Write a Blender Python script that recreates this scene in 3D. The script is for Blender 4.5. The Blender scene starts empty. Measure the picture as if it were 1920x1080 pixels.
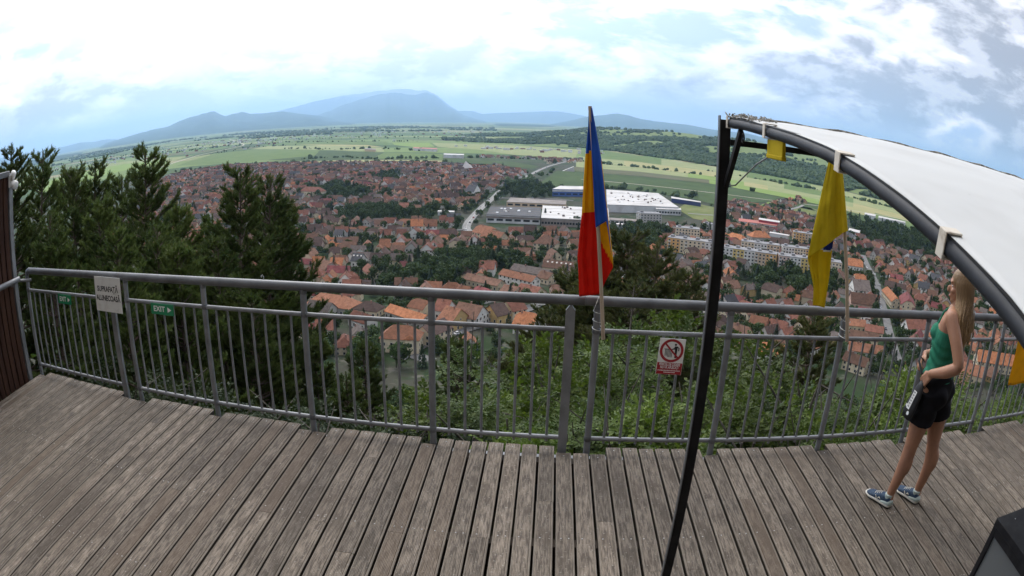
import bpy, bmesh, math, random
from math import sin, cos, tan, pi, radians, atan2, hypot, sqrt
from mathutils import Vector, Matrix, noise, Quaternion

S = bpy.context.scene
COL = S.collection

# ------------------------------------------------------------------ camera
# Wide webcam lens with barrel distortion.  x runs along the railing, y points out over the town, z up, deck at z = 0.
LENS = (0.7893893650514888, 0.010361429435794784, 0.003205455665344502, 0.11274132046643658)
CAM_H, PITCH, ROLL, YAW = 2.2432, 0.2506914949, 0.03074482807, math.atan(0.06816557)
cam_data = bpy.data.cameras.new('camera')
cam = bpy.data.objects.new('camera', cam_data)
COL.objects.link(cam)
cam_data.type = 'PANO'
cam_data.panorama_type = 'FISHEYE_LENS_POLYNOMIAL'
cam_data.sensor_fit = 'HORIZONTAL'
cam_data.sensor_width = 19.2
cam_data.sensor_height = 10.8
cam_data.fisheye_fov = radians(175)
cam_data.fisheye_polynomial_k0 = 0.0
cam_data.fisheye_polynomial_k1 = -LENS[0] / 10
cam_data.fisheye_polynomial_k2 = -LENS[1] / 100
cam_data.fisheye_polynomial_k3 = -LENS[2] / 1000
cam_data.fisheye_polynomial_k4 = -LENS[3] / 10000
cam_data.clip_start = 0.02
cam_data.clip_end = 120000
_f = Vector((0, cos(PITCH), -sin(PITCH))); _u = Vector((0, sin(PITCH), cos(PITCH))); _r = Vector((1, 0, 0))
_rr = cos(ROLL) * _r + sin(ROLL) * _u
_uu = -sin(ROLL) * _r + cos(ROLL) * _u
_m = Matrix((( _rr.x, _uu.x, -_f.x), (_rr.y, _uu.y, -_f.y), (_rr.z, _uu.z, -_f.z)))
cam.matrix_world = Matrix.Translation((0, 0, CAM_H)) @ Matrix.Rotation(YAW, 4, 'Z') @ _m.to_4x4()
S.camera = cam

# ------------------------------------------------------------------ exposure and render settings
S.render.engine = 'CYCLES'
S.view_settings.view_transform = 'Standard'
S.view_settings.look = 'None'
S.view_settings.exposure = -0.22
S.view_settings.gamma = 1.0
S.view_settings.use_curve_mapping = False
S.cycles.use_denoising = True
try:
    S.cycles.denoiser = 'OPENIMAGEDENOISE'
except Exception:
    pass
S.cycles.max_bounces = 6
S.cycles.diffuse_bounces = 3
S.cycles.glossy_bounces = 3
S.cycles.transmission_bounces = 4
S.cycles.transparent_max_bounces = 8
S.cycles.volume_bounces = 2
S.cycles.sample_clamp_indirect = 6

# ------------------------------------------------------------------ sky: thin bright cloud over blue, sun hidden up to the left
SUN_EL, SUN_AZ = radians(46), radians(-24)          # azimuth from +y towards +x
SUN_DIR = Vector((cos(SUN_EL) * sin(SUN_AZ), cos(SUN_EL) * cos(SUN_AZ), sin(SUN_EL)))
world = bpy.data.worlds.new('World')
S.world = world
world.use_nodes = True


class NT:
    """small helper for building node trees"""
    def __init__(s, tree):
        s.t = tree; s.n = tree.nodes; s.l = tree.links
    def new(s, typ, **kw):
        nd = s.n.new(typ)
        for k, v in kw.items():
            if k.startswith('i_'):
                nd.inputs[k[2:].replace('_', ' ')].default_value = v
            else:
                setattr(nd, k, v)
        return nd
    def set(s, sock, v):
        if hasattr(v, 'is_output'):
            s.l.new(v, sock)
        else:
            sock.default_value = v
    def math(s, op, a, b=0.0, c=None, clamp=False):
        nd = s.n.new('ShaderNodeMath'); nd.operation = op; nd.use_clamp = clamp
        s.set(nd.inputs[0], a); s.set(nd.inputs[1], b)
        if c is not None:
            s.set(nd.inputs[2], c)
        return nd.outputs[0]
    def vmath(s, op, a, b=(0, 0, 0)):
        nd = s.n.new('ShaderNodeVectorMath'); nd.operation = op
        s.set(nd.inputs[0], a); s.set(nd.inputs[1], b)
        return nd.outputs['Value'] if op in ('DOT_PRODUCT', 'LENGTH') else nd.outputs[0]
    def mix(s, fac, a, b, blend='MIX'):
        nd = s.n.new('ShaderNodeMix'); nd.data_type = 'RGBA'; nd.blend_type = blend; nd.clamp_factor = True
        s.set(nd.inputs[0], fac)
        for i, v in ((6, a), (7, b)):
            if not hasattr(v, 'is_output') and len(v) == 3:
                v = (*v, 1)
            s.set(nd.inputs[i], v)
        return nd.outputs[2]
    def ramp(s, fac, stops, interp='LINEAR'):
        nd = s.n.new('ShaderNodeValToRGB'); nd.color_ramp.interpolation = interp
        els = nd.color_ramp.elements
        while len(els) < len(stops):
            els.new(0.5)
        for e, (p, c) in zip(els, stops):
            e.position = p; e.color = (*c, 1) if len(c) == 3 else c
        s.set(nd.inputs[0], fac)
        return nd.outputs[0]
    def maprange(s, v, a, b, c, d):
        nd = s.n.new('ShaderNodeMapRange'); nd.interpolation_type = 'SMOOTHSTEP'
        s.set(nd.inputs[0], v)
        for i, x in enumerate((a, b, c, d)):
            nd.inputs[i + 1].default_value = x
        return nd.outputs[0]
    def noise(s, vec, scale, detail=3.0, rough=0.55, dist=0.0):
        nd = s.n.new('ShaderNodeTexNoise')
        if vec is not None:
            s.l.new(vec, nd.inputs['Vector'])
        nd.inputs['Scale'].default_value = scale; nd.inputs['Detail'].default_value = detail
        nd.inputs['Roughness'].default_value = rough; nd.inputs['Distortion'].default_value = dist
        return nd.outputs['Fac']
    def mapping(s, vec, loc=(0, 0, 0), rot=(0, 0, 0), sc=(1, 1, 1)):
        nd = s.n.new('ShaderNodeMapping')
        s.l.new(vec, nd.inputs[0])
        nd.inputs[1].default_value = loc; nd.inputs[2].default_value = rot; nd.inputs[3].default_value = sc
        return nd.outputs[0]


CLOUD_AT = (0.4, 5.2, 1.3)


def build_sky():
    nt = NT(world.node_tree)
    for n in list(nt.n):
        nt.n.remove(n)
    out = nt.new('ShaderNodeOutputWorld')
    bg = nt.new('ShaderNodeBackground')
    sky = nt.new('ShaderNodeTexSky', sky_type='NISHITA', sun_disc=False)
    sky.sun_elevation = SUN_EL; sky.sun_rotation = SUN_AZ
    sky.air_density = 1.0; sky.dust_density = 0.6; sky.ozone_density = 2.0
    co = nt.new('ShaderNodeTexCoord').outputs['Generated']
    nrm = nt.vmath('NORMALIZE', co)
    sep = nt.new('ShaderNodeSeparateXYZ'); nt.l.new(nrm, sep.inputs[0])
    zc = nt.math('MAXIMUM', sep.outputs[2], 0.0)
    # cloud deck: direction stretched towards the horizon so that low clouds look flatter
    cmb = nt.new('ShaderNodeCombineXYZ')
    nt.l.new(sep.outputs[0], cmb.inputs[0]); nt.l.new(sep.outputs[1], cmb.inputs[1]); nt.l.new(nt.math('MULTIPLY', zc, 2.3), cmb.inputs[2])
    v = nt.mapping(cmb.outputs[0], loc=CLOUD_AT)
    big = nt.noise(v, 2.1, 2.0, 0.5)
    med = nt.noise(v, 5.2, 10.0, 0.56, 0.25)
    fin = nt.noise(nt.mapping(cmb.outputs[0], loc=(7.4, 2.2, 4.0)), 9.0, 9.0, 0.58, 0.15)
    dens = nt.math('ADD', nt.math('MULTIPLY', big, 0.62), nt.math('MULTIPLY', med, 0.5))
    cover = nt.maprange(dens, 0.465, 0.535, 0.0, 1.0)          # where cloud hides the blue
    thick = nt.maprange(dens, 0.53, 0.61, 0.0, 1.0)          # thick cloud is greyer below
    edge = nt.maprange(fin, 0.44, 0.58, 0.0, 1.0)
    sun = nt.math('MAXIMUM', nt.vmath('DOT_PRODUCT', nrm, tuple(SUN_DIR)), 0.0)
    glow = nt.math('POWER', sun, 7.0)                         # forward scattering in the cloud round the hidden sun
    lit = nt.math('SUBTRACT', 1.0, nt.math('MULTIPLY', glow, 3.2), clamp=True)
    thick = nt.math('MULTIPLY', thick, lit)                   # cloud near the sun is lit through
    # background strength is 0.1, so a radiance of 1 is written as 10
    white = nt.mix(edge, (15.5, 15.0, 15.2), (21.5, 20.2, 19.2))
    grey = nt.mix(edge, (5.4, 5.4, 5.9), (10.4, 10.4, 11.0))
    cl = nt.mix(thick, white, grey)
    blue = nt.mix(0.65, sky.outputs[0], (9.4, 11.2, 15.6))
    base = nt.mix(cover, blue, cl)
    hor = nt.maprange(sep.outputs[2], 0.0, 0.07, 0.7, 0.0)    # bright hazy band low down
    base = nt.mix(hor, base, (24.0, 22.5, 24.0))
    gl = nt.new('ShaderNodeCombineXYZ')
    g = nt.math('MULTIPLY', glow, 30.0)
    for i in range(3):
        nt.l.new(g, gl.inputs[i])
    tot = nt.mix(1.0, base, gl.outputs[0], 'ADD')
    nt.l.new(tot, bg.inputs[0])
    bg.inputs[1].default_value = 0.1
    nt.l.new(bg.outputs[0], out.inputs[0])


build_sky()
sun_l = bpy.data.lights.new('sun', 'SUN')
sun_l.energy = 1.5
sun_l.angle = radians(16)
sun_l.color = (1.0, 0.95, 0.87)
sun_o = bpy.data.objects.new('sun', sun_l)
sun_o.rotation_euler = (-SUN_DIR).to_track_quat('-Z', 'Y').to_euler()
COL.objects.link(sun_o)


# ------------------------------------------------------------------ helpers
def lens_theta(r):
    return ((LENS[3] * r + LENS[2]) * r + LENS[1]) * r * r + LENS[0] * r


def sight(px, py):
    """direction, in the place, of a point measured in the 1920 x 1080 photograph"""
    dx = px - 960; du = 540 - py; r = max(hypot(dx, du) / 1000, 1e-9); th = lens_theta(r)
    s = sin(th) / (r * 1000); xr = dx * s; ur = du * s; f = cos(th)
    x = cos(ROLL) * xr - sin(ROLL) * ur; u = sin(ROLL) * xr + cos(ROLL) * ur
    y = f * cos(PITCH) + u * sin(PITCH); z = -f * sin(PITCH) + u * cos(PITCH)
    return Vector((cos(YAW) * x - sin(YAW) * y, sin(YAW) * x + cos(YAW) * y, z))


def at_z(px, py, z):
    d = sight(px, py)
    return Vector((0, 0, CAM_H)) + d * ((z - CAM_H) / d.z)


def at_y(px, py, y):
    d = sight(px, py)
    return Vector((0, 0, CAM_H)) + d * (y / d.y)


def at_r(px, py, r):
    d = sight(px, py)
    return Vector((0, 0, CAM_H)) + d * (r / hypot(d.x, d.y))


def to_px(P):
    X, Y, Z = P[0], P[1], P[2] - CAM_H
    x, y = cos(YAW) * X + sin(YAW) * Y, -sin(YAW) * X + cos(YAW) * Y
    f = y * cos(PITCH) - Z * sin(PITCH); u = y * sin(PITCH) + Z * cos(PITCH)
    xr = cos(ROLL) * x + sin(ROLL) * u; ur = -sin(ROLL) * x + cos(ROLL) * u
    rr = max(hypot(xr, ur), 1e-9); th = atan2(rr, f); r = th / LENS[0]
    for _ in range(8):
        r -= (lens_theta(r) - th) / (LENS[0] + 2 * LENS[1] * r + 3 * LENS[2] * r * r + 4 * LENS[3] * r ** 3)
    return 960 + 1000 * r * xr / rr, 540 - 1000 * r * ur / rr


def tag(o, label=None, cat=None, group=None, kind=None):
    if label: o['label'] = label
    if cat: o['category'] = cat
    if group: o['group'] = group
    if kind: o['kind'] = kind
    return o


def empty(name, loc=(0, 0, 0), rz=0.0, parent=None):
    o = bpy.data.objects.new(name, None)
    o.empty_display_size = 0.1
    o.location = loc; o.rotation_euler = (0, 0, rz)
    COL.objects.link(o)
    if parent: o.parent = parent
    return o


def link(name, mesh, parent=None, loc=None, rz=None, scale=None):
    o = bpy.data.objects.new(name, mesh)
    COL.objects.link(o)
    if parent: o.parent = parent
    if loc is not None: o.location = loc
    if rz is not None: o.rotation_euler = (0, 0, rz)
    if scale is not None: o.scale = scale
    return o


def copy_tree(o, parent=None):
    c = o.copy()
    COL.objects.link(c)
    c.parent = parent
    for ch in o.children:
        copy_tree(ch, c)
    return c


class MB:
    """collects boxes, bars, tubes and sheets into one mesh"""
    def __init__(s):
        s.v = []; s.f = []; s.m = []; s.sm = []
    def face(s, pts, mi=0, smooth=False):
        b = len(s.v); s.v.extend(tuple(p) for p in pts); s.f.append(tuple(range(b, b + len(pts)))); s.m.append(mi); s.sm.append(smooth)
    def mesh(s, verts, faces, mi=0, smooth=False):
        b = len(s.v); s.v.extend(tuple(p) for p in verts)
        for f in faces:
            s.f.append(tuple(b + i for i in f)); s.m.append(mi); s.sm.append(smooth)
    def box(s, lo, hi, mi=0, M=None):
        x0, y0, z0 = lo; x1, y1, z1 = hi
        p = [Vector(q) for q in ((x0, y0, z0), (x1, y0, z0), (x1, y1, z0), (x0, y1, z0), (x0, y0, z1), (x1, y0, z1), (x1, y1, z1), (x0, y1, z1))]
        if M is not None: p = [M @ q for q in p]
        s.mesh(p, [(0, 3, 2, 1), (4, 5, 6, 7), (0, 1, 5, 4), (1, 2, 6, 5), (2, 3, 7, 6), (3, 0, 4, 7)], mi)
    def cbox(s, lo, hi, b=0.004, mi=0, M=None):
        """box with chamfered edges"""
        c = [(lo[i] + hi[i]) / 2 for i in range(3)]; h = [(hi[i] - lo[i]) / 2 for i in range(3)]
        b = min(b, min(h) * 0.9)
        vs = []; idx = {}
        for sx in (-1, 1):
            for sy in (-1, 1):
                for sz in (-1, 1):
                    for k in range(3):
                        q = [h[0] * sx, h[1] * sy, h[2] * sz]
                        for j in range(3):
                            if j != k: q[j] -= b * (sx, sy, sz)[j]
                        idx[(sx, sy, sz, k)] = len(vs); vs.append(Vector((c[0] + q[0], c[1] + q[1], c[2] + q[2])))
        fs = []
        for k in range(3):
            a, d = [(1, 2), (2, 0), (0, 1)][k]
            for sg in (-1, 1):
                q = []
                for (ua, ud) in ((-1, -1), (1, -1), (1, 1), (-1, 1)):
                    t = [0, 0, 0]; t[k] = sg; t[a] = ua; t[d] = ud
                    q.append(idx[(*t, k)])
                fs.append(tuple(q) if sg > 0 else tuple(reversed(q)))
        for k in range(3):
            a, d = [(1, 2), (2, 0), (0, 1)][k]
            for ua in (-1, 1):
                for ud in (-1, 1):
                    t0 = [0, 0, 0]; t0[a] = ua; t0[d] = ud; t1 = list(t0); t0[k] = -1; t1[k] = 1
                    q = [idx[(*t0, a)], idx[(*t1, a)], idx[(*t1, d)], idx[(*t0, d)]]
                    fs.append(tuple(q) if ua * ud < 0 else tuple(reversed(q)))
        for sx in (-1, 1):
            for sy in (-1, 1):
                for sz in (-1, 1):
                    q = [idx[(sx, sy, sz, k)] for k in range(3)]
                    fs.append(tuple(q) if sx * sy * sz > 0 else tuple(reversed(q)))
        if M is not None: vs = [M @ q for q in vs]
        s.mesh(vs, fs, mi)
    def tube(s, pts, rad, n=10, mi=0, caps=True, smooth=True, flat=None):
        """round tube along points; rad a number or one per point; flat = (a, b) for a rectangular section"""
        pts = [Vector(p) for p in pts]
        if not hasattr(rad, '__len__'): rad = [rad] * len(pts)
        rings = []; up = None
        for i, p in enumerate(pts):
            t = (pts[min(i + 1, len(pts) - 1)] - pts[max(i - 1, 0)]).normalized()
            if up is None:
                up = Vector((0, 0, 1)) if abs(t.z) < 0.9 else Vector((0, 1, 0))
            side = t.cross(up).normalized(); up = side.cross(t).normalized()
            if flat:
                rings.append([p + side * (sx * flat[0] / 2) + up * (sz * flat[1] / 2) for sx, sz in ((-1, -1), (1, -1), (1, 1), (-1, 1))])
            else:
                rings.append([p + (side * cos(2 * pi * k / n) + up * sin(2 * pi * k / n)) * rad[i] for k in range(n)])
        m = len(rings[0]); vs = [q for r in rings for q in r]; fs = []
        for i in range(len(rings) - 1):
            for k in range(m):
                fs.append((i * m + k, i * m + (k + 1) % m, (i + 1) * m + (k + 1) % m, (i + 1) * m + k))
        s.mesh(vs, fs, mi, smooth and not flat)
        if caps:
            s.face(list(reversed(rings[0])), mi); s.face(rings[-1], mi)
    def lathe(s, prof, c=(0, 0, 0), n=16, mi=0, M=None):
        vs = []; fs = []
        for (r, z) in prof:
            for k in range(n):
                vs.append(Vector((c[0] + r * cos(2 * pi * k / n), c[1] + r * sin(2 * pi * k / n), c[2] + z)))
        for i in range(len(prof) - 1):
            for k in range(n):
                fs.append((i * n + k, i * n + (k + 1) % n, (i + 1) * n + (k + 1) % n, (i + 1) * n + k))
        if M is not None: vs = [M @ q for q in vs]
        s.mesh(vs, fs, mi, True)
    def grid(s, fn, nu, nv, mi=0, smooth=True):
        vs = [fn(i / nu, j / nv) for j in range(nv + 1) for i in range(nu + 1)]
        fs = [(j * (nu + 1) + i, j * (nu + 1) + i + 1, (j + 1) * (nu + 1) + i + 1, (j + 1) * (nu + 1) + i) for j in range(nv) for i in range(nu)]
        s.mesh(vs, fs, mi, smooth)
    def data(s, name, mats):
        me = bpy.data.meshes.new(name)
        me.from_pydata(s.v, [], s.f)
        for m in (mats if isinstance(mats, (list, tuple)) else [mats]): me.materials.append(m)
        me.polygons.foreach_set('material_index', s.m)
        me.polygons.foreach_set('use_smooth', s.sm)
        me.update()
        return me
    def build(s, name, mats, parent=None, loc=None, rz=None):
        return link(name, s.data(name, mats), parent, loc, rz)


def mat(name, color, rough=0.7, metal=0.0, spec=0.5, grain=None, bump=None, var=0.0, coords='Object', obj_var=0.0, sheen=0.0):
    """principled material; grain = (scale, second colour, low, high[, stretch]); bump = (scale, strength, distance);
    obj_var varies brightness from object to object"""
    m = bpy.data.materials.new(name); m.use_nodes = True
    nt = NT(m.node_tree); p = nt.n['Principled BSDF']
    p.inputs['Roughness'].default_value = rough; p.inputs['Metallic'].default_value = metal
    p.inputs['Specular IOR Level'].default_value = spec
    c = (*color, 1)
    vec = None
    if grain or bump or obj_var:
        vec = nt.new('ShaderNodeTexCoord').outputs[coords]
    if grain:
        st = grain[4] if len(grain) > 4 else (1, 1, 1)
        v = nt.mapping(vec, sc=st)
        f = nt.noise(v, grain[0], 5.0, 0.6)
        f = nt.maprange(f, grain[2], grain[3], 0.0, 1.0)
        c = nt.mix(f, c, (*grain[1], 1))
    if obj_var:
        oi = nt.new('ShaderNodeObjectInfo')
        k = nt.math('MULTIPLY_ADD', oi.outputs['Random'], obj_var, 1.0 - obj_var * 0.5)
        cc = nt.new('ShaderNodeCombineXYZ')
        for i in range(3): nt.l.new(k, cc.inputs[i])
        c = nt.mix(1.0, c, cc.outputs[0], 'MULTIPLY')
    nt.set(p.inputs['Base Color'], c)
    if bump:
        b = nt.new('ShaderNodeBump')
        b.inputs['Strength'].default_value = bump[1]; b.inputs['Distance'].default_value = bump[2]
        nt.l.new(nt.noise(vec, bump[0], 4.0, 0.6), b.inputs['Height'])
        nt.l.new(b.outputs[0], p.inputs['Normal'])
    return m


def lerp(a, b, t):
    return a + (b - a) * t


def interp(pts, x):
    if x <= pts[0][0]: return pts[0][1]
    for (x0, y0), (x1, y1) in zip(pts, pts[1:]):
        if x <= x1:
            t = (x - x0) / (x1 - x0)
            return y0 + (y1 - y0) * t
    return pts[-1][1]


def inside(poly, x, y):
    c = False; j = len(poly) - 1
    for i in range(len(poly)):
        xi, yi = poly[i][0], poly[i][1]; xj, yj = poly[j][0], poly[j][1]
        if (yi > y) != (yj > y) and x < (xj - xi) * (y - yi) / (yj - yi) + xi: c = not c
        j = i
    return c


# ================================================================== terrain
PLAIN = -105.0
HILL = [(-400, -0.6), (0.3, -0.6), (1.2, -3.2), (4, -5.8), (10, -11), (30, -27), (60, -46), (100, -66), (150, -86), (200, -98), (250, -104), (300, PLAIN)]


def ground_z(x, y):
    s = y - 4.3 + max(0.0, abs(x + 10) - 60) * 0.35
    z = interp(HILL, s)
    if 3 < s < 320:
        z += noise.noise(Vector((x * 0.06, y * 0.06, 0))) * 1.6 * min(1, s / 20)
    return max(z, PLAIN) if s > 280 else z


def ground_material():
    m = bpy.data.materials.new('ground_cover'); m.use_nodes = True
    nt = NT(m.node_tree); p = nt.n['Principled BSDF']
    p.inputs['Roughness'].default_value = 0.95; p.inputs['Specular IOR Level'].default_value = 0.15
    co = nt.new('ShaderNodeTexCoord').outputs['Object']
    # strip fields of the plain
    v = nt.mapping(co, rot=(0, 0, 0.16), sc=(1 / 900, 1 / 260, 1))
    w = nt.noise(co, 0.0006, 2.0)
    vo = nt.new('ShaderNodeTexVoronoi', feature='F1'); vo.distance = 'CHEBYCHEV'
    nt.l.new(v, vo.inputs['Vector']); vo.inputs['Scale'].default_value = 1.0; vo.inputs['Randomness'].default_value = 0.9
    sx = nt.new('ShaderNodeSeparateXYZ'); nt.l.new(vo.outputs['Color'], sx.inputs[0])
    field = nt.ramp(sx.outputs[0], [(0.0, (0.060, 0.105, 0.035)), (0.2, (0.105, 0.17, 0.05)), (0.38, (0.17, 0.235, 0.075)), (0.52, (0.08, 0.13, 0.042)),
                                    (0.66, (0.25, 0.28, 0.12)), (0.78, (0.12, 0.125, 0.06)), (0.9, (0.30, 0.27, 0.15))], 'CONSTANT')
    fine = nt.noise(co, 0.02, 5.0, 0.65)
    field = nt.mix(nt.maprange(fine, 0.3, 0.75, 0.0, 0.45), field, (0.05, 0.085, 0.03))
    # ground between the houses: gardens, yards, lanes
    g1 = nt.noise(co, 0.035, 4.0, 0.6)
    g2 = nt.noise(nt.mapping(co, loc=(31, 7, 0)), 0.11, 4.0, 0.6)
    yard = nt.mix(nt.maprange(g1, 0.42, 0.6, 0, 1), (0.022, 0.042, 0.014), (0.055, 0.055, 0.04))
    yard = nt.mix(nt.maprange(g2, 0.58, 0.70, 0, 0.7), yard, (0.15, 0.14, 0.12))
    # hillside soil and litter under the trees
    soil = nt.mix(nt.noise(co, 0.6, 4.0), (0.022, 0.028, 0.012), (0.05, 0.042, 0.026))
    sp = nt.new('ShaderNodeSeparateXYZ'); nt.l.new(co, sp.inputs[0])
    dist = nt.vmath('LENGTH', co)
    far = nt.maprange(nt.math('ADD', dist, nt.math('MULTIPLY', w, 300)), 1750, 2150, 0, 1)
    c = nt.mix(far, yard, field)
    hill = nt.maprange(sp.outputs[2], PLAIN + 1.5, PLAIN + 12, 0, 1)
    c = nt.mix(hill, c, soil)
    nt.l.new(c, p.inputs['Base Color'])
    return m


def build_ground():
    mb = MB()
    rings = [3.5, 4.6, 5.6, 7, 9, 12, 15, 19, 24, 30, 38, 48, 60, 75, 92, 112, 135, 160, 190, 220, 250, 285, 330, 400, 520, 700, 1000, 1500, 2200, 3200, 4800, 7500, 12000, 20000, 34000, 66000]
    n = 144
    vs = []
    for r in rings:
        for k in range(n):
            a = 2 * pi * k / n
            x, y = r * sin(a), r * cos(a)
            vs.append((x, y, ground_z(x, y)))
    fs = []
    for i in range(len(rings) - 1):
        for k in range(n):
            fs.append((i * n + k, (i + 1) * n + k, (i + 1) * n + (k + 1) % n, i * n + (k + 1) % n))
    mb.mesh([(0, 0, -0.6)] + vs, [(0, 1 + k, 1 + (k + 1) % n) for k in range(n)] + [tuple(i + 1 for i in f) for f in fs], 0, True)
    o = mb.build('ground', ground_material())
    tag(o, kind='structure')


build_ground()


# ---- mountain chains: a crest line with flanks, spurs and gullies
def ridge(name, sil, dist, depth, mats, foot=PLAIN - 2, rough=1.0, n=220, seed=0, rows=9, fine=1.0):
    """sil: crest line as points seen from the deck; dist: metres to the crest; depth: metres from foot to crest"""
    mb = MB(); cols = []
    for i in range(n + 1):
        t = i / n
        px = lerp(sil[0][0], sil[-1][0], t)
        py = interp(sil, px)
        d = sight(px, py)
        az = atan2(d.x, d.y); te = d.z / hypot(d.x, d.y)
        cols.append((az, te))
    vs = []
    for i, (az, te) in enumerate(cols):
        wob = noise.fractal(Vector((i * 0.05 * fine, seed * 3.1, 0)), 1.0, 2.0, 3) * depth * 0.12
        for j in range(rows + 4):
            if j <= rows:
                s = j / rows
                r = dist - depth * (1 - s) + wob * s
                h_c = CAM_H + te * dist
                prof = s ** 1.25
                z = foot + (h_c - foot) * prof
                rg = noise.fractal(Vector((az * 14 * fine, s * 2.2, seed)), 1.0, 2.0, 4)
                rg2 = abs(noise.noise(Vector((az * 30 * fine, s * 0.8, seed + 9))))
                z += (h_c - foot) * (rg * 0.16 - rg2 * 0.13) * sin(pi * min(s, 1)) * rough
                r += depth * 0.12 * noise.noise(Vector((az * 22 * fine, s * 3, seed + 5))) * sin(pi * s)
                if s == 1.0:
                    z += (h_c - foot) * 0.028 * rough * noise.fractal(Vector((az * 90 * fine, 0, seed)), 0.9, 2.0, 5)
            else:
                s = (j - rows) / 3
                r = dist + depth * 0.8 * s + wob
                z = foot + (CAM_H + te * dist - foot) * (1 - s) ** 1.1
            vs.append((r * sin(az), r * cos(az), z))
    m = rows + 4
    fs = [(i * m + j, (i + 1) * m + j, (i + 1) * m + j + 1, i * m + j + 1) for i in range(n) for j in range(m - 1)]
    mb.mesh(vs, fs, 0, True)
    o = mb.build(name, mats)
    tag(o, kind='structure')
    return o


def mountain_material(name, forest, rock, zlo, zhi):
    m = bpy.data.materials.new(name); m.use_nodes = True
    nt = NT(m.node_tree); p = nt.n['Principled BSDF']
    p.inputs['Roughness'].default_value = 1.0; p.inputs['Specular IOR Level'].default_value = 0.05
    co = nt.new('ShaderNodeTexCoord').outputs['Object']
    n1 = nt.noise(co, 0.0008, 6.0, 0.65)
    sp = nt.new('ShaderNodeSeparateXYZ'); nt.l.new(co, sp.inputs[0])
    h = nt.math('ADD', nt.maprange(sp.outputs[2], zlo, zhi, 0.0, 1.0), nt.math('MULTIPLY', nt.math('SUBTRACT', n1, 0.5), 1.6))
    c = nt.mix(nt.maprange(h, 0.45, 0.8, 0, 1), forest, rock)
    c = nt.mix(nt.maprange(nt.noise(co, 0.0026, 4.0), 0.5, 0.7, 0, 0.55), c, (0.10, 0.14, 0.06))
    nt.l.new(c, p.inputs['Base Color'])
    return m


FOREST_FAR = (0.035, 0.055, 0.028)
M_MTN = mountain_material('mountain_forest_and_rock', FOREST_FAR, (0.26, 0.25, 0.23), 800, 2100)
M_LOWMTN = mountain_material('low_mountain_forest', FOREST_FAR, (0.07, 0.10, 0.045), 500, 1400)
ridge('mountain_far_left', [(-60, 310), (0, 297), (40, 291), (75, 283), (100, 278), (125, 274), (150, 267), (175, 266), (200, 261), (240, 262), (280, 262)], 38000, 8000, M_LOWMTN, seed=1)
ridge('mountain_behind_massif', [(480, 225), (520, 209), (560, 198), (590, 190), (640, 180), (670, 176), (700, 171), (735, 168), (760, 166), (785, 170), (800, 169), (822, 180), (840, 196), (870, 215), (900, 228)], 44000, 10000, M_MTN, seed=2, rough=0.7)
ridge('mountain_left', [(150, 300), (180, 279), (200, 268), (230, 259), (260, 250), (290, 242), (316, 237), (335, 228), (352, 222), (380, 214), (402, 209), (412, 214), (422, 218), (437, 213), (453, 209), (470, 213), (500, 212), (530, 209), (560, 213), (600, 217), (640, 226), (700, 236), (760, 246)], 24000, 9500, M_LOWMTN, seed=3, rough=0.8)
ridge('mountain_massif', [(560, 235), (600, 214), (620, 208), (640, 198), (665, 191), (690, 181), (715, 176), (740, 174), (770, 177), (800, 173), (815, 179), (828, 188), (840, 200), (855, 208), (870, 216), (890, 222), (910, 227), (940, 240)], 32000, 11500, M_MTN, seed=4, rough=0.6)
ridge('mountain_far_right', [(820, 222), (860, 208), (885, 208), (905, 214), (935, 212), (970, 211), (1010, 209), (1045, 209), (1075, 213), (1100, 218), (1150, 230)], 42000, 8000, M_LOWMTN, seed=5, rough=0.5)
ridge('mountain_right', [(1000, 238), (1060, 228), (1100, 219), (1130, 216), (1158, 213), (1180, 217), (1200, 223), (1225, 227), (1250, 230), (1290, 234), (1320, 240), (1350, 245), (1400, 250), (1450, 262), (1520, 280), (1600, 305), (1750, 355), (1950, 430)], 26000, 8000, M_LOWMTN, seed=6, rough=0.6)
ridge('hills_middle', [(780, 254), (830, 246), (865, 240), (900, 234), (940, 232), (985, 233), (1020, 235), (1060, 238), (1120, 242), (1180, 248)], 15500, 4600, M_LOWMTN, seed=7, rough=0.7)
ridge('foothills_left', [(-40, 318), (60, 300), (120, 290), (200, 281), (300, 272), (380, 265), (450, 257), (490, 252), (520, 247), (560, 250), (620, 250), (700, 248), (760, 250)], 12500, 3600, M_LOWMTN, seed=8, rough=1.0)

# ---- wooded hill on the right of the plain, with clearings
HILL_TOP = [(800, 258), (860, 255), (900, 252), (960, 250), (1000, 248), (1060, 246), (1110, 240), (1150, 241), (1200, 245), (1250, 246), (1290, 250), (1340, 258), (1400, 262), (1450, 272), (1540, 296), (1640, 326), (1760, 368), (1950, 440)]
HILL_FOOT = [(800, 264), (960, 269), (1090, 277), (1150, 283), (1200, 291), (1270, 300), (1340, 312), (1450, 330), (1560, 352), (1700, 386), (1950, 455)]


def hill_material():
    m = bpy.data.materials.new('wooded_hill_cover'); m.use_nodes = True
    nt = NT(m.node_tree); p = nt.n['Principled BSDF']
    p.inputs['Roughness'].default_value = 1.0; p.inputs['Specular IOR Level'].default_value = 0.05
    co = nt.new('ShaderNodeTexCoord').outputs['Object']
    at = nt.new('ShaderNodeAttribute', attribute_name='meadow'); a = at.outputs['Fac']
    b = nt.noise(co, 0.03, 4.0, 0.7)
    wood = nt.mix(b, (0.035, 0.06, 0.026), (0.075, 0.105, 0.045))
    mead = nt.mix(b, (0.12, 0.17, 0.06), (0.20, 0.24, 0.10))
    c = nt.mix(nt.maprange(a, 0.35, 0.65, 0, 1), wood, mead)
    nt.l.new(c, p.inputs['Base Color'])
    return m


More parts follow.
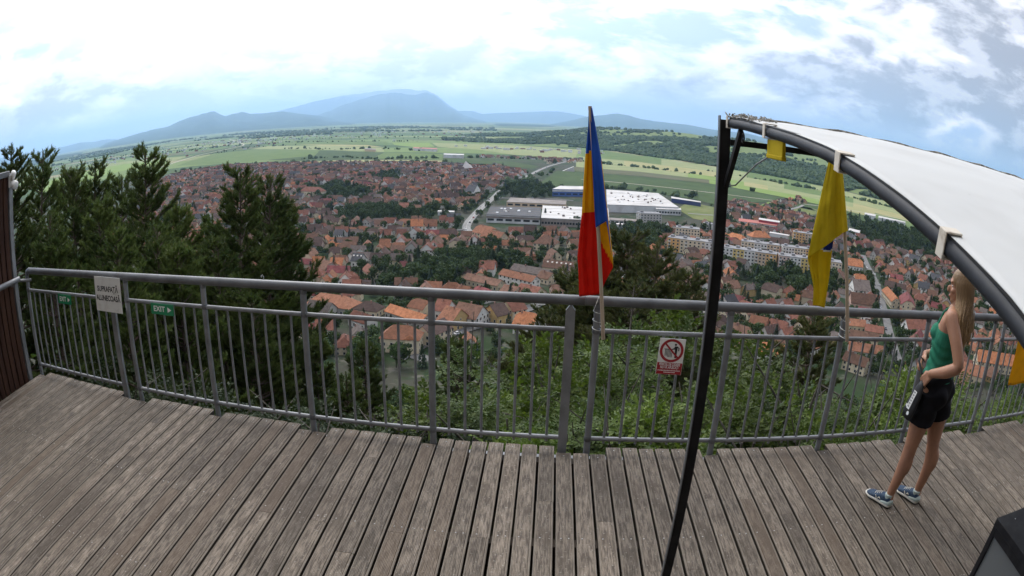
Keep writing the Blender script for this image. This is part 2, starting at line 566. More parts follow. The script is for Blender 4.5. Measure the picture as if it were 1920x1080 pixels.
def hill_point(px, s):
    dt = sight(px, interp(HILL_TOP, px)); db = sight(px, interp(HILL_FOOT, px))
    rf = min((PLAIN - CAM_H) / (db.z / hypot(db.x, db.y)), 7000)
    rt = rf + 1500
    az = atan2(db.x, db.y)
    zt = CAM_H + rt * dt.z / hypot(dt.x, dt.y)
    r = lerp(rf, rt, s)
    q = Vector((r * sin(az) * 0.0016, r * cos(az) * 0.0016, 3))
    z = PLAIN - 1 + (zt - PLAIN) * (s ** 0.85) + noise.fractal(q, 1.0, 2.0, 4) * 26 * sin(pi * min(s, 1)) ** 0.7
    return Vector((r * sin(az), r * cos(az), z))


def meadow(x, y):
    """1 in clearings, 0 in the wood"""
    f = noise.fractal(Vector((x * 0.0022, y * 0.0035, 1.3)), 1.0, 2.0, 3)
    return max(0.0, min(1.0, (f - 0.03) * 7))


def build_wooded_hill():
    mb = MB(); n, rows = 420, 40
    vs = []
    for i in range(n + 1):
        px = lerp(800, 1950, i / n)
        for j in range(rows + 1):
            vs.append(hill_point(px, j / rows))
        e = vs[-1]
        vs.append(Vector((e.x * 1.35, e.y * 1.35, PLAIN - 1)))
    m = rows + 2
    mb.mesh(vs, [(i * m + j, (i + 1) * m + j, (i + 1) * m + j + 1, i * m + j + 1) for i in range(n) for j in range(m - 1)], 0, True)
    o = tag(mb.build('wooded_hill', hill_material()), kind='structure')
    at = o.data.attributes.new('meadow', 'FLOAT', 'POINT')
    at.data.foreach_set('value', [meadow(v[0], v[1]) for v in vs])


build_wooded_hill()


# ---- single fields and roads laid on the plain
def field_mat(name, a, b, sc=0.02):
    return mat(name, a, 0.95, spec=0.1, grain=(sc, b, 0.35, 0.7))


FIELD = {  # crop tones; light ones also stand for sunlit patches between cloud shadows
    'dark': field_mat('dark_green_crop', (0.048, 0.078, 0.028), (0.066, 0.10, 0.036)),
    'green': field_mat('green_crop', (0.10, 0.155, 0.048), (0.13, 0.18, 0.062)),
    'bright': field_mat('sunlit_green_meadow', (0.17, 0.25, 0.06), (0.20, 0.27, 0.085)),
    'pale': field_mat('sunlit_pale_crop', (0.22, 0.255, 0.115), (0.27, 0.285, 0.14)),
    'straw': field_mat('sunlit_straw_crop', (0.33, 0.30, 0.15), (0.27, 0.275, 0.12)),
    'brown': field_mat('ploughed_earth', (0.12, 0.115, 0.07), (0.09, 0.11, 0.05)),
    'grass': field_mat('rough_grass', (0.12, 0.15, 0.05), (0.18, 0.19, 0.08), 0.05),
}
STRIPS = [  # strips of the plain right of the town, between sight lines
    [(1090, 277), (1200, 292), (1340, 313), (1450, 332), (1560, 353), (1700, 387), (1900, 440), (2050, 490)],
    [(1085, 293), (1200, 304), (1340, 322), (1450, 341), (1560, 362), (1700, 396), (1900, 452), (2050, 503)],
    [(1080, 303), (1200, 314), (1340, 331), (1450, 350), (1560, 371), (1700, 405), (1900, 463), (2050, 515)],
    [(1070, 312), (1200, 322), (1340, 338), (1450, 358), (1560, 379), (1700, 414), (1900, 474), (2050, 527)],
    [(1060, 320), (1200, 330), (1340, 345), (1450, 366), (1560, 388), (1700, 424), (1900, 486), (2050, 540)],
]
STRIP_LOOK = [
    [(1090, 1240, 'green'), (1240, 1400, 'pale'), (1400, 1520, 'green'), (1520, 1680, 'pale'), (1680, 2050, 'green')],
    [(1085, 1170, 'pale'), (1170, 1350, 'straw'), (1350, 1470, 'pale'), (1470, 1600, 'green'), (1600, 2050, 'pale')],
    [(1080, 1290, 'pale'), (1290, 1395, 'bright'), (1395, 1440, 'straw'), (1440, 1600, 'pale'), (1600, 1720, 'straw'), (1720, 2050, 'bright')],
    [(1070, 1330, 'brown'), (1330, 1580, 'bright'), (1580, 1640, 'straw'), (1640, 2050, 'green')],
]
for k in range(4):
    for x0, x1, nm in STRIP_LOOK[k]:
        xs = [lerp(x0, x1, i / 6) for i in range(7)]
        mb2 = MB(); mb2.face([at_z(x, interp(STRIPS[k + 1], x), PLAIN + 0.5) for x in xs] + [at_z(x, interp(STRIPS[k], x), PLAIN + 0.5) for x in reversed(xs)])
        tag(mb2.build('field', FIELD[nm]), kind='structure')
for pts, nm in [
    ([(1000, 352), (1022, 336), (1045, 320), (1200, 331), (1340, 346), (1345, 384), (1300, 374), (1255, 366), (1160, 352), (1090, 349)], 'dark'),
    ([(1345, 384), (1340, 346), (1450, 367), (1560, 389), (1660, 412), (1760, 440), (1800, 470), (1700, 432), (1600, 412), (1500, 390), (1440, 378)], 'dark'),
    ([(1410, 391), (1440, 379), (1470, 376), (1445, 392), (1425, 396)], 'bright'),
    ([(1480, 398), (1500, 386), (1540, 394), (1530, 402), (1500, 404)], 'grass'),
    ([(1270, 392), (1290, 378), (1345, 390), (1345, 418), (1300, 410)], 'grass'),
    ([(330, 311), (370, 298), (405, 288), (470, 281), (600, 281), (590, 292), (500, 300), (420, 307)], 'green'),
    ([(470, 280), (500, 274), (620, 273), (720, 277), (720, 285), (600, 281)], 'pale'),
    ([(500, 300), (590, 292), (600, 282), (720, 286), (700, 296), (600, 302)], 'dark'),
    ([(540, 303), (700, 300), (830, 301), (830, 304), (600, 306)], 'straw'),
    ([(700, 297), (720, 286), (830, 289), (830, 300)], 'green'),
    ([(830, 303), (830, 296), (960, 303), (1010, 312), (1000, 317), (920, 308)], 'dark'),
    ([(810, 268), (960, 272), (1085, 281), (1078, 298), (960, 290), (900, 281), (820, 275)], 'pale'),
    ([(735, 268), (805, 268), (815, 275), (780, 276), (740, 272)], 'bright'),
    ([(60, 350), (140, 325), (230, 308), (300, 300), (320, 305), (240, 318), (150, 342), (80, 362)], 'bright'),
    ([(330, 300), (372, 289), (400, 282), (470, 270), (500, 272), (440, 280), (390, 290)], 'dark'),
    ([(480, 267), (620, 262), (730, 266), (700, 271), (560, 272)], 'green'),
    ([(560, 271), (690, 272), (720, 276), (600, 273)], 'straw'),
]:
    mb2 = MB(); mb2.face([at_z(x, y, PLAIN + 0.35) for x, y in reversed(pts)])
    tag(mb2.build('field', FIELD[nm]), kind='structure')

M_ASPHALT = mat('street_asphalt', (0.12, 0.12, 0.12), 0.9, grain=(0.4, (0.17, 0.165, 0.16), 0.35, 0.7))
M_PALEROAD = mat('pale_concrete_road', (0.25, 0.245, 0.235), 0.9, grain=(0.2, (0.19, 0.185, 0.175), 0.35, 0.7))
M_DIRT = mat('dirt_track', (0.40, 0.37, 0.29), 0.95, grain=(0.2, (0.30, 0.28, 0.20), 0.35, 0.7))
M_PAINT = mat('road_paint', (0.7, 0.7, 0.68), 0.8)
ROADS = {}


def road(name, pts, w, m, lift=0.7, marks=False):
    P = [at_z(x, y, PLAIN + lift) for x, y in pts]
    Q = []
    for a, b in zip(P, P[1:]):
        for k in range(6): Q.append(a.lerp(b, k / 6))
    Q.append(P[-1])
    for _ in range(3):
        Q = [Q[0]] + [(Q[i - 1] + Q[i] * 2 + Q[i + 1]) / 4 for i in range(1, len(Q) - 1)] + [Q[-1]]
    L = []; R = []
    for i, q in enumerate(Q):
        t = (Q[min(i + 1, len(Q) - 1)] - Q[max(i - 1, 0)]).normalized(); nrm = Vector((-t.y, t.x, 0))
        L.append(q + nrm * w / 2); R.append(q - nrm * w / 2)
    mb = MB()
    for i in range(len(Q) - 1):
        mb.face([R[i], R[i + 1], L[i + 1], L[i]])
    o = tag(mb.build(name, m), kind='structure')
    if marks:
        mk = MB(); d = 0.0
        for i in range(len(Q) - 1):
            t = (Q[i + 1] - Q[i]); ln = t.length; t.normalize(); nn = Vector((-t.y, t.x, 0)) * 0.15
            s = 0.0
            while s + 3 < ln:
                a = Q[i] + t * s + Vector((0, 0, 0.06)); b = a + t * 3
                mk.face([a - nn, b - nn, b + nn, a + nn]); s += 7
        mk.build('centre_line', M_PAINT, o)['kind'] = 'stuff'
    ROADS[name] = (Q, w)
    return o


road('road_main', [(1062, 303), (1030, 311), (1008, 320), (985, 333), (960, 345), (936, 359), (926, 370), (906, 386), (890, 402), (878, 416), (873, 428), (884, 438), (902, 448)], 8.5, M_PALEROAD, marks=True)
road('road_factory', [(926, 370), (960, 372), (1010, 371), (1075, 376)], 7, M_ASPHALT, lift=0.55)
road('road_right', [(1618, 478), (1626, 497), (1636, 515), (1645, 535), (1652, 560), (1660, 590), (1668, 625), (1680, 665), (1696, 700)], 6.5, M_ASPHALT, marks=False)
road('road_below', [(745, 672), (775, 655), (800, 640), (850, 624), (905, 607), (960, 590), (1010, 570), (1040, 555)], 8, M_ASPHALT, marks=False)
road('road_crossing', [(768, 662), (795, 672), (830, 684), (870, 700)], 8, M_ASPHALT, lift=0.8)
road('road_plain', [(285, 319), (330, 304), (372, 291), (420, 281), (462, 272), (440, 264), (430, 261)], 12, M_DIRT)
road('road_runway', [(1090, 336), (1200, 346), (1340, 362), (1450, 376), (1560, 389), (1680, 408), (1800, 440)], 7, M_DIRT)
road('road_town', [(520, 438), (600, 424), (700, 430), (790, 436), (870, 430)], 7, M_ASPHALT)
road('road_blocks', [(1290, 432), (1370, 442), (1450, 450), (1540, 462), (1600, 476)], 7, M_ASPHALT)
road('road_station', [(1290, 400), (1345, 404), (1400, 406), (1440, 402), (1500, 388), (1506, 384)], 6, M_PALEROAD)


ROAD_CELLS = {}
for Q, w in ROADS.values():
    for a_, b_ in zip(Q, Q[1:]):
        n_ = max(1, int((b_ - a_).length / 3))
        for k_ in range(n_):
            p_ = a_.lerp(b_, k_ / n_); ROAD_CELLS.setdefault((int(p_.x // 12), int(p_.y // 12)), []).append((p_.x, p_.y, w / 2))


def near_road(x, y, extra):
    i, j = int(x // 12), int(y // 12)
    return any(hypot(x - a, y - b) < w + extra for di in (-1, 0, 1) for dj in (-1, 0, 1) for a, b, w in ROAD_CELLS.get((i + di, j + dj), ()))


def haze():
    mb = MB(); mb.box((-70000, -70000, PLAIN - 4), (70000, 70000, 2150))
    m = bpy.data.materials.new('valley_haze'); m.use_nodes = True
    nt = NT(m.node_tree)
    for n in list(nt.n): nt.n.remove(n)
    out = nt.new('ShaderNodeOutputMaterial'); pv = nt.new('ShaderNodeVolumePrincipled')
    pv.inputs['Color'].default_value = (0.47, 0.70, 1.0, 1)
    pv.inputs['Density'].default_value = 4.5e-5
    pv.inputs['Anisotropy'].default_value = 0.65
    nt.l.new(pv.outputs[0], out.inputs['Volume'])
    o = mb.build('haze', m)
    tag(o, 'thin blue haze filling the valley air', 'haze', kind='stuff')


haze()

# ================================================================== the town
rnd = random.Random(11)
RC = {'terracotta': (0.235, 0.108, 0.064), 'orange': (0.32, 0.13, 0.062), 'rust red': (0.175, 0.076, 0.053), 'dark brown': (0.085, 0.056, 0.047),
      'brown': (0.15, 0.084, 0.058), 'grey brown': (0.13, 0.106, 0.094), 'dark grey': (0.075, 0.076, 0.082), 'crimson': (0.18, 0.06, 0.058)}
WC = {'cream': (0.58, 0.50, 0.36), 'white': (0.70, 0.69, 0.66), 'ochre': (0.52, 0.37, 0.17), 'pink': (0.56, 0.38, 0.31), 'grey': (0.42, 0.41, 0.38), 'green': (0.45, 0.48, 0.34)}


def roof_material(name, c):
    m = bpy.data.materials.new(name); m.use_nodes = True
    nt = NT(m.node_tree); p = nt.n['Principled BSDF']
    p.inputs['Roughness'].default_value = 0.9; p.inputs['Specular IOR Level'].default_value = 0.2
    co = nt.new('ShaderNodeTexCoord').outputs['Object']
    a = nt.noise(co, 0.55, 5.0, 0.65); b = nt.noise(nt.mapping(co, sc=(1, 1, 0.25)), 2.6, 4.0, 0.7)
    dark = tuple(x * 0.5 for x in c); lite = tuple(min(1, x * 1.35 + 0.03) for x in c)
    col = nt.mix(nt.maprange(a, 0.35, 0.7, 0, 0.85), (*c, 1), (*dark, 1))
    col = nt.mix(nt.maprange(b, 0.5, 0.75, 0, 0.6), col, (*lite, 1))
    oi = nt.new('ShaderNodeObjectInfo')
    k = nt.math('MULTIPLY_ADD', oi.outputs['Random'], 0.8, 0.8)
    cc = nt.new('ShaderNodeCombineXYZ')
    for i in range(3): nt.l.new(k, cc.inputs[i])
    col = nt.mix(1.0, col, cc.outputs[0], 'MULTIPLY')
    nt.l.new(col, p.inputs['Base Color'])
    # courses of tiles
    wv = nt.new('ShaderNodeTexWave', bands_direction='Z'); nt.l.new(co, wv.inputs['Vector']); wv.inputs['Scale'].default_value = 1.7
    bm = nt.new('ShaderNodeBump'); bm.inputs['Strength'].default_value = 0.5; bm.inputs['Distance'].default_value = 0.06
    nt.l.new(wv.outputs['Fac'], bm.inputs['Height']); nt.l.new(bm.outputs[0], p.inputs['Normal'])
    return m


M_ROOF = {k: roof_material('roof_tiles_' + k.replace(' ', '_'), c) for k, c in RC.items()}
M_WALL = {k: mat('plaster_' + k, c, 0.9, spec=0.2, grain=(0.35, tuple(x * 0.72 for x in c), 0.45, 0.75), obj_var=0.4) for k, c in WC.items()}
M_CHIM = mat('chimney_brick', (0.24, 0.12, 0.09), 0.95, grain=(3, (0.34, 0.26, 0.22), 0.4, 0.7))
M_PANE = mat('window_pane', (0.02, 0.025, 0.03), 0.12, spec=0.6)
M_FRAME = mat('window_frame', (0.62, 0.60, 0.56), 0.7)
M_WOOD = mat('door_wood', (0.10, 0.055, 0.03), 0.7)
M_METALROOF = mat('metal_sheet_roof', (0.62, 0.63, 0.64), 0.55, grain=(0.05, (0.50, 0.49, 0.47), 0.4, 0.7))


def window_data(w, h):
    mb = MB()
    mb.box((-w / 2, -0.10, -h / 2), (w / 2, 0.03, h / 2), 0)
    t = 0.11
    for lo, hi in (((-w / 2 - t, -0.08, -h / 2 - t), (w / 2 + t, 0.07, -h / 2)), ((-w / 2 - t, -0.08, h / 2), (w / 2 + t, 0.07, h / 2 + t)),
                   ((-w / 2 - t, -0.08, -h / 2), (-w / 2, 0.07, h / 2)), ((w / 2, -0.08, -h / 2), (w / 2 + t, 0.07, h / 2)), ((-0.05, -0.05, -h / 2), (0.05, 0.06, h / 2))):
        mb.box(lo, hi, 1)
    return mb.data('window', [M_PANE, M_FRAME])


WIN = window_data(1.15, 1.5)
WIN_S = window_data(0.8, 0.9)
DOORD = MB(); DOORD.box((-0.8, -0.1, 0), (0.8, 0.06, 2.3)); DOORD = DOORD.data('door', M_WOOD)


CHIM = MB(); CHIM.lathe([(0.45, -2.2), (0.45, 0.75), (0.58, 0.8), (0.58, 1.0), (0.2, 1.02)], n=4, M=Matrix.Rotation(pi / 4, 4, 'Z')); CHIM.sm = [False] * len(CHIM.sm); CHIM = CHIM.data('chimney', M_CHIM)


def roof_solid(mb, L, W, h, pitch, kind='gable', o=0.5, t=0.22, zoff=0.0, mi=0):
    """ridge along x; h: eaves height of the wall"""
    tp = tan(pitch); hw = W / 2 + o; hl = L / 2 + o
    ze = h - o * tp; zr = h + W / 2 * tp
    ins = {'gable': 0.0, 'hip': min(W / 2, L / 2 - 0.3) * 0.95, 'half': W * 0.17}[kind]
    def ring(dz):
        if kind == 'half':
            k = 1 - ins / (W / 2 + o); zb = ze + (zr - ze) * k; wb = hw * (1 - k)
            return [(-hl, -hw, ze + dz), (hl, -hw, ze + dz), (hl, hw, ze + dz), (-hl, hw, ze + dz), (-hl + ins + 0.4, 0, zr + dz), (hl - ins - 0.4, 0, zr + dz),
                    (-hl, -wb, zb + dz), (-hl, wb, zb + dz), (hl, -wb, zb + dz), (hl, wb, zb + dz)]
        return [(-hl, -hw, ze + dz), (hl, -hw, ze + dz), (hl, hw, ze + dz), (-hl, hw, ze + dz), (-hl + ins, 0, zr + dz), (hl - ins, 0, zr + dz)]
    a, b = ring(t), ring(0.0); n = len(a)
    if kind == 'half':
        top = [(0, 1, 8, 5, 4, 6), (2, 3, 7, 4, 5, 9), (6, 4, 7), (9, 5, 8)]
        rim = [(0, 1), (1, 8), (8, 9), (9, 2), (2, 3), (3, 7), (7, 6), (6, 0)]
    elif kind == 'hip':
        top = [(0, 1, 5, 4), (2, 3, 4, 5), (3, 0, 4), (1, 2, 5)]
        rim = [(0, 1), (1, 2), (2, 3), (3, 0)]
    else:
        top = [(0, 1, 5, 4), (2, 3, 4, 5)]
        rim = [(0, 1), (1, 5), (5, 2), (2, 3), (3, 4), (4, 0)]
    fs = list(top) + [tuple(n + i for i in reversed(f)) for f in top] + [(n + i, n + j, j, i) for i, j in rim]
    mb.mesh([Vector(p) + Vector((0, 0, zoff)) for p in a + b], fs, mi)


def wall_solid(mb, L, W, h, pitch, kind, mi=0, z0=-0.5):
    hl, hw = L / 2, W / 2
    zr = h + hw * tan(pitch)
    if kind == 'hip':
        mb.box((-hl, -hw, z0), (hl, hw, h), mi); return
    zg = zr if kind == 'gable' else h + (zr - h) * 0.62
    wg = 0.0 if kind == 'gable' else hw * 0.38
    P = []
    for x in (-hl, hl):
        P += [(x, -hw, z0), (x, hw, z0), (x, hw, h), (x, wg, zg), (x, -wg, zg), (x, -hw, h)]
    F = [(0, 5, 4, 3, 2, 1), (6, 7, 8, 9, 10, 11), (0, 6, 11, 5), (1, 2, 8, 7)]
    mb.mesh(P, F, mi)


def house_meshes(L, W, h, pitch, kind, roofc, wallc, chim=1, wing=False, seed=0, annex=False):
    r = random.Random(seed)
    wl = MB(); wall_solid(wl, L, W, h, pitch, kind)
    rf = MB(); roof_solid(rf, L, W, h, pitch, kind)
    if wing:
        M = Matrix.Translation((L * 0.22 * r.choice((-1, 1)), -W * 0.5, 0)) @ Matrix.Rotation(pi / 2, 4, 'Z')
        w2 = MB(); wall_solid(w2, W * 0.9, W * 0.62, h * 0.92, pitch, 'gable'); wl.mesh([M @ Vector(p) for p in w2.v], w2.f)
        r2 = MB(); roof_solid(r2, W * 0.9, W * 0.62, h * 0.92, pitch, 'gable'); rf.mesh([M @ Vector(p) for p in r2.v], r2.f)
    ch = []
    zr = h + W / 2 * tan(pitch)
    for k in range(chim):
        ch.append((r.uniform(-0.3, 0.3) * L, r.choice((-1, 1)) * r.uniform(0.4, 1.4), zr))
    wins = []
    floors = 2 if h > 5 else 1
    for f in range(floors):
        z = 1.7 + f * 2.9
        nx = max(2, int(L / 3.2))
        for i in range(nx):
            x = -L / 2 + L * (i + 0.5) / nx
            for sg in (-1, 1):
                wins.append(((x, sg * W / 2, z), 0 if sg < 0 else pi, 0))
        ny = max(2, int(W / 3.4))
        for i in range(ny):
            y = -W / 2 + W * (i + 0.5) / ny
            for sg in (-1, 1):
                wins.append(((sg * L / 2, y, z), pi / 2 if sg > 0 else -pi / 2, 0))
    if kind != 'hip':
        for sg in (-1, 1): wins.append(((sg * L / 2, 0, h + 1.0), pi / 2 if sg > 0 else -pi / 2, 1))
    return dict(wall=wl, roof=rf, chimney=ch, wins=wins, roofc=roofc, wallc=wallc, kind=kind, L=L, W=W, h=h, zr=zr, wing=wing)


SHAPE = {'gable': 'gabled', 'hip': 'hip-roofed', 'half': 'half-hipped'}
HOUSES = []        # (root, short look, zone) for labels
TAKEN = []         # (x, y, r) of ground already built on


def facing_camera(loc, rz_total):
    """does a wall with outward direction -y turned by rz_total face the deck?"""
    n = Vector((sin(rz_total), -cos(rz_total)))
    return n.x * -loc[0] + n.y * -loc[1] > 0


def place_house(P, loc, rz, meshes=None, windows=True, scale=(1, 1, 1), name='house', door=False):
    root = empty(name, loc, rz); root.scale = scale
    me = meshes
    link('wall', me['wall'], root); link('roof', me['roof'], root)
    for p in P['chimney']: link('chimney', CHIM, root, p)
    if windows:
        for (p, wr, small) in P['wins']:
            if facing_camera(loc, rz + wr):
                link('window', WIN_S if small else WIN, root, p, wr)
    if door:
        link('door', DOORD, root, (P['L'] * 0.1, -P['W'] / 2, 0), 0)
    return root


def datas(P, tagname):
    return dict(wall=P['wall'].data('wall', M_WALL[P['wallc']]), roof=P['roof'].data('roof', M_ROOF[P['roofc']]))


# ---- buildings one can pick out, given by their ridge line as seen from the deck
def ridge_house(p1, p2, W, h, kind, roofc, wallc, label, pitch=38, chim=1, wing=False, name='house', cat='house', extra=None, windows=True):
    pr = radians(pitch); zr = PLAIN + h + W / 2 * tan(pr)
    a, b = at_z(*p1, zr), at_z(*p2, zr)
    L = max((b - a).length, 5.0)
    if kind == 'hip': L += W * 0.8
    if kind == 'half': L += 1.5
    c = (a + b) / 2
    P = house_meshes(L, W, h, pr, kind, roofc, wallc, chim, wing, seed=int(p1[0] * 7 + p1[1]))
    rz = atan2(b.y - a.y, b.x - a.x)
    root = place_house(P, (c.x, c.y, PLAIN), rz, datas(P, label), windows=windows, name=name)
    tag(root, label, cat, 'houses of the old town below the railing' if cat == 'house' else None)
    TAKEN.append((c.x, c.y, hypot(L, W) / 2 * 0.8))
    n = int(L / W) + 1
    for k in range(n):
        q = a.lerp(b, (k + 0.5) / n); TAKEN.append((q.x, q.y, W * 0.72))
    return root, P


for p1, p2, W, h, kind, rc, wc, lab in [
    ((877, 512), (940, 525), 9, 4, 'gable', 'brown', 'cream', 'long low brown-tiled barn with cream end wall above the handrail'),
    ((944, 504), (1005, 518), 9, 5.5, 'gable', 'terracotta', 'white', 'long terracotta-roofed house with white gallery above the brown barns'),
    ((965, 494), (1031, 506), 10, 3.5, 'gable', 'grey brown', 'grey', 'long grey-roofed shed left of the tricolour flag'),
    ((1016, 507), (1036, 512), 9, 4, 'gable', 'brown', 'cream', 'short brown-roofed house just left of the flag cloth'),
    ((947, 533), (972, 538), 12, 3.5, 'gable', 'brown', 'cream', 'square brown-roofed barn touching the handrail, left one of two'),
    ((978, 531), (1014, 539), 13, 4.2, 'gable', 'rust red', 'cream', 'wide patchy red-tiled barn touching the handrail near the flag'),
    ((862, 534), (882, 538), 10, 4, 'gable', 'terracotta', 'pink', 'faded pink-red roofed house just above the handrail'),
    ((896, 536), (917, 542), 8, 5, 'half', 'crimson', 'white', 'bright red-roofed house just above the handrail'),
    ((1022, 486), (1078, 492), 11, 4, 'gable', 'brown', 'cream', 'long brown roof with a row of small white skylights beside the flag'),
    ((975, 583), (1006, 588), 13, 5.5, 'half', 'orange', 'white', 'bright orange-roofed white house below the handrail by the flag'),
    ((1010, 588), (1024, 592), 8, 4.5, 'gable', 'orange', 'white', 'small orange-roofed annex beside the bright orange-roofed house'),
    ((862, 566), (905, 574), 14, 5.5, 'gable', 'brown', 'white', 'brown-roofed townhouse with white street gable below the handrail'),
    ((919, 572), (943, 567), 12, 5, 'gable', 'dark brown', 'ochre', 'dark-roofed ochre townhouse along the street below the handrail'),
    ((950, 565), (976, 560), 11, 5.5, 'gable', 'rust red', 'cream', 'cream townhouse at the far end of the terrace below the handrail'),
    ((838, 573), (864, 580), 16, 4.8, 'gable', 'terracotta', 'ochre', 'large terracotta-roofed townhouse with ochre wall below the handrail'),
    ((822, 560), (846, 563), 12, 5, 'gable', 'rust red', 'white', 'red-roofed house directly under the handrail behind the terrace'),
    ((733, 570), (800, 591), 9, 4, 'gable', 'orange', 'grey', 'long orange-tiled barn slanting towards the railing post'),
    ((778, 559), (802, 564), 11, 5, 'half', 'terracotta', 'cream', 'terracotta half-hipped house behind the long orange barn'),
    ((736, 609), (770, 611), 12, 7.5, 'hip', 'terracotta', 'cream', 'pale corner house with rounded turret at the street crossing'),
    ((793, 612), (832, 596), 10, 6, 'gable', 'dark brown', 'cream', 'long dark-roofed terrace running uphill from the corner house'),
    ((600, 549), (648, 555), 15, 4.5, 'hip', 'terracotta', 'grey', 'big terracotta hipped roof under the handrail left of the barn'),
    ((582, 562), (622, 568), 13, 3.5, 'gable', 'grey brown', 'grey', 'wide grey roof below the big terracotta hipped roof'),
    ((684, 564), (700, 566), 11, 4, 'hip', 'dark brown', 'cream', 'small dark hipped house between barn and big terracotta roof'),
    ((664, 581), (695, 591), 9, 4, 'gable', 'rust red', 'white', 'low red-orange roof seen just above the middle rail'),
    ((643, 524), (676, 524), 11, 5, 'gable', 'rust red', 'cream', 'red-brown roofed house by the pines above the handrail'),
    ((771, 411), (793, 411), 14, 6, 'gable', 'orange', 'white', 'large orange-tiled roof below the tree belt, left half of pair'),
    ((797, 411), (819, 411), 14, 6, 'gable', 'terracotta', 'white', 'large orange-tiled roof below the tree belt, right half of pair'),
    ((750, 380), (766, 380), 13, 5, 'gable', 'rust red', 'cream', 'broad red-brown roof above the tree belt, left of two'),
    ((773, 384), (789, 384), 13, 5, 'gable', 'brown', 'cream', 'broad brown roof above the tree belt, right of two'),
    ((593, 380), (606, 380), 12, 5, 'gable', 'rust red', 'cream', 'lone red-brown roof among trees left of the tree belt'),
    ((597, 486), (618, 489), 13, 4.5, 'half', 'brown', 'grey', 'broad brown half-hipped roof beside the pine tops'),
    ((663, 475), (681, 476), 11, 4.5, 'gable', 'dark grey', 'white', 'black-roofed house with bright skylights near the pines'),
    ((696, 474), (730, 475), 10, 4.5, 'gable', 'dark brown', 'grey', 'long grey-brown wing of the courtyard farm, left part'),
    ((732, 475), (773, 476), 10, 4.5, 'gable', 'grey brown', 'cream', 'long grey-brown wing of the courtyard farm, right part'),
    ((751, 490), (768, 491), 9, 4, 'gable', 'crimson', 'cream', 'crimson-roofed house in front of the courtyard farm'),
    ((690, 494), (702, 503), 9, 4, 'gable', 'rust red', 'cream', 'red roof ridge pointing at the garden trees by the farm'),
    ((573, 350), (600, 351), 14, 8.5, 'hip', 'rust red', 'cream', 'big cream school building with red-brown hipped roof'),
    ((1590, 483), (1616, 487), 14, 7, 'half', 'orange', 'white', 'tall white building with long orange roof beside the street'),
    ((1604, 513), (1621, 515), 10, 5, 'half', 'orange', 'cream', 'small orange-roofed house left of the street'),
    ((1599, 523), (1629, 526), 17, 5.5, 'gable', 'grey brown', 'white', 'big grey-brown roof left of the street'),
    ((1596, 547), (1641, 553), 15, 4.5, 'gable', 'brown', 'pink', 'wide brown roof at the street above the handrail'),
    ((1664, 537), (1682, 557), 9, 5.5, 'half', 'orange', 'cream', 'narrow orange-roofed house right of the street'),
    ((1701, 546), (1705, 560), 13, 6, 'half', 'crimson', 'cream', 'cream gabled house with red roof above the handrail near woman'),
    ((1669, 513), (1692, 516), 9, 4, 'gable', 'crimson', 'white', 'low white house with dark red roof right of the street'),
    ((1590, 597), (1622, 600), 9, 4, 'gable', 'terracotta', 'cream', 'terracotta barn below the handrail at the yellow flag post'),
    ((1624, 607), (1657, 613), 9, 4, 'gable', 'rust red', 'cream', 'red-tiled barn below the handrail left of the street'),
    ((1593, 617), (1648, 627), 9, 4, 'gable', 'brown', 'cream', 'long brown barn just above the middle rail left of street'),
    ((1593, 640), (1655, 649), 10, 4, 'gable', 'terracotta', 'grey', 'terracotta barn just below the middle rail left of street'),
    ((1699, 598), (1742, 600), 12, 5, 'gable', 'rust red', 'white', 'red-brown roofed house with white gable behind the woman'),
    ((1835, 655), (1915, 668), 13, 6, 'half', 'orange', 'cream', 'large orange roof beside the double post at the far right'),
    ((1800, 676), (1850, 690), 11, 5, 'gable', 'terracotta', 'cream', 'terracotta roof seen through balusters behind the woman'),
    ((1424, 640), (1470, 648), 11, 5, 'gable', 'orange', 'white', 'orange roof seen through balusters right of the black post'),
    ((1410, 590), (1440, 596), 9, 5, 'gable', 'terracotta', 'white', 'white-gabled house just below the handrail right of black post'),
    ((1445, 597), (1475, 603), 9, 4.5, 'half', 'rust red', 'pink', 'pale pink house with red roof below handrail right of post'),
    ((1415, 433), (1434, 434), 13, 8, 'hip', 'orange', 'grey', 'orange hip-roofed villa with grey-blue walls behind the blocks'),
    ((1372, 436), (1392, 441), 10, 4, 'hip', 'orange', 'cream', 'low orange hip-roofed house beside the black post'),
    ((1446, 444), (1480, 449), 12, 5, 'gable', 'dark brown', 'white', 'long dark-roofed white hall behind the apartment blocks'),
    ((1368, 500), (1376, 508), 9, 6, 'half', 'orange', 'pink', 'orange-roofed gable right of the black post below the blocks'),
    ((898, 421), (925, 426), 15, 6, 'half', 'terracotta', 'cream', 'long terracotta townhouse at the main road bend, upper one'),
    ((910, 430), (945, 436), 13, 6, 'gable', 'terracotta', 'cream', 'long terracotta townhouse at the main road bend, lower one'),
    ((880, 346), (895, 347), 22, 5, 'gable', 'dark grey', 'white', 'wide white-gabled hall with grey roof left of main road'),
    ((1020, 440), (1030, 441), 16, 6, 'hip', 'brown', 'cream', 'tall brown hip-roofed house left of the flag'),
]:
    pitch = 38
    if 'barn' in lab or 'shed' in lab: pitch = 33
    ROOT, PP = ridge_house(p1, p2, W, h, kind, rc, wc, lab, pitch)
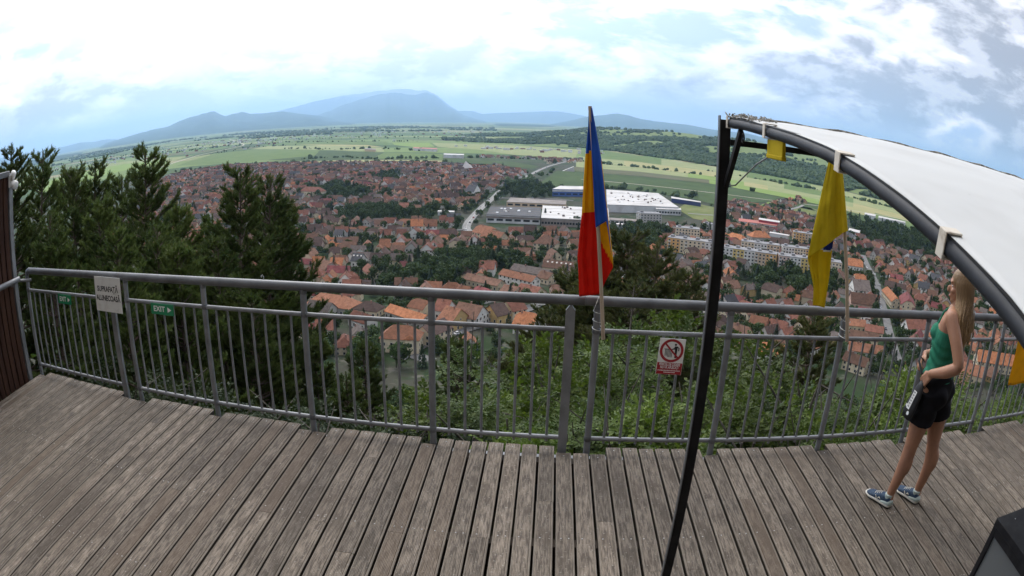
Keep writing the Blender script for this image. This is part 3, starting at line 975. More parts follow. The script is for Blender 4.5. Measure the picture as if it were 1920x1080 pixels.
    if 'turret' in lab:
        tb = MB(); tb.lathe([(1.9, -0.5), (1.9, 8.0)], n=14); q = Vector((PP['L'] / 2 * 0.55, -6.0, 0))
        link('turret', tb.data('turret', M_WALL['cream']), ROOT, q)
        tr = MB(); tr.lathe([(2.4, 7.8), (2.3, 8.2), (0.1, 9.6)], n=14); link('turret_roof', tr.data('turret_roof', M_ROOF['orange']), ROOT, q)
        for a in (-0.9, -0.2, 0.5):
            link('window', WIN, ROOT, q + Vector((1.9 * sin(a), -1.9 * cos(a), 5.2)), a)
    if 'skylights' in lab:
        for k in range(6 if 'brown' in lab else 3):
            x = lerp(-0.38, 0.38, k / (5 if 'brown' in lab else 2)) * PP['L']
            sk = MB(); sk.box((-0.6, -0.6, -0.1), (0.6, 0.6, 0.12))
            o = link('skylight', sk.data('skylight', M_FRAME), ROOT, (x, -PP['W'] * 0.16, PP['h'] + PP['W'] * 0.34 * tan(radians(38)) + 0.24)); o.rotation_euler = (radians(38), 0, 0)

# ---- apartment blocks
M_PANEL = {'white': mat('panel_white', (0.66, 0.66, 0.64), 0.85, grain=(0.3, (0.52, 0.51, 0.49), 0.4, 0.75)), 'cream': mat('panel_cream', (0.60, 0.52, 0.38), 0.85, grain=(0.3, (0.5, 0.43, 0.32), 0.4, 0.75)),
           'orange': mat('panel_orange', (0.60, 0.36, 0.14), 0.85), 'tan': mat('panel_tan', (0.52, 0.40, 0.28), 0.85), 'pink': mat('panel_pink', (0.56, 0.42, 0.36), 0.85),
           'yellow': mat('panel_yellow', (0.62, 0.47, 0.16), 0.85), 'grey': mat('panel_grey', (0.40, 0.39, 0.37), 0.85)}
M_FLAT = mat('flat_felt_roof', (0.20, 0.20, 0.21), 0.9, grain=(0.2, (0.30, 0.30, 0.30), 0.4, 0.7))
BAL = MB(); BAL.box((-1.3, -1.1, 0), (1.3, 0, 0.12)); BAL.box((-1.3, -1.1, 0.12), (1.3, -1.0, 1.05)); BAL.box((-1.3, -1.0, 0.12), (-1.22, 0, 1.05)); BAL.box((1.22, -1.0, 0.12), (1.3, 0, 1.05))
BAL = BAL.data('balcony', M_PANEL['white'])
WIN_B = window_data(1.5, 1.4)


def block(p1, p2, depth, floors, cols, label, balc=True, hf=2.85, wstep=2.9, low=PLAIN):
    a, b = at_z(*p1, low), at_z(*p2, low)
    L = (b - a).length; H = floors * hf + 0.9
    rz = atan2(b.y - a.y, b.x - a.x)
    root = empty('apartment_block', (a.x, a.y, low), rz)
    tag(root, label, 'apartment block', 'apartment blocks of the town')
    n = len(cols)
    for k, c in enumerate(cols):
        x0, x1 = L * k / n, L * (k + 1) / n
        w = MB(); off = 0.0 if k % 2 == 0 else 0.5
        w.box((x0, -off, -0.5), (x1, depth, H))
        link('wall', w.data('wall', M_PANEL[c]), root)
        r = MB(); r.box((x0 - 0.15, -off - 0.3, H + 0.003), (x1 - 0.152, depth + 0.3, H + 0.35)); r.box((x0 + 2, depth * 0.35, H + 0.35), (x0 + 5, depth * 0.65, H + 2.0))
        link('roof', r.data('roof', M_FLAT), root)
        m = max(2, int((x1 - x0) / wstep))
        for f in range(floors):
            for i in range(m):
                x = x0 + (x1 - x0) * (i + 0.5) / m; z = f * hf + 1.75
                if balc and i == (k % m) and f > 0:
                    link('balcony', BAL, root, (x, -off - 0.003, f * hf + 0.35))
                link('window', WIN_B, root, (x, -off, z))
    for f in range(floors):
        for i in range(2):
            link('window', WIN_B, root, (0.0, depth * (i + 0.5) / 2, f * hf + 1.75), -pi / 2)
    for t in range(5):
        q = a.lerp(b, (t + 0.5) / 5); TAKEN.append((q.x - sin(rz) * depth / 2, q.y + cos(rz) * depth / 2, max(L / 9, depth * 0.75)))
    return root


block((1352, 490), (1454, 505), 12, 4, ['white', 'yellow', 'white', 'tan', 'orange'], 'front apartment block with white and orange sections right of black post')
block((1458, 506), (1520, 513), 12, 4, ['pink', 'white', 'yellow'], 'front apartment block with pink and yellow sections left of yellow flag')
block((1526, 513), (1576, 520), 12, 4, ['cream', 'cream'], 'cream end block standing behind the yellow flag')
block((1388, 477), (1460, 486), 11, 4, ['cream', 'white', 'tan'], 'second-row cream apartment block behind the front row')
block((1466, 487), (1530, 494), 11, 4, ['white', 'cream', 'orange'], 'second-row white apartment block nearest the yellow flag')
block((1250, 471), (1344, 483), 12, 4, ['orange', 'cream', 'cream', 'white'], 'orange and cream apartment block left of the black post')
block((1266, 450), (1311, 454), 12, 4, ['cream', 'cream'], 'pale apartment block behind the orange and cream one', balc=False)
block((1486, 456), (1530, 462), 11, 4, ['orange', 'tan'], 'orange apartment block left of the yellow flag, farther back')
OB = block((1200, 421), (1240, 422), 14, 4, ['grey'], 'grey office block with long window bands beside the factory', balc=False, wstep=3.4)
OB.name = 'office_block'; OB['category'] = 'office'
block((1318, 430), (1346, 433), 10, 2, ['white'], 'low white block against the left side of black post', balc=False)

# ---- halls and factories: roof outlines as seen from the deck
M_BLACKROOF = mat('black_bitumen_roof', (0.035, 0.036, 0.042), 0.8, grain=(0.08, (0.06, 0.06, 0.065), 0.4, 0.7))
M_WHITEROOF = mat('white_sheet_roof', (0.50, 0.48, 0.46), 0.6, grain=(0.05, (0.36, 0.34, 0.32), 0.45, 0.7))
M_BLUE = mat('blue_cladding', (0.04, 0.10, 0.32), 0.5)
M_WHITECLAD = mat('white_cladding', (0.55, 0.56, 0.57), 0.6, grain=(0.1, (0.42, 0.42, 0.42), 0.4, 0.7))
M_NAVY = mat('navy_cladding', (0.03, 0.045, 0.14), 0.5)
M_REDROOF = mat('red_store_roof', (0.38, 0.09, 0.06), 0.7, grain=(0.1, (0.28, 0.09, 0.07), 0.4, 0.7))
M_DARKRED = mat('dark_red_cladding', (0.25, 0.02, 0.04), 0.6)
M_GREYROOF = mat('grey_fibre_roof', (0.24, 0.21, 0.19), 0.9, grain=(0.1, (0.17, 0.145, 0.13), 0.4, 0.7))


def hall(quad, h, roofm, wallm, label, name='hall', cat='factory', wins=0, skylights=0, band=None, vents=0):
    Q = [at_z(x, y, PLAIN + h) for x, y in quad]                   # far left, far right, near right, near left
    c = sum(Q, Vector()) / 4; base = Vector((c.x, c.y, PLAIN))
    root = empty(name, base); tag(root, label, cat)
    q = [Vector((p.x - c.x, p.y - c.y, h)) for p in Q]
    w = MB(); n = len(q)
    for i in range(n):
        a, b = q[i], q[(i + 1) % n]
        w.face([(b.x, b.y, -0.5), (a.x, a.y, -0.5), (a.x, a.y, h), (b.x, b.y, h)])
    link('wall', w.data('wall', wallm), root)
    r = MB(); up = [p + Vector((p.x, p.y, 0)).normalized() * 0.4 + Vector((0, 0, 0.5)) for p in q]; lo = [p + Vector((p.x, p.y, 0)).normalized() * 0.4 for p in q]
    r.face(list(reversed(up)))
    r.face(lo)
    for i in range(n):
        j = (i + 1) % n; r.face([lo[j], lo[i], up[i], up[j]])
    ro = link('roof', r.data('roof', roofm), root)
    nl, nr = q[3], q[2]; d = (nr - nl); L = d.length; d.normalize(); rz = atan2(d.y, d.x); out = Vector((d.y, -d.x, 0))
    for k in range(wins):
        ww = MB(); ww.box((-L / wins * 0.36, -0.06, -1.1), (L / wins * 0.36, 0.04, 1.1))
        link('window', ww.data('window', M_PANE), root, nl + d * L * (k + 0.5) / wins + Vector((0, 0, 3.4 - h)), rz)
    if band:
        bb = MB(); bb.box((0, -0.35, 0), (L, 0.03, 2.2)); link('fascia', bb.data('fascia', band), root, nl + Vector((0, 0, -3.1)), rz)
    rs = random.Random(int(quad[0][0]))
    for k in range(skylights):
        u, v = rs.uniform(0.12, 0.88), rs.uniform(0.15, 0.85)
        p = q[0].lerp(q[1], u).lerp(q[3].lerp(q[2], u), v)
        s = MB(); s.box((-1.2, -3.2, 0.5), (1.2, 3.2, 1.2)); link('skylight', s.data('skylight', M_WHITECLAD), root, (p.x, p.y, h), rz)
    for k in range(vents):
        p = q[0].lerp(q[1], rs.uniform(0.06, 0.94)); p = p.lerp(q[3].lerp(q[2], rs.uniform(0.06, 0.94)), rs.uniform(0.1, 0.9))
        s = MB(); a_ = rs.uniform(0.6, 1.4); s.box((-a_, -a_, 0.45), (a_, a_, rs.uniform(1.2, 2.4))); link('roof_vent', s.data('roof_vent', M_GREYROOF), root, (p.x, p.y, h), rz)
    for k in range(3 if vents else 0):
        v = 0.25 + 0.25 * k; a_, b2 = q[0].lerp(q[3], v), q[1].lerp(q[2], v); s = MB(); s.tube([a_ + Vector((0, 0, 0.52)), b2 + Vector((0, 0, 0.52))], 1, flat=(0.5, 0.12)); link('roof_joint', s.data('roof_joint', M_GREYROOF), root)
    for u in (0.12, 0.38, 0.62, 0.88):
        for v in (0.2, 0.5, 0.8):
            p = Q[0].lerp(Q[1], u).lerp(Q[3].lerp(Q[2], u), v); TAKEN.append((p.x, p.y, max(10, (Q[1] - Q[0]).length / 7)))
    return root


hall([(920, 388), (1014, 390), (1013, 407), (912, 403)], 8, M_BLACKROOF, M_WHITECLAD, 'factory hall with flat black roof and white skylights', skylights=9, wins=6, band=M_GREYROOF, vents=5)
hall([(1018, 386), (1140, 391), (1142, 415), (1015, 409)], 8, M_WHITEROOF, M_GREYROOF, 'factory hall with pale flat roof beside the black-roofed one', wins=22, vents=14)
hall([(958, 371), (1062, 377), (1060, 384), (950, 379)], 6, M_GREYROOF, M_PANEL['tan'], 'long low brown-grey hall behind the black-roofed factory', wins=8)
hall([(1050, 349), (1098, 350), (1097, 356), (1036, 355)], 10, M_WHITEROOF, M_BLUE, 'blue-walled hall with white roof left of the flag', wins=5, band=M_WHITECLAD)
hall([(1137, 356), (1234, 363), (1272, 389), (1139, 384)], 9, M_WHITEROOF, M_WHITECLAD, 'huge white-roofed factory right of the flag', skylights=10, vents=26)
hall([(1230, 389), (1276, 391), (1277, 394), (1230, 392)], 7, M_WHITEROOF, M_WHITECLAD, 'white two-storey strip building along the huge factory front', wins=9)
hall([(1259, 369), (1313, 378), (1314, 380), (1259, 372)], 6, M_WHITEROOF, M_NAVY, 'long navy shed with white roof in the field', cat='shed')
hall([(1386, 410), (1462, 419), (1457, 424), (1385, 415)], 6, M_REDROOF, M_WHITECLAD, 'long store with red roof right of the black post', cat='store', wins=10)
hall([(1424, 409), (1462, 415), (1461, 418), (1423, 412)], 9, M_WHITEROOF, M_DARKRED, 'crimson-walled store hall with white roof edge', cat='store')
hall([(1444, 435), (1480, 441), (1478, 443), (1443, 437)], 5, M_WHITEROOF, M_WHITECLAD, 'narrow white-roofed shed behind the apartment blocks', cat='shed')
hall([(1593, 428), (1620, 435), (1618, 439), (1591, 432)], 5, M_WHITEROOF, M_WHITECLAD, 'white-roofed shed among trees right of the yellow flag', cat='shed', wins=6)
hall([(1622, 399), (1642, 403), (1641, 406), (1621, 402)], 6, M_WHITEROOF, M_WHITECLAD, 'white barn at the field edge right of the flag', cat='shed')
hall([(1648, 405), (1698, 416), (1697, 418), (1647, 408)], 5, M_WHITEROOF, M_WHITECLAD, 'long white shed at the field edge under the canopy beam', cat='shed')
hall([(1130, 408), (1196, 412), (1194, 416), (1128, 412)], 5, M_GREYROOF, M_WHITECLAD, 'low grey annex between flag and office block', cat='shed', wins=8)
hall([(1120, 417), (1172, 420), (1171, 422), (1119, 419)], 4, M_WHITEROOF, M_WHITECLAD, 'narrow white shed just right of the flag cloth', cat='shed')
hall([(822, 395), (852, 396), (851, 398), (821, 397)], 4, M_WHITEROOF, M_WHITECLAD, 'thin white canopy roof by the main road bend', cat='shed')
hall([(832, 288), (870, 289), (869, 291), (832, 290)], 9, M_WHITEROOF, M_WHITECLAD, 'far white hall left of the distant village', cat='shed')
hall([(684, 278), (705, 279), (704, 281), (684, 280)], 7, M_GREYROOF, M_PANEL['tan'], 'lone brown farm shed out in the plain', cat='shed')
hall([(775, 276), (820, 278), (819, 280), (775, 278)], 8, M_REDROOF, M_WHITECLAD, 'long red-roofed farm hall far out in the plain', cat='shed')
sq = empty('tent_hall', at_z(878, 321, PLAIN)); tag(sq, 'steep white tent-shaped hall at the far town edge', 'hall')
_p = MB(); _p.mesh([(-15, -14, 0), (17, -12, 0), (15, 14, 0), (-13, 13, 0), (-6, 0, 21)], [(0, 1, 4), (1, 2, 4), (2, 3, 4), (3, 0, 4), (3, 2, 1, 0)]); link('roof', _p.data('roof', M_WHITEROOF), sq)
_p = MB(); _p.box((-6, -13.6, 0), (8, -9, 5)); link('entrance', _p.data('entrance', M_WOOD), sq)
sq2 = empty('tent_shed', at_z(1066, 321, PLAIN)); tag(sq2, 'small white lean-to roof alone in the dark field', 'shed')
_p = MB(); _p.mesh([(-13, -5, 0), (13, -5, 0), (13, 8, 0), (-13, 8, 0), (11, 8, 11), (11, -5, 11)], [(0, 1, 5), (1, 2, 4, 5), (2, 3, 4), (3, 0, 5, 4), (3, 2, 1, 0)]); link('roof', _p.data('roof', M_WHITEROOF), sq2)

# ---- ordinary houses filling the town
PROTO = []
_looks = [('gable', 'brown', 'cream'), ('gable', 'rust red', 'white'), ('half', 'terracotta', 'cream'), ('gable', 'dark brown', 'grey'), ('hip', 'brown', 'ochre'), ('gable', 'terracotta', 'white'),
          ('half', 'rust red', 'pink'), ('gable', 'grey brown', 'white'), ('hip', 'terracotta', 'white'), ('gable', 'brown', 'pink'), ('half', 'dark brown', 'cream'), ('gable', 'crimson', 'cream'),
          ('gable', 'dark grey', 'white'), ('hip', 'rust red', 'cream'), ('gable', 'brown', 'green'), ('half', 'grey brown', 'ochre'), ('gable', 'orange', 'cream'), ('gable', 'dark brown', 'white')]
for i, (kd, rc, wc) in enumerate(_looks):
    L = rnd.uniform(11, 18); W = rnd.uniform(8.5, 11.5); h = rnd.choice((3.4, 3.8, 5.6, 5.9))
    PROTO.append(house_meshes(L, W, h, radians(rnd.uniform(36, 44)), kd, rc, wc, chim=rnd.choice((1, 1, 2)), wing=(i % 3 == 1), seed=i))
PDATA = [datas(P, '') for P in PROTO]
TOWN = [[(290, 345), (330, 328), (420, 313), (540, 308), (700, 307), (800, 308), (900, 313), (985, 324), (935, 356), (905, 384), (872, 425), (905, 452), (1000, 440), (1180, 440), (1190, 520), (1100, 560), (1040, 565), (960, 630), (880, 705), (700, 690), (560, 630), (330, 540), (200, 440)],
        [(1180, 432), (1260, 428), (1345, 424), (1385, 396), (1440, 392), (1500, 404), (1560, 424), (1620, 440), (1760, 462), (1900, 530), (1990, 620), (1990, 760), (1800, 735), (1600, 700), (1400, 665), (1200, 610), (1100, 560), (1190, 500)],
        [(1345, 390), (1385, 378), (1420, 390), (1440, 398), (1380, 404), (1345, 400)],
        [(1440, 384), (1500, 374), (1508, 382), (1480, 396), (1445, 400)],
        [(888, 312), (945, 313), (945, 322), (890, 321)],
        [(1020, 296), (1090, 296), (1090, 304), (1030, 308)],
        [(820, 286), (1000, 290), (1090, 296), (1040, 301), (900, 296)]]
WOODS = [[(626, 398), (700, 391), (840, 394), (850, 413), (760, 416), (640, 418)],
         [(926, 372), (952, 352), (1000, 344), (1030, 352), (1042, 374), (990, 375)],
         [(690, 505), (760, 492), (850, 478), (960, 474), (985, 492), (940, 502), (880, 508), (865, 528), (800, 548), (720, 545), (690, 530)],
         [(1590, 408), (1680, 424), (1760, 450), (1790, 490), (1720, 480), (1650, 466), (1600, 448)],
         [(1140, 424), (1200, 426), (1250, 432), (1240, 470), (1180, 480), (1140, 460)],
         [(1500, 514), (1560, 524), (1560, 560), (1450, 552), (1390, 530), (1400, 514)],
         [(560, 352), (640, 346), (680, 356), (700, 372), (600, 378)],
         [(690, 330), (740, 326), (760, 336), (720, 344)]]
HOLES = [[(905, 378), (1100, 372), (1180, 380), (1180, 428), (900, 418), (885, 415)]]


TAKEN_CELLS = {}
for tx, ty, tr in TAKEN:
    q = tr + 7
    for i_ in range(int((tx - q) // 30), int((tx + q) // 30) + 1):
        for j_ in range(int((ty - q) // 30), int((ty + q) // 30) + 1): TAKEN_CELLS.setdefault((i_, j_), []).append((tx, ty, tr))


def taken(x, y, gap):
    return any(hypot(x - tx, y - ty) < tr + gap for tx, ty, tr in TAKEN_CELLS.get((int(x // 30), int(y // 30)), ()))


def in_any(polys, px, py):
    return any(inside(p, px, py) for p in polys)


def zone(px, py):
    if py < 330: return 'in the farthest rows'
    if px < 560: return 'behind the pine tops'
    if px < 900 and py < 395: return 'above the tree belt'
    if px < 900 and py < 440: return 'around the tree belt'
    if px < 900 and py < 545: return 'below the tree belt'
    if px < 1090 and py < 480: return 'below the factory halls'
    if px < 1345 and py < 545: return 'between flag and black post'
    if px < 1590 and py < 430: return 'beyond the apartment blocks'
    if px < 1590 and py < 560: return 'near the apartment blocks'
    if px >= 1590 and py < 580: return 'right of the yellow flag'
    return 'below the handrail'


cand = []
for gx in range(-105, 78):
    for gy in range(0, 118):
        # lattice of plots turned a little from district to district
        u, v = gx * 14.0, 215 + gy * 14.0
        dn = noise.noise(Vector((u * 0.0022, v * 0.0022, 4.0)))
        a = 0.35 + round(dn * 3) * 0.28
        if (gy + int(dn * 4)) % 4 == 3: continue                   # lanes and back gardens
        x = u + rnd.uniform(-3.2, 3.2) + v * 0.05; y = v + rnd.uniform(-3, 3)
        if y < 240: continue
        px, py = to_px((x, y, PLAIN))
        if px < 120 or px > 1990 or py > 745: continue
        if not in_any(TOWN, px, py) or in_any(WOODS, px, py) or in_any(HOLES, px, py): continue
        if rnd.random() < 0.12: continue
        if near_road(x, y, 6.5): continue
        if taken(x, y, 6.0): continue
        cand.append((hypot(x, y), x, y, a + rnd.choice((0, 0, pi / 2)) + rnd.uniform(-0.12, 0.12), px, py))
cand.sort()
print('houses', len(cand))
N_SINGLE = 300 - len([o for o in COL.objects if o.get('category') == 'house' and o.parent is None])
PICK = [0, 1, 2, 3, 4, 5, 6, 7, 8, 9, 10, 11, 12, 13, 14, 15, 16, 17, 0, 3, 1, 7, 9, 5, 2, 10]
far_houses = {}
singles = {}
for k, (d, x, y, rz, px, py) in enumerate(cand):
    pi_ = rnd.choice(PICK); P = PROTO[pi_]
    sc = (rnd.uniform(0.62, 1.05), rnd.uniform(0.7, 0.98), rnd.uniform(0.78, 1.0))
    if k < N_SINGLE:
        root = place_house(P, (x, y, PLAIN), rz, PDATA[pi_], windows=(k < 110), scale=sc)
        look = f"{P['roofc']}-roofed {P['wallc']}-walled {SHAPE[P['kind']]} house"
        singles.setdefault((look, zone(px, py)), []).append((px, root))
    else:
        M = Matrix.Translation((x, y, PLAIN)) @ Matrix.Rotation(rz, 4, 'Z') @ Matrix.Diagonal((*sc, 1))
        for part, mk in (('wall', 'w' + P['wallc']), ('roof', 'r' + P['roofc'])):
            b = far_houses.setdefault(mk, MB())
            b.mesh([M @ Vector(p) for p in P[part].v], P[part].f)
        wb = far_houses.setdefault('pane', MB())
        for (p, wr, small) in P['wins']:
            if facing_camera((x, y), rz + wr) and not small and rnd.random() < 0.7:
                Q = M @ Matrix.Translation(p) @ Matrix.Rotation(wr, 4, 'Z')
                wb.face([Q @ Vector(c) for c in ((-0.65, -0.04, -0.8), (0.65, -0.04, -0.8), (0.65, -0.04, 0.8), (-0.65, -0.04, 0.8))])
ORD = ['first', 'second', 'third', 'fourth', 'fifth', 'sixth', 'seventh', 'eighth', 'ninth', 'tenth', 'eleventh', 'twelfth', 'thirteenth', 'fourteenth', 'fifteenth', 'sixteenth', 'seventeenth', 'eighteenth', 'nineteenth', 'twentieth']


def ordinal(i):
    if i < 20: return ORD[i]
    t = ['twenty', 'thirty', 'forty', 'fifty', 'sixty', 'seventy', 'eighty', 'ninety'][(i + 1) // 10 - 2]
    u = (i + 1) % 10
    return (t[:-1] + 'ieth') if u == 0 else t + '-' + ORD[u - 1]


def label_rows(table, cat, group):
    for (look, zn), rows in table.items():
        rows = [(to_px(r.location), r) for _, r in rows]
        rows.sort(key=lambda r: r[0][1])
        nb = 1 if len(rows) <= 12 else -(-len(rows) // 8)
        for c in range(nb):                                        # long lists: counted row by row, top row first
            part = sorted(rows[len(rows) * c // nb:len(rows) * (c + 1) // nb], key=lambda r: r[0][0])
            for i, (p, root) in enumerate(part):
                lab = f'{look} {zn}'
                if len(part) > 1: lab += f', {ordinal(i)} from left'
                if nb > 1: lab += f', {ordinal(c)} row'
                tag(root, lab, cat, group)


label_rows(singles, 'house', 'houses of the town')
# the rest of the town, too far to tell the houses apart: one mass
tot = MB(); mats_ = []
for k, b in far_houses.items():
    tot.mesh(b.v, b.f, len(mats_)); mats_.append(M_PANE if k == 'pane' else (M_WALL[k[1:]] if k[0] == 'w' else M_ROOF[k[1:]]))
tag(tot.build('distant_houses', mats_), 'mass of small red-roofed houses in the far town', 'houses', kind='stuff')

# ---- cars on the streets
CARP = {c: mat('car_paint_' + c, v, 0.3, spec=0.6) for c, v in {'white': (0.7, 0.7, 0.7), 'black': (0.02, 0.02, 0.022), 'silver': (0.4, 0.41, 0.42), 'red': (0.35, 0.03, 0.03), 'blue': (0.04, 0.09, 0.25)}.items()}
M_TYRE = mat('tyre_rubber', (0.02, 0.02, 0.02), 0.9)
_b = MB()
prof = [(-2.1, 0.35), (-2.15, 0.75), (-1.95, 0.95), (-1.1, 1.0), (1.15, 0.98), (2.0, 0.82), (2.12, 0.6), (2.1, 0.35)]
for sg in (1,):
    n = len(prof); vs = [(x, -0.85, z) for x, z in prof] + [(x, 0.85, z) for x, z in prof]
    _b.mesh(vs, [tuple(range(n)), tuple(reversed(range(n, 2 * n)))] + [(i, n + i, n + (i + 1) % n, (i + 1) % n) for i in range(n)])
CAR_BODY = _b
_c = MB(); cp = [(-1.75, 0.97), (-1.3, 1.44), (0.3, 1.47), (1.1, 0.98)]; n = 4
_c.mesh([(x, -0.78 + (0.12 if z > 1.2 else 0), z) for x, z in cp] + [(x, 0.78 - (0.12 if z > 1.2 else 0), z) for x, z in cp], [(0, 1, 2, 3), (7, 6, 5, 4)] + [(i, 4 + i, 4 + (i + 1) % 4, (i + 1) % 4) for i in range(4)])
CAR_GLASS = _c.data('window', M_PANE)
_r = MB(); _r.box((-1.25, -0.62, 1.452), (0.25, 0.62, 1.5)); CAR_TOP = _r
_w = MB(); _w.tube([(0, -0.11, 0), (0, 0.11, 0)], 0.32, n=10); WHEEL = _w.data('wheel', M_TYRE)
CBODY = {c: CAR_BODY.data('body', m) for c, m in CARP.items()}; CTOP = {c: CAR_TOP.data('roof', m) for c, m in CARP.items()}


def car(p, rz, c):
    root = empty('parked_car', p, rz)
    link('body', CBODY[c], root); link('roof', CTOP[c], root); link('window', CAR_GLASS, root)
    for x in (-1.3, 1.3):
        for y in (-0.8, 0.8): link('wheel', WHEEL, root, (x, y, 0.32))
    return root


carrows = {}
def cars_on(rname, n, side, where, seed):
    Q, w = ROADS[rname]; r = random.Random(seed)
    for k in range(n):
        i = int(lerp(1, len(Q) - 2, (k + r.uniform(0.2, 0.8)) / n)); t = (Q[i + 1] - Q[i]).normalized(); nn = Vector((-t.y, t.x, 0))
        s = r.choice((-1, 1)) * side
        c = r.choice(list(CARP))
        o = car(Q[i] + nn * s * w + Vector((0, 0, 0.01)), atan2(t.y, t.x) + (pi if s > 0 else 0), c)
        carrows.setdefault((f'{c} car', where), []).append((to_px(Q[i])[0], o))


cars_on('road_main', 16, 0.24, 'on the main road', 3)
cars_on('road_right', 9, 0.4, 'on the street beside yellow flag', 4)
cars_on('road_below', 6, 0.36, 'on the street below the handrail', 5)
cars_on('road_blocks', 8, 0.4, 'behind the apartment blocks', 6)
label_rows(carrows, 'car', 'cars on the town streets')
for p, c, lab in [((795, 641), 'white', 'white car parked at the corner house crossing'), ((778, 655), 'black', 'black car parked against the corner house')]:
    tag(car(at_z(*p, PLAIN + 0.72), 0.9, c), lab, 'car', 'cars on the town streets')

# ================================================================== vegetation
def leaf_material(name, c1, c2, c3, trans=0.35, sc=1.2, obj_var=0.5, rough=0.6):
    m = bpy.data.materials.new(name); m.use_nodes = True
    nt = NT(m.node_tree)
    for n in list(nt.n): nt.n.remove(n)
    out = nt.new('ShaderNodeOutputMaterial')
    co = nt.new('ShaderNodeTexCoord').outputs['Object']
    a = nt.noise(co, sc, 3.0, 0.6); b = nt.noise(co, sc * 9, 2.0, 0.6)
    c = nt.mix(nt.maprange(a, 0.35, 0.65, 0, 1), (*c1, 1), (*c2, 1))
    c = nt.mix(nt.maprange(b, 0.5, 0.75, 0, 0.8), c, (*c3, 1))
    oi = nt.new('ShaderNodeObjectInfo')
    k = nt.math('MULTIPLY_ADD', oi.outputs['Random'], obj_var, 1 - obj_var / 2)
    cc = nt.new('ShaderNodeCombineXYZ')
    for i in range(3): nt.l.new(k, cc.inputs[i])
    c = nt.mix(1.0, c, cc.outputs[0], 'MULTIPLY')
    pb = nt.new('ShaderNodeBsdfPrincipled'); pb.inputs['Roughness'].default_value = rough; pb.inputs['Specular IOR Level'].default_value = 0.25
    nt.l.new(c, pb.inputs['Base Color'])
    tr = nt.new('ShaderNodeBsdfTranslucent'); nt.l.new(nt.mix(1.0, c, (1.1, 1.25, 0.6, 1), 'MULTIPLY'), tr.inputs[0])
    mx = nt.new('ShaderNodeMixShader'); mx.inputs[0].default_value = trans
    nt.l.new(pb.outputs[0], mx.inputs[1]); nt.l.new(tr.outputs[0], mx.inputs[2]); nt.l.new(mx.outputs[0], out.inputs[0])
    return m


M_BARK = mat('pine_bark', (0.075, 0.055, 0.042), 0.95, grain=(6, (0.13, 0.10, 0.08), 0.4, 0.7, (1, 1, 0.3)), bump=(9, 0.6, 0.03))
M_BARK2 = mat('broadleaf_bark', (0.06, 0.05, 0.04), 0.95, grain=(5, (0.11, 0.10, 0.085), 0.4, 0.7, (1, 1, 0.3)))
M_NEEDLE = leaf_material('pine_needles', (0.055, 0.085, 0.028), (0.10, 0.13, 0.042), (0.15, 0.165, 0.06), 0.2, 0.5, 0.45)
M_NEEDLE_DRY = leaf_material('dry_pine_needles', (0.06, 0.078, 0.03), (0.105, 0.11, 0.042), (0.15, 0.13, 0.058), 0.2, 0.6, 0.3)
M_LEAF = leaf_material('ash_leaves', (0.032, 0.058, 0.015), (0.075, 0.115, 0.026), (0.13, 0.165, 0.045), 0.25, 0.9, 0.6)
M_LEAF_B = leaf_material('broad_leaves', (0.045, 0.076, 0.018), (0.105, 0.15, 0.03), (0.20, 0.24, 0.06), 0.3, 0.8, 0.7)
M_LEAF_T = leaf_material('town_tree_leaves', (0.030, 0.055, 0.018), (0.055, 0.085, 0.026), (0.085, 0.115, 0.036), 0.2, 0.16, 0.7, 0.8)
M_SPRUCE_T = leaf_material('town_spruce_needles', (0.016, 0.034, 0.018), (0.026, 0.046, 0.022), (0.04, 0.06, 0.026), 0.05, 0.2, 0.4, 0.9)


DIRS = []
_dr = random.Random(99)
while len(DIRS) < 4000:
    _v = Vector((_dr.uniform(-1, 1), _dr.uniform(-1, 1), _dr.uniform(-1, 1)))
    if 0.05 < _v.length < 1: DIRS.append(_v.normalized())


def rand_dir(r):
    return DIRS[int(r.random() * 4000)].copy()


def tuft(mb, p, ax, ln, n, r, wd=0.022):
    """spray of needles round a shoot"""
    side = ax.cross(Vector((0.3, 0.5, 0.8))).normalized(); up = ax.cross(side)
    for k in range(n):
        a = r.uniform(0, 2 * pi); sp = r.uniform(0.25, 0.95)
        d = (ax + (side * cos(a) + up * sin(a)) * sp).normalized()
        b = p + ax * ln * r.uniform(-0.5, 0.5)
        w = d.cross(rand_dir(r)).normalized() * wd
        i = len(mb.v); mb.v += (tuple(b - w), tuple(b + w), tuple(b + d * (ln * r.uniform(0.8, 1.25)))); mb.f.append((i, i + 1, i + 2)); mb.m.append(0); mb.sm.append(False)


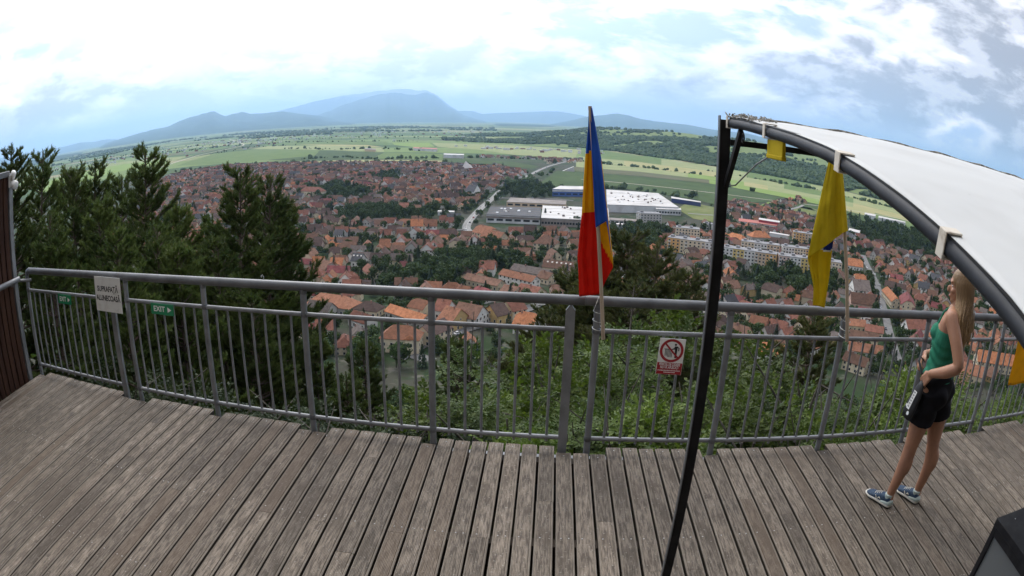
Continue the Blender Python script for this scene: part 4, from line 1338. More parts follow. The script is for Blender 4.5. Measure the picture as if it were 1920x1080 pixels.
def pine(seed, H, crown0, spread, dens=1.0, m=M_NEEDLE, bare=0.0):
    """black pine: tapering trunk, whorls of upswept branches, needle sprays along their outer half; height H, crown from crown0 * H"""
    r = random.Random(seed)
    tr = MB(); cr = MB(); br = MB()
    lean = Vector((r.uniform(-0.03, 0.03), r.uniform(-0.03, 0.03), 0))
    axis = lambda z: Vector((lean.x * z + 0.12 * sin(z * 0.5 + seed), lean.y * z + 0.12 * cos(z * 0.43 + seed), z))
    R0 = H * 0.0115 + 0.03
    tr.tube([axis(H * k / 10) for k in range(11)], [R0 * (1 - 0.93 * k / 10) + 0.012 for k in range(11)], n=9)
    z = H * crown0
    while z < H * 0.985:
        t = (z - H * crown0) / (H * (1 - crown0))
        ln0 = spread * (1 - t) ** 0.75 * (0.55 + 0.45 * min(1, t * 5)) + 0.35
        nb = r.choice((4, 5, 5, 6))
        a0 = r.uniform(0, 6.28)
        for k in range(nb):
            if r.random() < 0.12: continue
            a = a0 + 2 * pi * k / nb + r.uniform(-0.3, 0.3); ln = ln0 * r.uniform(0.55, 1.15)
            o = axis(z + r.uniform(-0.2, 0.2)); out = Vector((cos(a), sin(a), 0))
            rise = lerp(0.05, 0.75, t) + r.uniform(-0.12, 0.15)
            pts = [o + out * (ln * s) + Vector((0, 0, ln * (rise * s * 0.6 + 0.32 * s * s))) for s in (0, 0.35, 0.7, 1.0)]
            br.tube(pts, [0.045 * ln / 2 + 0.012, 0.03 * ln / 2 + 0.01, 0.016, 0.008], n=5, caps=False)
            if r.random() < bare: continue
            nsub = int(ln * 7.2 * dens) + 3
            for q in range(nsub):
                s = lerp(0.24, 1.0, (q + r.random()) / nsub)
                i = min(2, int(s * 3)); base = pts[i].lerp(pts[i + 1], s * 3 - i if s < 1 else 1.0)
                sd = out.cross(Vector((0, 0, 1))) * r.choice((-1, 1))
                sl = ln * 0.40 * (1.2 - s) * r.uniform(0.5, 1.25) + 0.18
                tip = base + (out * 0.7 + sd * r.uniform(0.2, 0.9) + Vector((0, 0, r.uniform(0.25, 0.9)))).normalized() * sl
                br.tube([base, tip], [0.012, 0.006], n=3, caps=False)
                ns = max(2, int(sl / 0.10))
                for w in range(ns):
                    p = base.lerp(tip, (w + 1) / ns)
                    tuft(cr, p, ((tip - base).normalized() + Vector((0, 0, 0.5))).normalized(), r.uniform(0.15, 0.23), 12, r, 0.023)
            tuft(cr, pts[-1], (out + Vector((0, 0, 1.0))).normalized(), 0.2, 16, r)
            tuft(cr, pts[-1] + Vector((0, 0, 0.14)), Vector((0, 0, 1)), 0.2, 14, r)
        z += lerp(0.85, 0.34, t) * r.uniform(0.8, 1.15)
    for k in range(10):
        tuft(cr, axis(H - 0.12 * k), Vector((0, 0, 1)), 0.2, 12, r)
    return tr.data('trunk', M_BARK), br.data('branches', M_BARK), cr.data('crown', m), H


PINES = [pine(1, 21, 0.36, 3.5), pine(2, 18, 0.34, 3.1), pine(3, 23, 0.42, 3.9, 1.1), pine(4, 20, 0.3, 3.0, 1.1)]
DRY = [pine(5, 22, 0.45, 4.2, 0.9, M_NEEDLE_DRY, 0.1), pine(6, 19, 0.4, 3.9, 0.9, M_NEEDLE_DRY, 0.1)]


def put_tree(kind, name, top, dist, label, cat, group, rz, squash=1.0, hmin=None):
    P = at_r(top[0], top[1], dist)
    g = ground_z(P.x, P.y) - 0.3
    tr, br, cr, H = kind
    s = (P.z - g) / H
    root = empty(name, (P.x, P.y, g), rz); root.scale = (squash * min(s, 1.25) ** 0.8, squash * min(s, 1.25) ** 0.8, s)
    link('trunk', tr, root); o = link('crown', cr, root)
    if br: link('branches', br, root)
    tag(root, label, cat, group)
    return root


pr = random.Random(5)
for k, (x, y, d, v, lab) in enumerate([
    (66, 290, 15, 0, 'tall dark pine with forked top at the far left'), (14, 288, 13, 2, 'dark pine cut by the photo edge behind the slatted wall'), (134, 325, 21, 1, 'pine with low pointed top right of the forked pine'),
    (190, 303, 22, 3, 'slim pine top between forked pine and tallest pine'), (264, 288, 19, 2, 'tallest bushy pine standing against the plain'), (226, 338, 27, 0, 'lower pine between slim pine and tallest pine'),
    (318, 398, 24, 1, 'pine with branch reaching right below the tallest pine'), (386, 410, 27, 3, 'pine in the dip between the two high pine tops'), (452, 324, 23, 2, 'broad flat-topped pine in the middle of the pines'),
    (484, 338, 27, 0, 'pine with level top beside the flat-topped pine'), (508, 384, 30, 1, 'outermost pine with thin trunk showing against the houses'), (100, 400, 12, 3, 'near pine rising behind the left railing bay'),
    (350, 470, 15, 1, 'near pine crown behind the handrail and EXIT sign'), (235, 430, 13, 0, 'near pine crown above the white warning sign'), (440, 520, 18, 3, 'pine crown directly behind the handrail'), (180, 380, 17, 2, 'pine filling the gap under the slim pine'),
    (455, 470, 24, 3, 'pine below the outermost pine at handrail height'), (590, 640, 24, 1, 'low pine seen through balusters below the barns'), (690, 642, 27, 0, 'low pine in front of the pale corner house'), (660, 700, 17, 3, 'dark pine low between two railing posts'),
    (392, 455, 20, 0, 'pine behind the near crown at the handrail'), (296, 425, 16, 3, 'pine in front of the tallest pine'), (845, 640, 29, 1, 'pine top below the street crossing'), (480, 560, 17, 2, 'pine crossing the handrail by the third post'),
]):
    put_tree(PINES[v], 'pine_tree', (x, y), d, lab, 'pine', 'pines on the slope', pr.uniform(0, 6.28), 0.86)
for k, (x, y, d, v, lab) in enumerate([
    (1175, 442, 36, 0, 'thin brownish pine with bare branches right of the flag'), (1236, 470, 32, 1, 'sparse pine between tricolour flag and black post'), (1108, 498, 34, 1, 'sparse pine right behind the tricolour flag'),
    (1060, 515, 40, 0, 'dark pine just left of the tricolour flag'), (1300, 520, 38, 0, 'sparse pine touching the left edge of black post'), (1200, 540, 26, 0, 'brownish pine crown just above the handrail'),
    (1520, 590, 34, 1, 'dark pine under the yellow flag'), (960, 640, 30, 1, 'dark pine crown below the bright orange-roofed house'), (1040, 600, 27, 0, 'pine crown under the handrail beside the double post'),
]):
    put_tree(DRY[v], 'pine_tree', (x, y), d, lab, 'pine', 'sparse pines on the slope', pr.uniform(0, 6.28))


# ---- broad-leaved trees and shrubs close to the platform
def leaf(mb, p, d, nrm, ln, wd):
    s = d.cross(nrm).normalized() * wd
    n2 = nrm * (wd * 0.35)
    mb.mesh([p, p + d * ln * 0.45 + s + n2, p + d * ln, p + d * ln * 0.45 - s + n2], [(0, 1, 2), (0, 2, 3)])


def shrub(seed, H, R, nspray, broad=False, lm=None):
    r = random.Random(seed); st = MB(); cr = MB()
    tips = []
    nst = r.choice((3, 4, 5))
    for k in range(nst):
        a = 2 * pi * k / nst + r.uniform(-0.4, 0.4); t = r.uniform(0.25, 0.7) * R
        top = Vector((cos(a) * t, sin(a) * t, H * r.uniform(0.7, 0.95)))
        mid = Vector((top.x * 0.35, top.y * 0.35, H * 0.45))
        st.tube([(0.12 * cos(a), 0.12 * sin(a), 0), mid, top], [0.09, 0.06, 0.02], n=6)
        for q in range(7):
            b = mid.lerp(top, r.uniform(0, 1)); e = b + rand_dir(r) * R * 0.5 + Vector((0, 0, 0.4))
            st.tube([b, e], [0.025, 0.008], n=4, caps=False); tips.append(e)
    clumps = []
    for k in range(34):
        d = rand_dir(r)
        c = Vector((d.x * R * 0.8, d.y * R * 0.8, H * 0.62 + d.z * H * 0.34)) * r.uniform(0.75, 1.05)
        clumps.append((c, r.uniform(0.35, 0.8) * R * 0.42))
    for k in range(nspray):
        c, rad = r.choice(clumps)
        d = rand_dir(r); d.z = abs(d.z) * 0.8 + d.z * 0.2
        p = c + d * rad * r.uniform(0.55, 1.05)
        ax = (d + Vector((0, 0, -0.25)) + rand_dir(r) * 0.5).normalized()          # compound leaf, drooping
        up = (Vector((0, 0, 1)) + d * 0.6 + rand_dir(r) * 0.35).normalized()
        sd = ax.cross(up).normalized(); up = sd.cross(ax).normalized()
        L = r.uniform(0.2, 0.36)
        if broad:                                                        # simple broad leaves along a twig
            for q in range(8):
                b = p + ax * L * (q / 7.0); dd = (ax * 0.6 + sd * r.choice((-1, 1)) * r.uniform(0.3, 1) + rand_dir(r) * 0.5).normalized()
                leaf(cr, b, dd, (up + rand_dir(r) * 0.6).normalized(), r.uniform(0.085, 0.14), r.uniform(0.028, 0.044))
            continue
        for q in range(4):
            b = p + ax * L * (q / 4)
            for sg in (-1, 1):
                leaf(cr, b, (ax * 0.55 + sd * sg + rand_dir(r) * 0.12).normalized(), up, r.uniform(0.10, 0.15), 0.029)
        leaf(cr, p + ax * L, ax, up, 0.14, 0.03)
    return st.data('trunk', M_BARK2), None, cr.data('crown', lm or (M_LEAF_B if broad else M_LEAF)), H


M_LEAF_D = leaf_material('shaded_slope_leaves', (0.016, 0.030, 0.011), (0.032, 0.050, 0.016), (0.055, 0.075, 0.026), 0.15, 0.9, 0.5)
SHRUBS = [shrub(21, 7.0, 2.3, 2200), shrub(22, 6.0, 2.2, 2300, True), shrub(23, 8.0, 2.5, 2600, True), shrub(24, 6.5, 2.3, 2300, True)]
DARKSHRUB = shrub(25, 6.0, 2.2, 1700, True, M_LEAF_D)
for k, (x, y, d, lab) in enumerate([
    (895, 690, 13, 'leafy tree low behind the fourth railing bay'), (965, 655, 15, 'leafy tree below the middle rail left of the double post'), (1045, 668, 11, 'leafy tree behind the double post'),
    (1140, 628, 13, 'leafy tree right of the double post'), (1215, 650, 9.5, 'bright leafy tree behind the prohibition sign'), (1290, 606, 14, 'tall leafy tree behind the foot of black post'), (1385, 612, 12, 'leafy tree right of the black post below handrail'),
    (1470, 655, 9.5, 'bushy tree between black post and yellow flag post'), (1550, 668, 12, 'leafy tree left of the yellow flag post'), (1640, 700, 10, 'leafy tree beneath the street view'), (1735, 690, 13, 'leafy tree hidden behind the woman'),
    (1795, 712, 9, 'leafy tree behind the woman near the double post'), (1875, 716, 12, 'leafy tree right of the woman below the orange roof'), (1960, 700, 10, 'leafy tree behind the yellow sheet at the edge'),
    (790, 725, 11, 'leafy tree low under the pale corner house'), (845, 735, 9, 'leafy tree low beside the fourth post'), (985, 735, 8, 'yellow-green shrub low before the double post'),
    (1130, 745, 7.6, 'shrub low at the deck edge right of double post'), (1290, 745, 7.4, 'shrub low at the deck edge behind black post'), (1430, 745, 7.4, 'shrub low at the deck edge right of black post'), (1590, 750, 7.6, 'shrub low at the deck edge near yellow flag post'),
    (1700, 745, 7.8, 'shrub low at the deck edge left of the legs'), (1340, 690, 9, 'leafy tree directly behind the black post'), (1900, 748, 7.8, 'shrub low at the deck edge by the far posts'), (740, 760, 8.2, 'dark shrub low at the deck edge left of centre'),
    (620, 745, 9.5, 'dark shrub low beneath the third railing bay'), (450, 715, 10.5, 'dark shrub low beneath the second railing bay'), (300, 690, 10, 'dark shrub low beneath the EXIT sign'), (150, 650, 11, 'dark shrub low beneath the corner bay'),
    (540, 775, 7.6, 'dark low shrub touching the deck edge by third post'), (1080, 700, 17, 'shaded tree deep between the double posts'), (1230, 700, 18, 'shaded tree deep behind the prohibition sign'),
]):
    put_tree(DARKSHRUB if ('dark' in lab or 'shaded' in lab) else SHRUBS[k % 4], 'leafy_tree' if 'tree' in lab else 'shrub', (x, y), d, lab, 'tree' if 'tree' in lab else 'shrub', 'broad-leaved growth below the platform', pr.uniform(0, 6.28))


def undergrowth():
    r = random.Random(77); mb = MB()
    for k in range(20000):
        a = r.uniform(-1.15, 1.05); d = 5.2 + 70 * r.random() ** 1.8
        x, y = d * sin(a), d * cos(a)
        if y < 5.0: continue
        z = ground_z(x, y) + 1.9 * r.random() ** 1.5 * (0.5 + noise.noise(Vector((x * 0.5, y * 0.5, 8))) + 0.4)
        s = 0.5 + d * 0.02
        dd = rand_dir(r); dd.z = abs(dd.z) * 0.5
        leaf(mb, Vector((x, y, z)), dd.normalized(), (Vector((0, 0, 1)) + rand_dir(r) * 0.7).normalized(), r.uniform(0.2, 0.4) * s * 1.4, 0.09 * s)
    tag(mb.build('undergrowth', M_LEAF_T), 'dark leafy undergrowth covering the steep slope', 'undergrowth', kind='stuff')


undergrowth()


# ---- trees in the town
def town_tree(seed, H, R, n, conifer=False):
    r = random.Random(seed); cr = MB(); st = MB()
    st.tube([(0, 0, 0), (0.1, 0.05, H * 0.4), (0, 0.1, H * 0.75)], [0.28, 0.2, 0.08], n=6)
    if conifer:
        for k in range(n):
            t = r.random() ** 1.3; z = H * (0.1 + 0.9 * t); a = r.uniform(0, 6.28); rr = R * (1 - t) * r.uniform(0.55, 1.05) + 0.1
            p = Vector((cos(a) * rr, sin(a) * rr, z)); d = Vector((cos(a), sin(a), -0.35))
            leaf(cr, p - d * 0.6, d.normalized(), Vector((0, 0, 1)), r.uniform(1.0, 1.6), 0.38)
    else:
        cl = []
        for k in range(13):
            d = rand_dir(r); cl.append((Vector((d.x * R * 0.62, d.y * R * 0.62, H * 0.62 + d.z * H * 0.25)), R * r.uniform(0.35, 0.6)))
        for k in range(n):
            c, rad = r.choice(cl); d = rand_dir(r)
            p = c + d * rad * r.uniform(0.7, 1.08)
            if p.z < H * 0.2: continue
            q = (d + rand_dir(r) * 0.7).normalized(); t1 = q.cross(rand_dir(r)).normalized(); t2 = q.cross(t1)
            s = r.uniform(0.35, 0.62)
            cr.face([p - t1 * s - t2 * s * 0.6, p + t1 * s - t2 * s * 0.5, p + t1 * s * 0.8 + t2 * s * 0.7, p - t1 * s * 0.9 + t2 * s * 0.6])
    return st.data('trunk', M_BARK2), cr.data('crown', M_SPRUCE_T if conifer else M_LEAF_T), H, 'dark conifer' if conifer else None


TT = [town_tree(31, 9, 4.2, 520), town_tree(32, 11, 4.6, 560), town_tree(33, 7.5, 3.8, 420), town_tree(34, 13, 5.0, 620), town_tree(35, 13, 3.0, 480, True)]
LOOK = ['rounded garden tree', 'broad green tree', 'small garden tree', 'tall full tree', 'dark pointed conifer']
tcand = []
tr_ = random.Random(8)
def town_ok(x, y, gap):
    return not near_road(x, y, 1.5) and not taken(x, y, gap)


HG = {}
for (d, x, y, rz, px, py) in cand: HG.setdefault((int(x // 20), int(y // 20)), []).append((x, y))
def near_house(x, y, rad):
    i, j = int(x // 20), int(y // 20)
    return any(hypot(x - a, y - b) < rad for di in (-1, 0, 1) for dj in (-1, 0, 1) for a, b in HG.get((i + di, j + dj), ()))


for k in range(20000):
    a = tr_.uniform(-0.95, 0.95); d = 250 + 1500 * tr_.random() ** 0.9
    x, y = d * sin(a), d * cos(a); px, py = to_px((x, y, PLAIN))
    w = in_any(WOODS, px, py)
    if not w and not in_any(TOWN, px, py): continue
    if in_any(HOLES, px, py) or (not w and tr_.random() < 0.12): continue
    if near_house(x, y, 2.5 if w else 5.4) or not town_ok(x, y, 2.0): continue
    tcand.append((d, x, y, px, py, w))
for pts, n, spread in [([(955, 356), (1000, 348), (1035, 368)], 55, 14), ([(640, 408), (740, 402), (845, 404)], 70, 12), ([(900, 500), (960, 490), (870, 515), (760, 525)], 60, 14), ([(1600, 425), (1680, 445), (1760, 470)], 60, 16),
                       ([(985, 412), (1060, 420), (1100, 425)], 16, 5), ([(1150, 428), (1220, 436)], 24, 10), ([(885, 425), (905, 402), (935, 372)], 12, 5), ([(1400, 520), (1480, 530), (1560, 540)], 30, 10), ([(1290, 374), (1310, 368)], 6, 4), ([(1390, 420), (1400, 428)], 5, 4),
                       ([(570, 370), (640, 360), (700, 372)], 40, 12), ([(1100, 540), (1200, 560), (1320, 580)], 30, 10), ([(600, 640), (700, 670), (780, 700)], 20, 10), ([(1340, 600), (1450, 620), (1560, 640)], 24, 10), ([(1670, 600), (1680, 630), (1690, 655)], 10, 4), ([(300, 420), (420, 440), (560, 450)], 50, 30)]:
    for k in range(n):
        t = tr_.random() * (len(pts) - 1); i = min(int(t), len(pts) - 2)
        q = at_z(lerp(pts[i][0], pts[i + 1][0], t - i), lerp(pts[i][1], pts[i + 1][1], t - i), PLAIN)
        x, y = q.x + tr_.gauss(0, spread), q.y + tr_.gauss(0, spread * 1.5)
        if y < 230 or not town_ok(x, y, 1.0) or near_house(x, y, 3.5): continue
        px, py = to_px((x, y, PLAIN)); tcand.append((hypot(x, y), x, y, px, py, True))
for k in range(160):                                             # at the foot of the slope
    a = tr_.uniform(-0.8, 0.95); d = tr_.uniform(150, 285); x, y = d * sin(a), d * cos(a)
    if near_road(x, y, 2): continue
    px, py = to_px((x, y, ground_z(x, y))); tcand.append((d, x, y, px, py, True))
tcand.sort()
print('town trees', len(tcand))
trows = {}; far_t = MB(); far_s = MB()
for k, (d, x, y, px, py, w) in enumerate(tcand):
    v = tr_.choice((0, 0, 1, 1, 2, 2, 3, 4)) if w else tr_.choice((0, 2, 2, 1, 4))
    tr, cr, H, _ = TT[v]
    s = tr_.uniform(0.7, 1.15) * (1.0 if w else 0.8); rz = tr_.uniform(0, 6.28)
    z = ground_z(x, y) - 0.2 if d < 330 else PLAIN
    if k < 300:
        root = empty('town_tree', (x, y, z), rz); root.scale = (s, s, s * tr_.uniform(0.9, 1.1))
        link('trunk', tr, root); link('crown', cr, root)
        trows.setdefault((LOOK[v], zone(px, py)), []).append((px, root))
    else:
        M = Matrix.Translation((x, y, z)) @ Matrix.Rotation(rz, 4, 'Z') @ Matrix.Scale(s, 4)
        n = len(cr.polygons); step = 2 if d < 700 else (3 if d < 1000 else 5); grow = sqrt(step)
        tgt = far_s if v == 4 else far_t
        for p in list(cr.polygons)[::step]:
            c = p.center
            tgt.face([M @ (c + (cr.vertices[i].co - c) * grow) for i in p.vertices])
label_rows(trows, 'tree', 'trees in the town gardens')
b0 = len(far_t.f); far_t.mesh(far_s.v, far_s.f, 1)
tag(far_t.build('distant_trees', [M_LEAF_T, M_SPRUCE_T]), 'mass of green garden trees among the far houses', 'trees', kind='stuff')

# ---- wood on the hill and tree lines in the plain
_t = (1 + sqrt(5)) / 2
ICO = [Vector(v).normalized() for v in ((-1, _t, 0), (1, _t, 0), (-1, -_t, 0), (1, -_t, 0), (0, -1, _t), (0, 1, _t), (0, -1, -_t), (0, 1, -_t), (_t, 0, -1), (_t, 0, 1), (-_t, 0, -1), (-_t, 0, 1))]
ICF = [(0, 11, 5), (0, 5, 1), (0, 1, 7), (0, 7, 10), (0, 10, 11), (1, 5, 9), (5, 11, 4), (11, 10, 2), (10, 7, 6), (7, 1, 8), (3, 9, 4), (3, 4, 2), (3, 2, 6), (3, 6, 8), (3, 8, 9), (4, 9, 5), (2, 4, 11), (6, 2, 10), (8, 6, 7), (9, 8, 1)]
M_WOODMASS = leaf_material('forest_crowns', (0.032, 0.058, 0.023), (0.065, 0.098, 0.038), (0.09, 0.125, 0.05), 0.0, 0.02, 0.0, 1.0)


def blob(mb, p, r, h, rr):
    mb.mesh([p + Vector((v.x * r, v.y * r, v.z * h + h * 0.7)) * 1.0 + rand_dir(rr) * r * 0.22 for v in ICO], ICF)


wr = random.Random(3); fm = MB()
n = 0
while n < 9000:
    px = wr.uniform(830, 1900); s = wr.random() ** 1.2
    p = hill_point(px, s)
    if meadow(p.x, p.y) > 0.45 and wr.random() < 0.95: continue
    n += 1
    blob(fm, p, wr.uniform(7, 13), wr.uniform(5, 9), wr)
tag(fm.build('forest', M_WOODMASS), 'dense green forest on the hill beyond the plain', 'forest', kind='stuff')
tl = MB()
LINES = [(STRIPS[1], 1330, 1900, 170, 5), (STRIPS[2], 1100, 1350, 60, 5), (STRIPS[4], 1340, 1420, 5, 6), ([(540, 279), (640, 280), (720, 278), (790, 283)], 540, 790, 70, 12), ([(380, 292), (470, 276), (560, 272)], 380, 560, 50, 12),
         ([(560, 299), (640, 295), (700, 298), (830, 297)], 560, 830, 60, 8), ([(480, 268), (600, 266), (760, 265)], 480, 760, 70, 25), ([(60, 330), (200, 300), (330, 285), (440, 273)], 60, 440, 150, 40), ([(100, 310), (250, 290), (400, 270), (560, 259), (800, 258)], 100, 800, 260, 160),
         ([(870, 296), (950, 297), (1040, 300), (1090, 303)], 870, 1090, 60, 12), ([(960, 345), (1000, 330), (1030, 318)], 960, 1030, 30, 6), ([(1120, 352), (1200, 357), (1290, 370)], 1120, 1290, 24, 6), ([(1345, 385), (1400, 393), (1480, 392)], 1345, 1480, 30, 8), ([(330, 322), (420, 312), (540, 306), (700, 305), (830, 306)], 330, 830, 120, 8)]
for poly, x0, x1, cnt, sp in LINES:
    for k in range(cnt):
        px = wr.uniform(x0, x1); q = at_z(px, interp(poly, px), PLAIN)
        q += Vector((wr.gauss(0, sp * 2), wr.gauss(0, sp), 0)); sz = wr.uniform(1.5, 5.5) * (0.5 + wr.random()); blob(tl, q, sz, sz * wr.uniform(0.6, 1.1), wr)
for k in range(6000):                                             # wooded country at the foot of the mountains
    a = wr.uniform(-1.0, -0.1); d = wr.uniform(5200, 9500)
    if noise.noise(Vector((d * sin(a) * 0.0011, d * cos(a) * 0.0016, 5))) < 0.08: continue
    blob(tl, Vector((d * sin(a), d * cos(a), PLAIN)), wr.uniform(10, 26), wr.uniform(6, 11), wr)
tag(tl.build('hedgerow_trees', M_WOODMASS), 'scattered hedgerow trees and bushes along the fields of plain', 'hedgerow', kind='stuff')
vl = MB(); 
for k in range(420):                                              # villages far across the plain
    c = wr.choice([(620, 256, 700), (760, 250, 900), (330, 283, 500), (440, 266, 500), (840, 248, 900), (1480, 327, 120), (1000, 281, 150), (230, 300, 300)])
    q = at_z(c[0], c[1], PLAIN) + Vector((wr.gauss(0, c[2]), wr.gauss(0, c[2] * 0.5), 0)); s = wr.uniform(4, 9)
    vl.box((q.x - s, q.y - s * 0.6, PLAIN), (q.x + s, q.y + s * 0.6, PLAIN + wr.uniform(4, 8)), wr.choice((0, 0, 0, 1)))
tag(vl.build('distant_village_buildings', [M_WHITECLAD, M_ROOF['rust red']]), 'specks of village buildings far across the plain', 'village', kind='stuff')

# ================================================================== the viewing platform
RAIL_Y = 4.22
POSTS = [-5.217, -3.718, -3.517, -2.627, -1.745, -0.818, 0.099, 0.275, 1.19, 2.115, 3.02, 4.001, 4.172, 5.09, 6.0]


def plank_material():
    m = bpy.data.materials.new('weathered_decking'); m.use_nodes = True
    nt = NT(m.node_tree); p = nt.n['Principled BSDF']
    p.inputs['Roughness'].default_value = 0.75; p.inputs['Specular IOR Level'].default_value = 0.3
    tc = nt.new('ShaderNodeTexCoord'); co = tc.outputs['Object']
    geo = nt.new('ShaderNodeNewGeometry').outputs['Position']
    oi = nt.new('ShaderNodeObjectInfo')
    off = nt.new('ShaderNodeCombineXYZ'); nt.l.new(nt.math('MULTIPLY', oi.outputs['Random'], 40.0), off.inputs[1])
    v = nt.vmath('ADD', co, off.outputs[0])
    grain = nt.noise(nt.mapping(v, sc=(70, 7, 40)), 1.0, 5.0, 0.7)
    blot = nt.noise(nt.mapping(v, sc=(7, 2.4, 1)), 1.0, 4.0, 0.6)
    c = nt.mix(nt.maprange(grain, 0.36, 0.64, 0, 1), (0.285, 0.235, 0.185, 1), (0.085, 0.067, 0.051, 1))
    c = nt.mix(nt.maprange(blot, 0.5, 0.66, 0, 0.8), c, (0.10, 0.078, 0.058, 1))
    damp = nt.noise(geo, 0.75, 4.0, 0.6)                                    # weather stains run over several boards
    c = nt.mix(nt.maprange(damp, 0.50, 0.66, 0, 0.65), c, (0.10, 0.075, 0.055, 1))
    speck = nt.noise(geo, 55.0, 2.0, 0.5)
    c = nt.mix(nt.maprange(speck, 0.62, 0.72, 0, 0.55), c, (0.42, 0.39, 0.34, 1))
    k = nt.math('MULTIPLY_ADD', oi.outputs['Random'], 0.58, 0.60)
    cc = nt.new('ShaderNodeCombineXYZ')
    for i in range(3): nt.l.new(k, cc.inputs[i])
    c = nt.mix(1.0, c, cc.outputs[0], 'MULTIPLY')
    c = nt.mix(nt.maprange(oi.outputs['Random'], 0.84, 0.86, 0, 0.62), c, (0.085, 0.058, 0.038, 1))     # some newer, browner boards
    sp = nt.new('ShaderNodeSeparateXYZ'); nt.l.new(co, sp.inputs[0])
    rib = nt.math('SINE', nt.math('MULTIPLY', sp.outputs[0], 2 * pi / 0.0085))
    groove = nt.maprange(rib, -1.0, -0.2, 1.0, 0.0)
    c = nt.mix(nt.math('MULTIPLY', groove, 0.42), c, (0.07, 0.058, 0.046, 1))
    ax = nt.math('ABSOLUTE', sp.outputs[0])
    c = nt.mix(nt.maprange(ax, 0.039, 0.044, 0.0, 0.5), c, (0.30, 0.26, 0.215, 1))     # worn pale board edges
    c = nt.mix(nt.maprange(sp.outputs[2], -0.009, -0.006, 1.0, 0.0), c, (0.030, 0.024, 0.018, 1))      # shade painted on the board sides so the gaps read black
    nt.l.new(c, p.inputs['Base Color'])
    b = nt.new('ShaderNodeBump'); b.inputs['Strength'].default_value = 0.5; b.inputs['Distance'].default_value = 0.002
    nt.l.new(rib, b.inputs['Height'])
    b2 = nt.new('ShaderNodeBump'); b2.inputs['Strength'].default_value = 0.4; b2.inputs['Distance'].default_value = 0.004
    nt.l.new(grain, b2.inputs['Height']); nt.l.new(b.outputs[0], b2.inputs['Normal']); nt.l.new(b2.outputs[0], p.inputs['Normal'])
    return m


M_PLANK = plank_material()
M_STEEL = mat('galvanised_steel', (0.235, 0.243, 0.255), 0.5, metal=0.3, grain=(4, (0.15, 0.156, 0.165), 0.35, 0.7), bump=(60, 0.08, 0.002))
M_STEEL_DK = mat('rail_tube_steel', (0.14, 0.146, 0.155), 0.42, metal=0.3, grain=(5, (0.09, 0.094, 0.10), 0.35, 0.7))
for m_ in (M_STEEL, M_STEEL_DK):                                      # a few rust blooms and scuffs
    nt = NT(m_.node_tree); p_ = nt.n['Principled BSDF']; src = p_.inputs['Base Color'].links[0].from_socket
    co_ = nt.new('ShaderNodeNewGeometry').outputs['Position']
    c_ = nt.mix(nt.maprange(nt.noise(co_, 11, 5.0, 0.65), 0.66, 0.74, 0, 0.75), src, (0.13, 0.075, 0.045, 1))
    c_ = nt.mix(nt.maprange(nt.noise(co_, 35, 4.0, 0.7), 0.66, 0.75, 0, 0.6), c_, (0.34, 0.35, 0.36, 1))
    nt.l.new(c_, p_.inputs['Base Color'])
M_SCREW = mat('screw_head', (0.38, 0.37, 0.35), 0.4, metal=0.8)
M_BEAMWOOD = mat('joist_timber', (0.07, 0.055, 0.042), 0.9)

deck = empty('deck', (0, 0, 0)); tag(deck, kind='structure')
A_PL = 0.0174
LAT = lambda i: 0.1262 + 0.11982 * i
pr_ = random.Random(19)
screws = MB(); PLK = {}


def plank_piece(lat, s0, s1):
    """one board: lat across, s along"""
    w = 0.1050
    key = round(s1 - s0, 2)
    if key not in PLK:
        mb = MB(); L = key
        h = w / 2; e = 0.006
        prof = [(-h, -0.045), (-h, -0.006), (-h + 0.004, 0.0), (-h + 0.0075, 0.0), (-h + 0.0095, -0.004), (-h + 0.0125, -0.004), (-h + 0.0145, 0.0)]
        prof = prof + [(-x, z) for x, z in reversed(prof)]
        n = len(prof)
        mb.mesh([(x, 0, z) for x, z in prof] + [(x, L, z) for x, z in prof], [(i, n + i, n + (i + 1) % n, (i + 1) % n) for i in range(n)] + [tuple(range(n)), tuple(reversed(range(n, 2 * n)))])
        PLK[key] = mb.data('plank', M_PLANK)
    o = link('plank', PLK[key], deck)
    o.location = (lat * cos(A_PL) - s0 * sin(A_PL), lat * sin(A_PL) + s0 * cos(A_PL), pr_.uniform(-0.0016, 0.0))
    o.rotation_euler = (0, pr_.uniform(-0.008, 0.008), A_PL + pr_.uniform(-0.0006, 0.0006))
    return o


JOINTS = [1.9, 2.3, 2.75, 3.05, 3.3, 3.5, 3.7, 3.9]
for i in range(-46, 52):
    lat = (LAT(i) + LAT(i + 1)) / 2
    xe = lat * cos(A_PL) - 4.2 * sin(A_PL)
    if xe < -5.2 or xe > 6.1: continue
    end = 4.275 - lat * sin(A_PL)
    if min(abs(xe - p) for p in POSTS) < 0.085: end -= 0.10
    end = round(end + pr_.uniform(-0.004, 0.004), 2)
    if pr_.random() < 0.55:
        j = pr_.choice(JOINTS) + pr_.uniform(-0.02, 0.02)
        plank_piece(lat, -1.6, round(j, 2) - 0.003 + 0.0); plank_piece(lat, round(j, 2) + 0.002, end)
    else:
        plank_piece(lat, -1.6, end)
    for s in (0.35, 1.25, 2.15, 3.1, end - 0.045):
        for dx in ((-0.022, 0.022) if s < 4 else (0.0,)):
            if s < 4 and dx > 0 and pr_.random() < 0.6: continue
            q = Vector(((lat + dx) * cos(A_PL) - s * sin(A_PL), (lat + dx) * sin(A_PL) + s * cos(A_PL), 0.0))
            screws.lathe([(0.0048, -0.002), (0.0048, 0.0014), (0.0005, 0.0018)], c=q, n=8)
so = screws.build('screw_heads', M_SCREW, deck); so['kind'] = 'stuff'
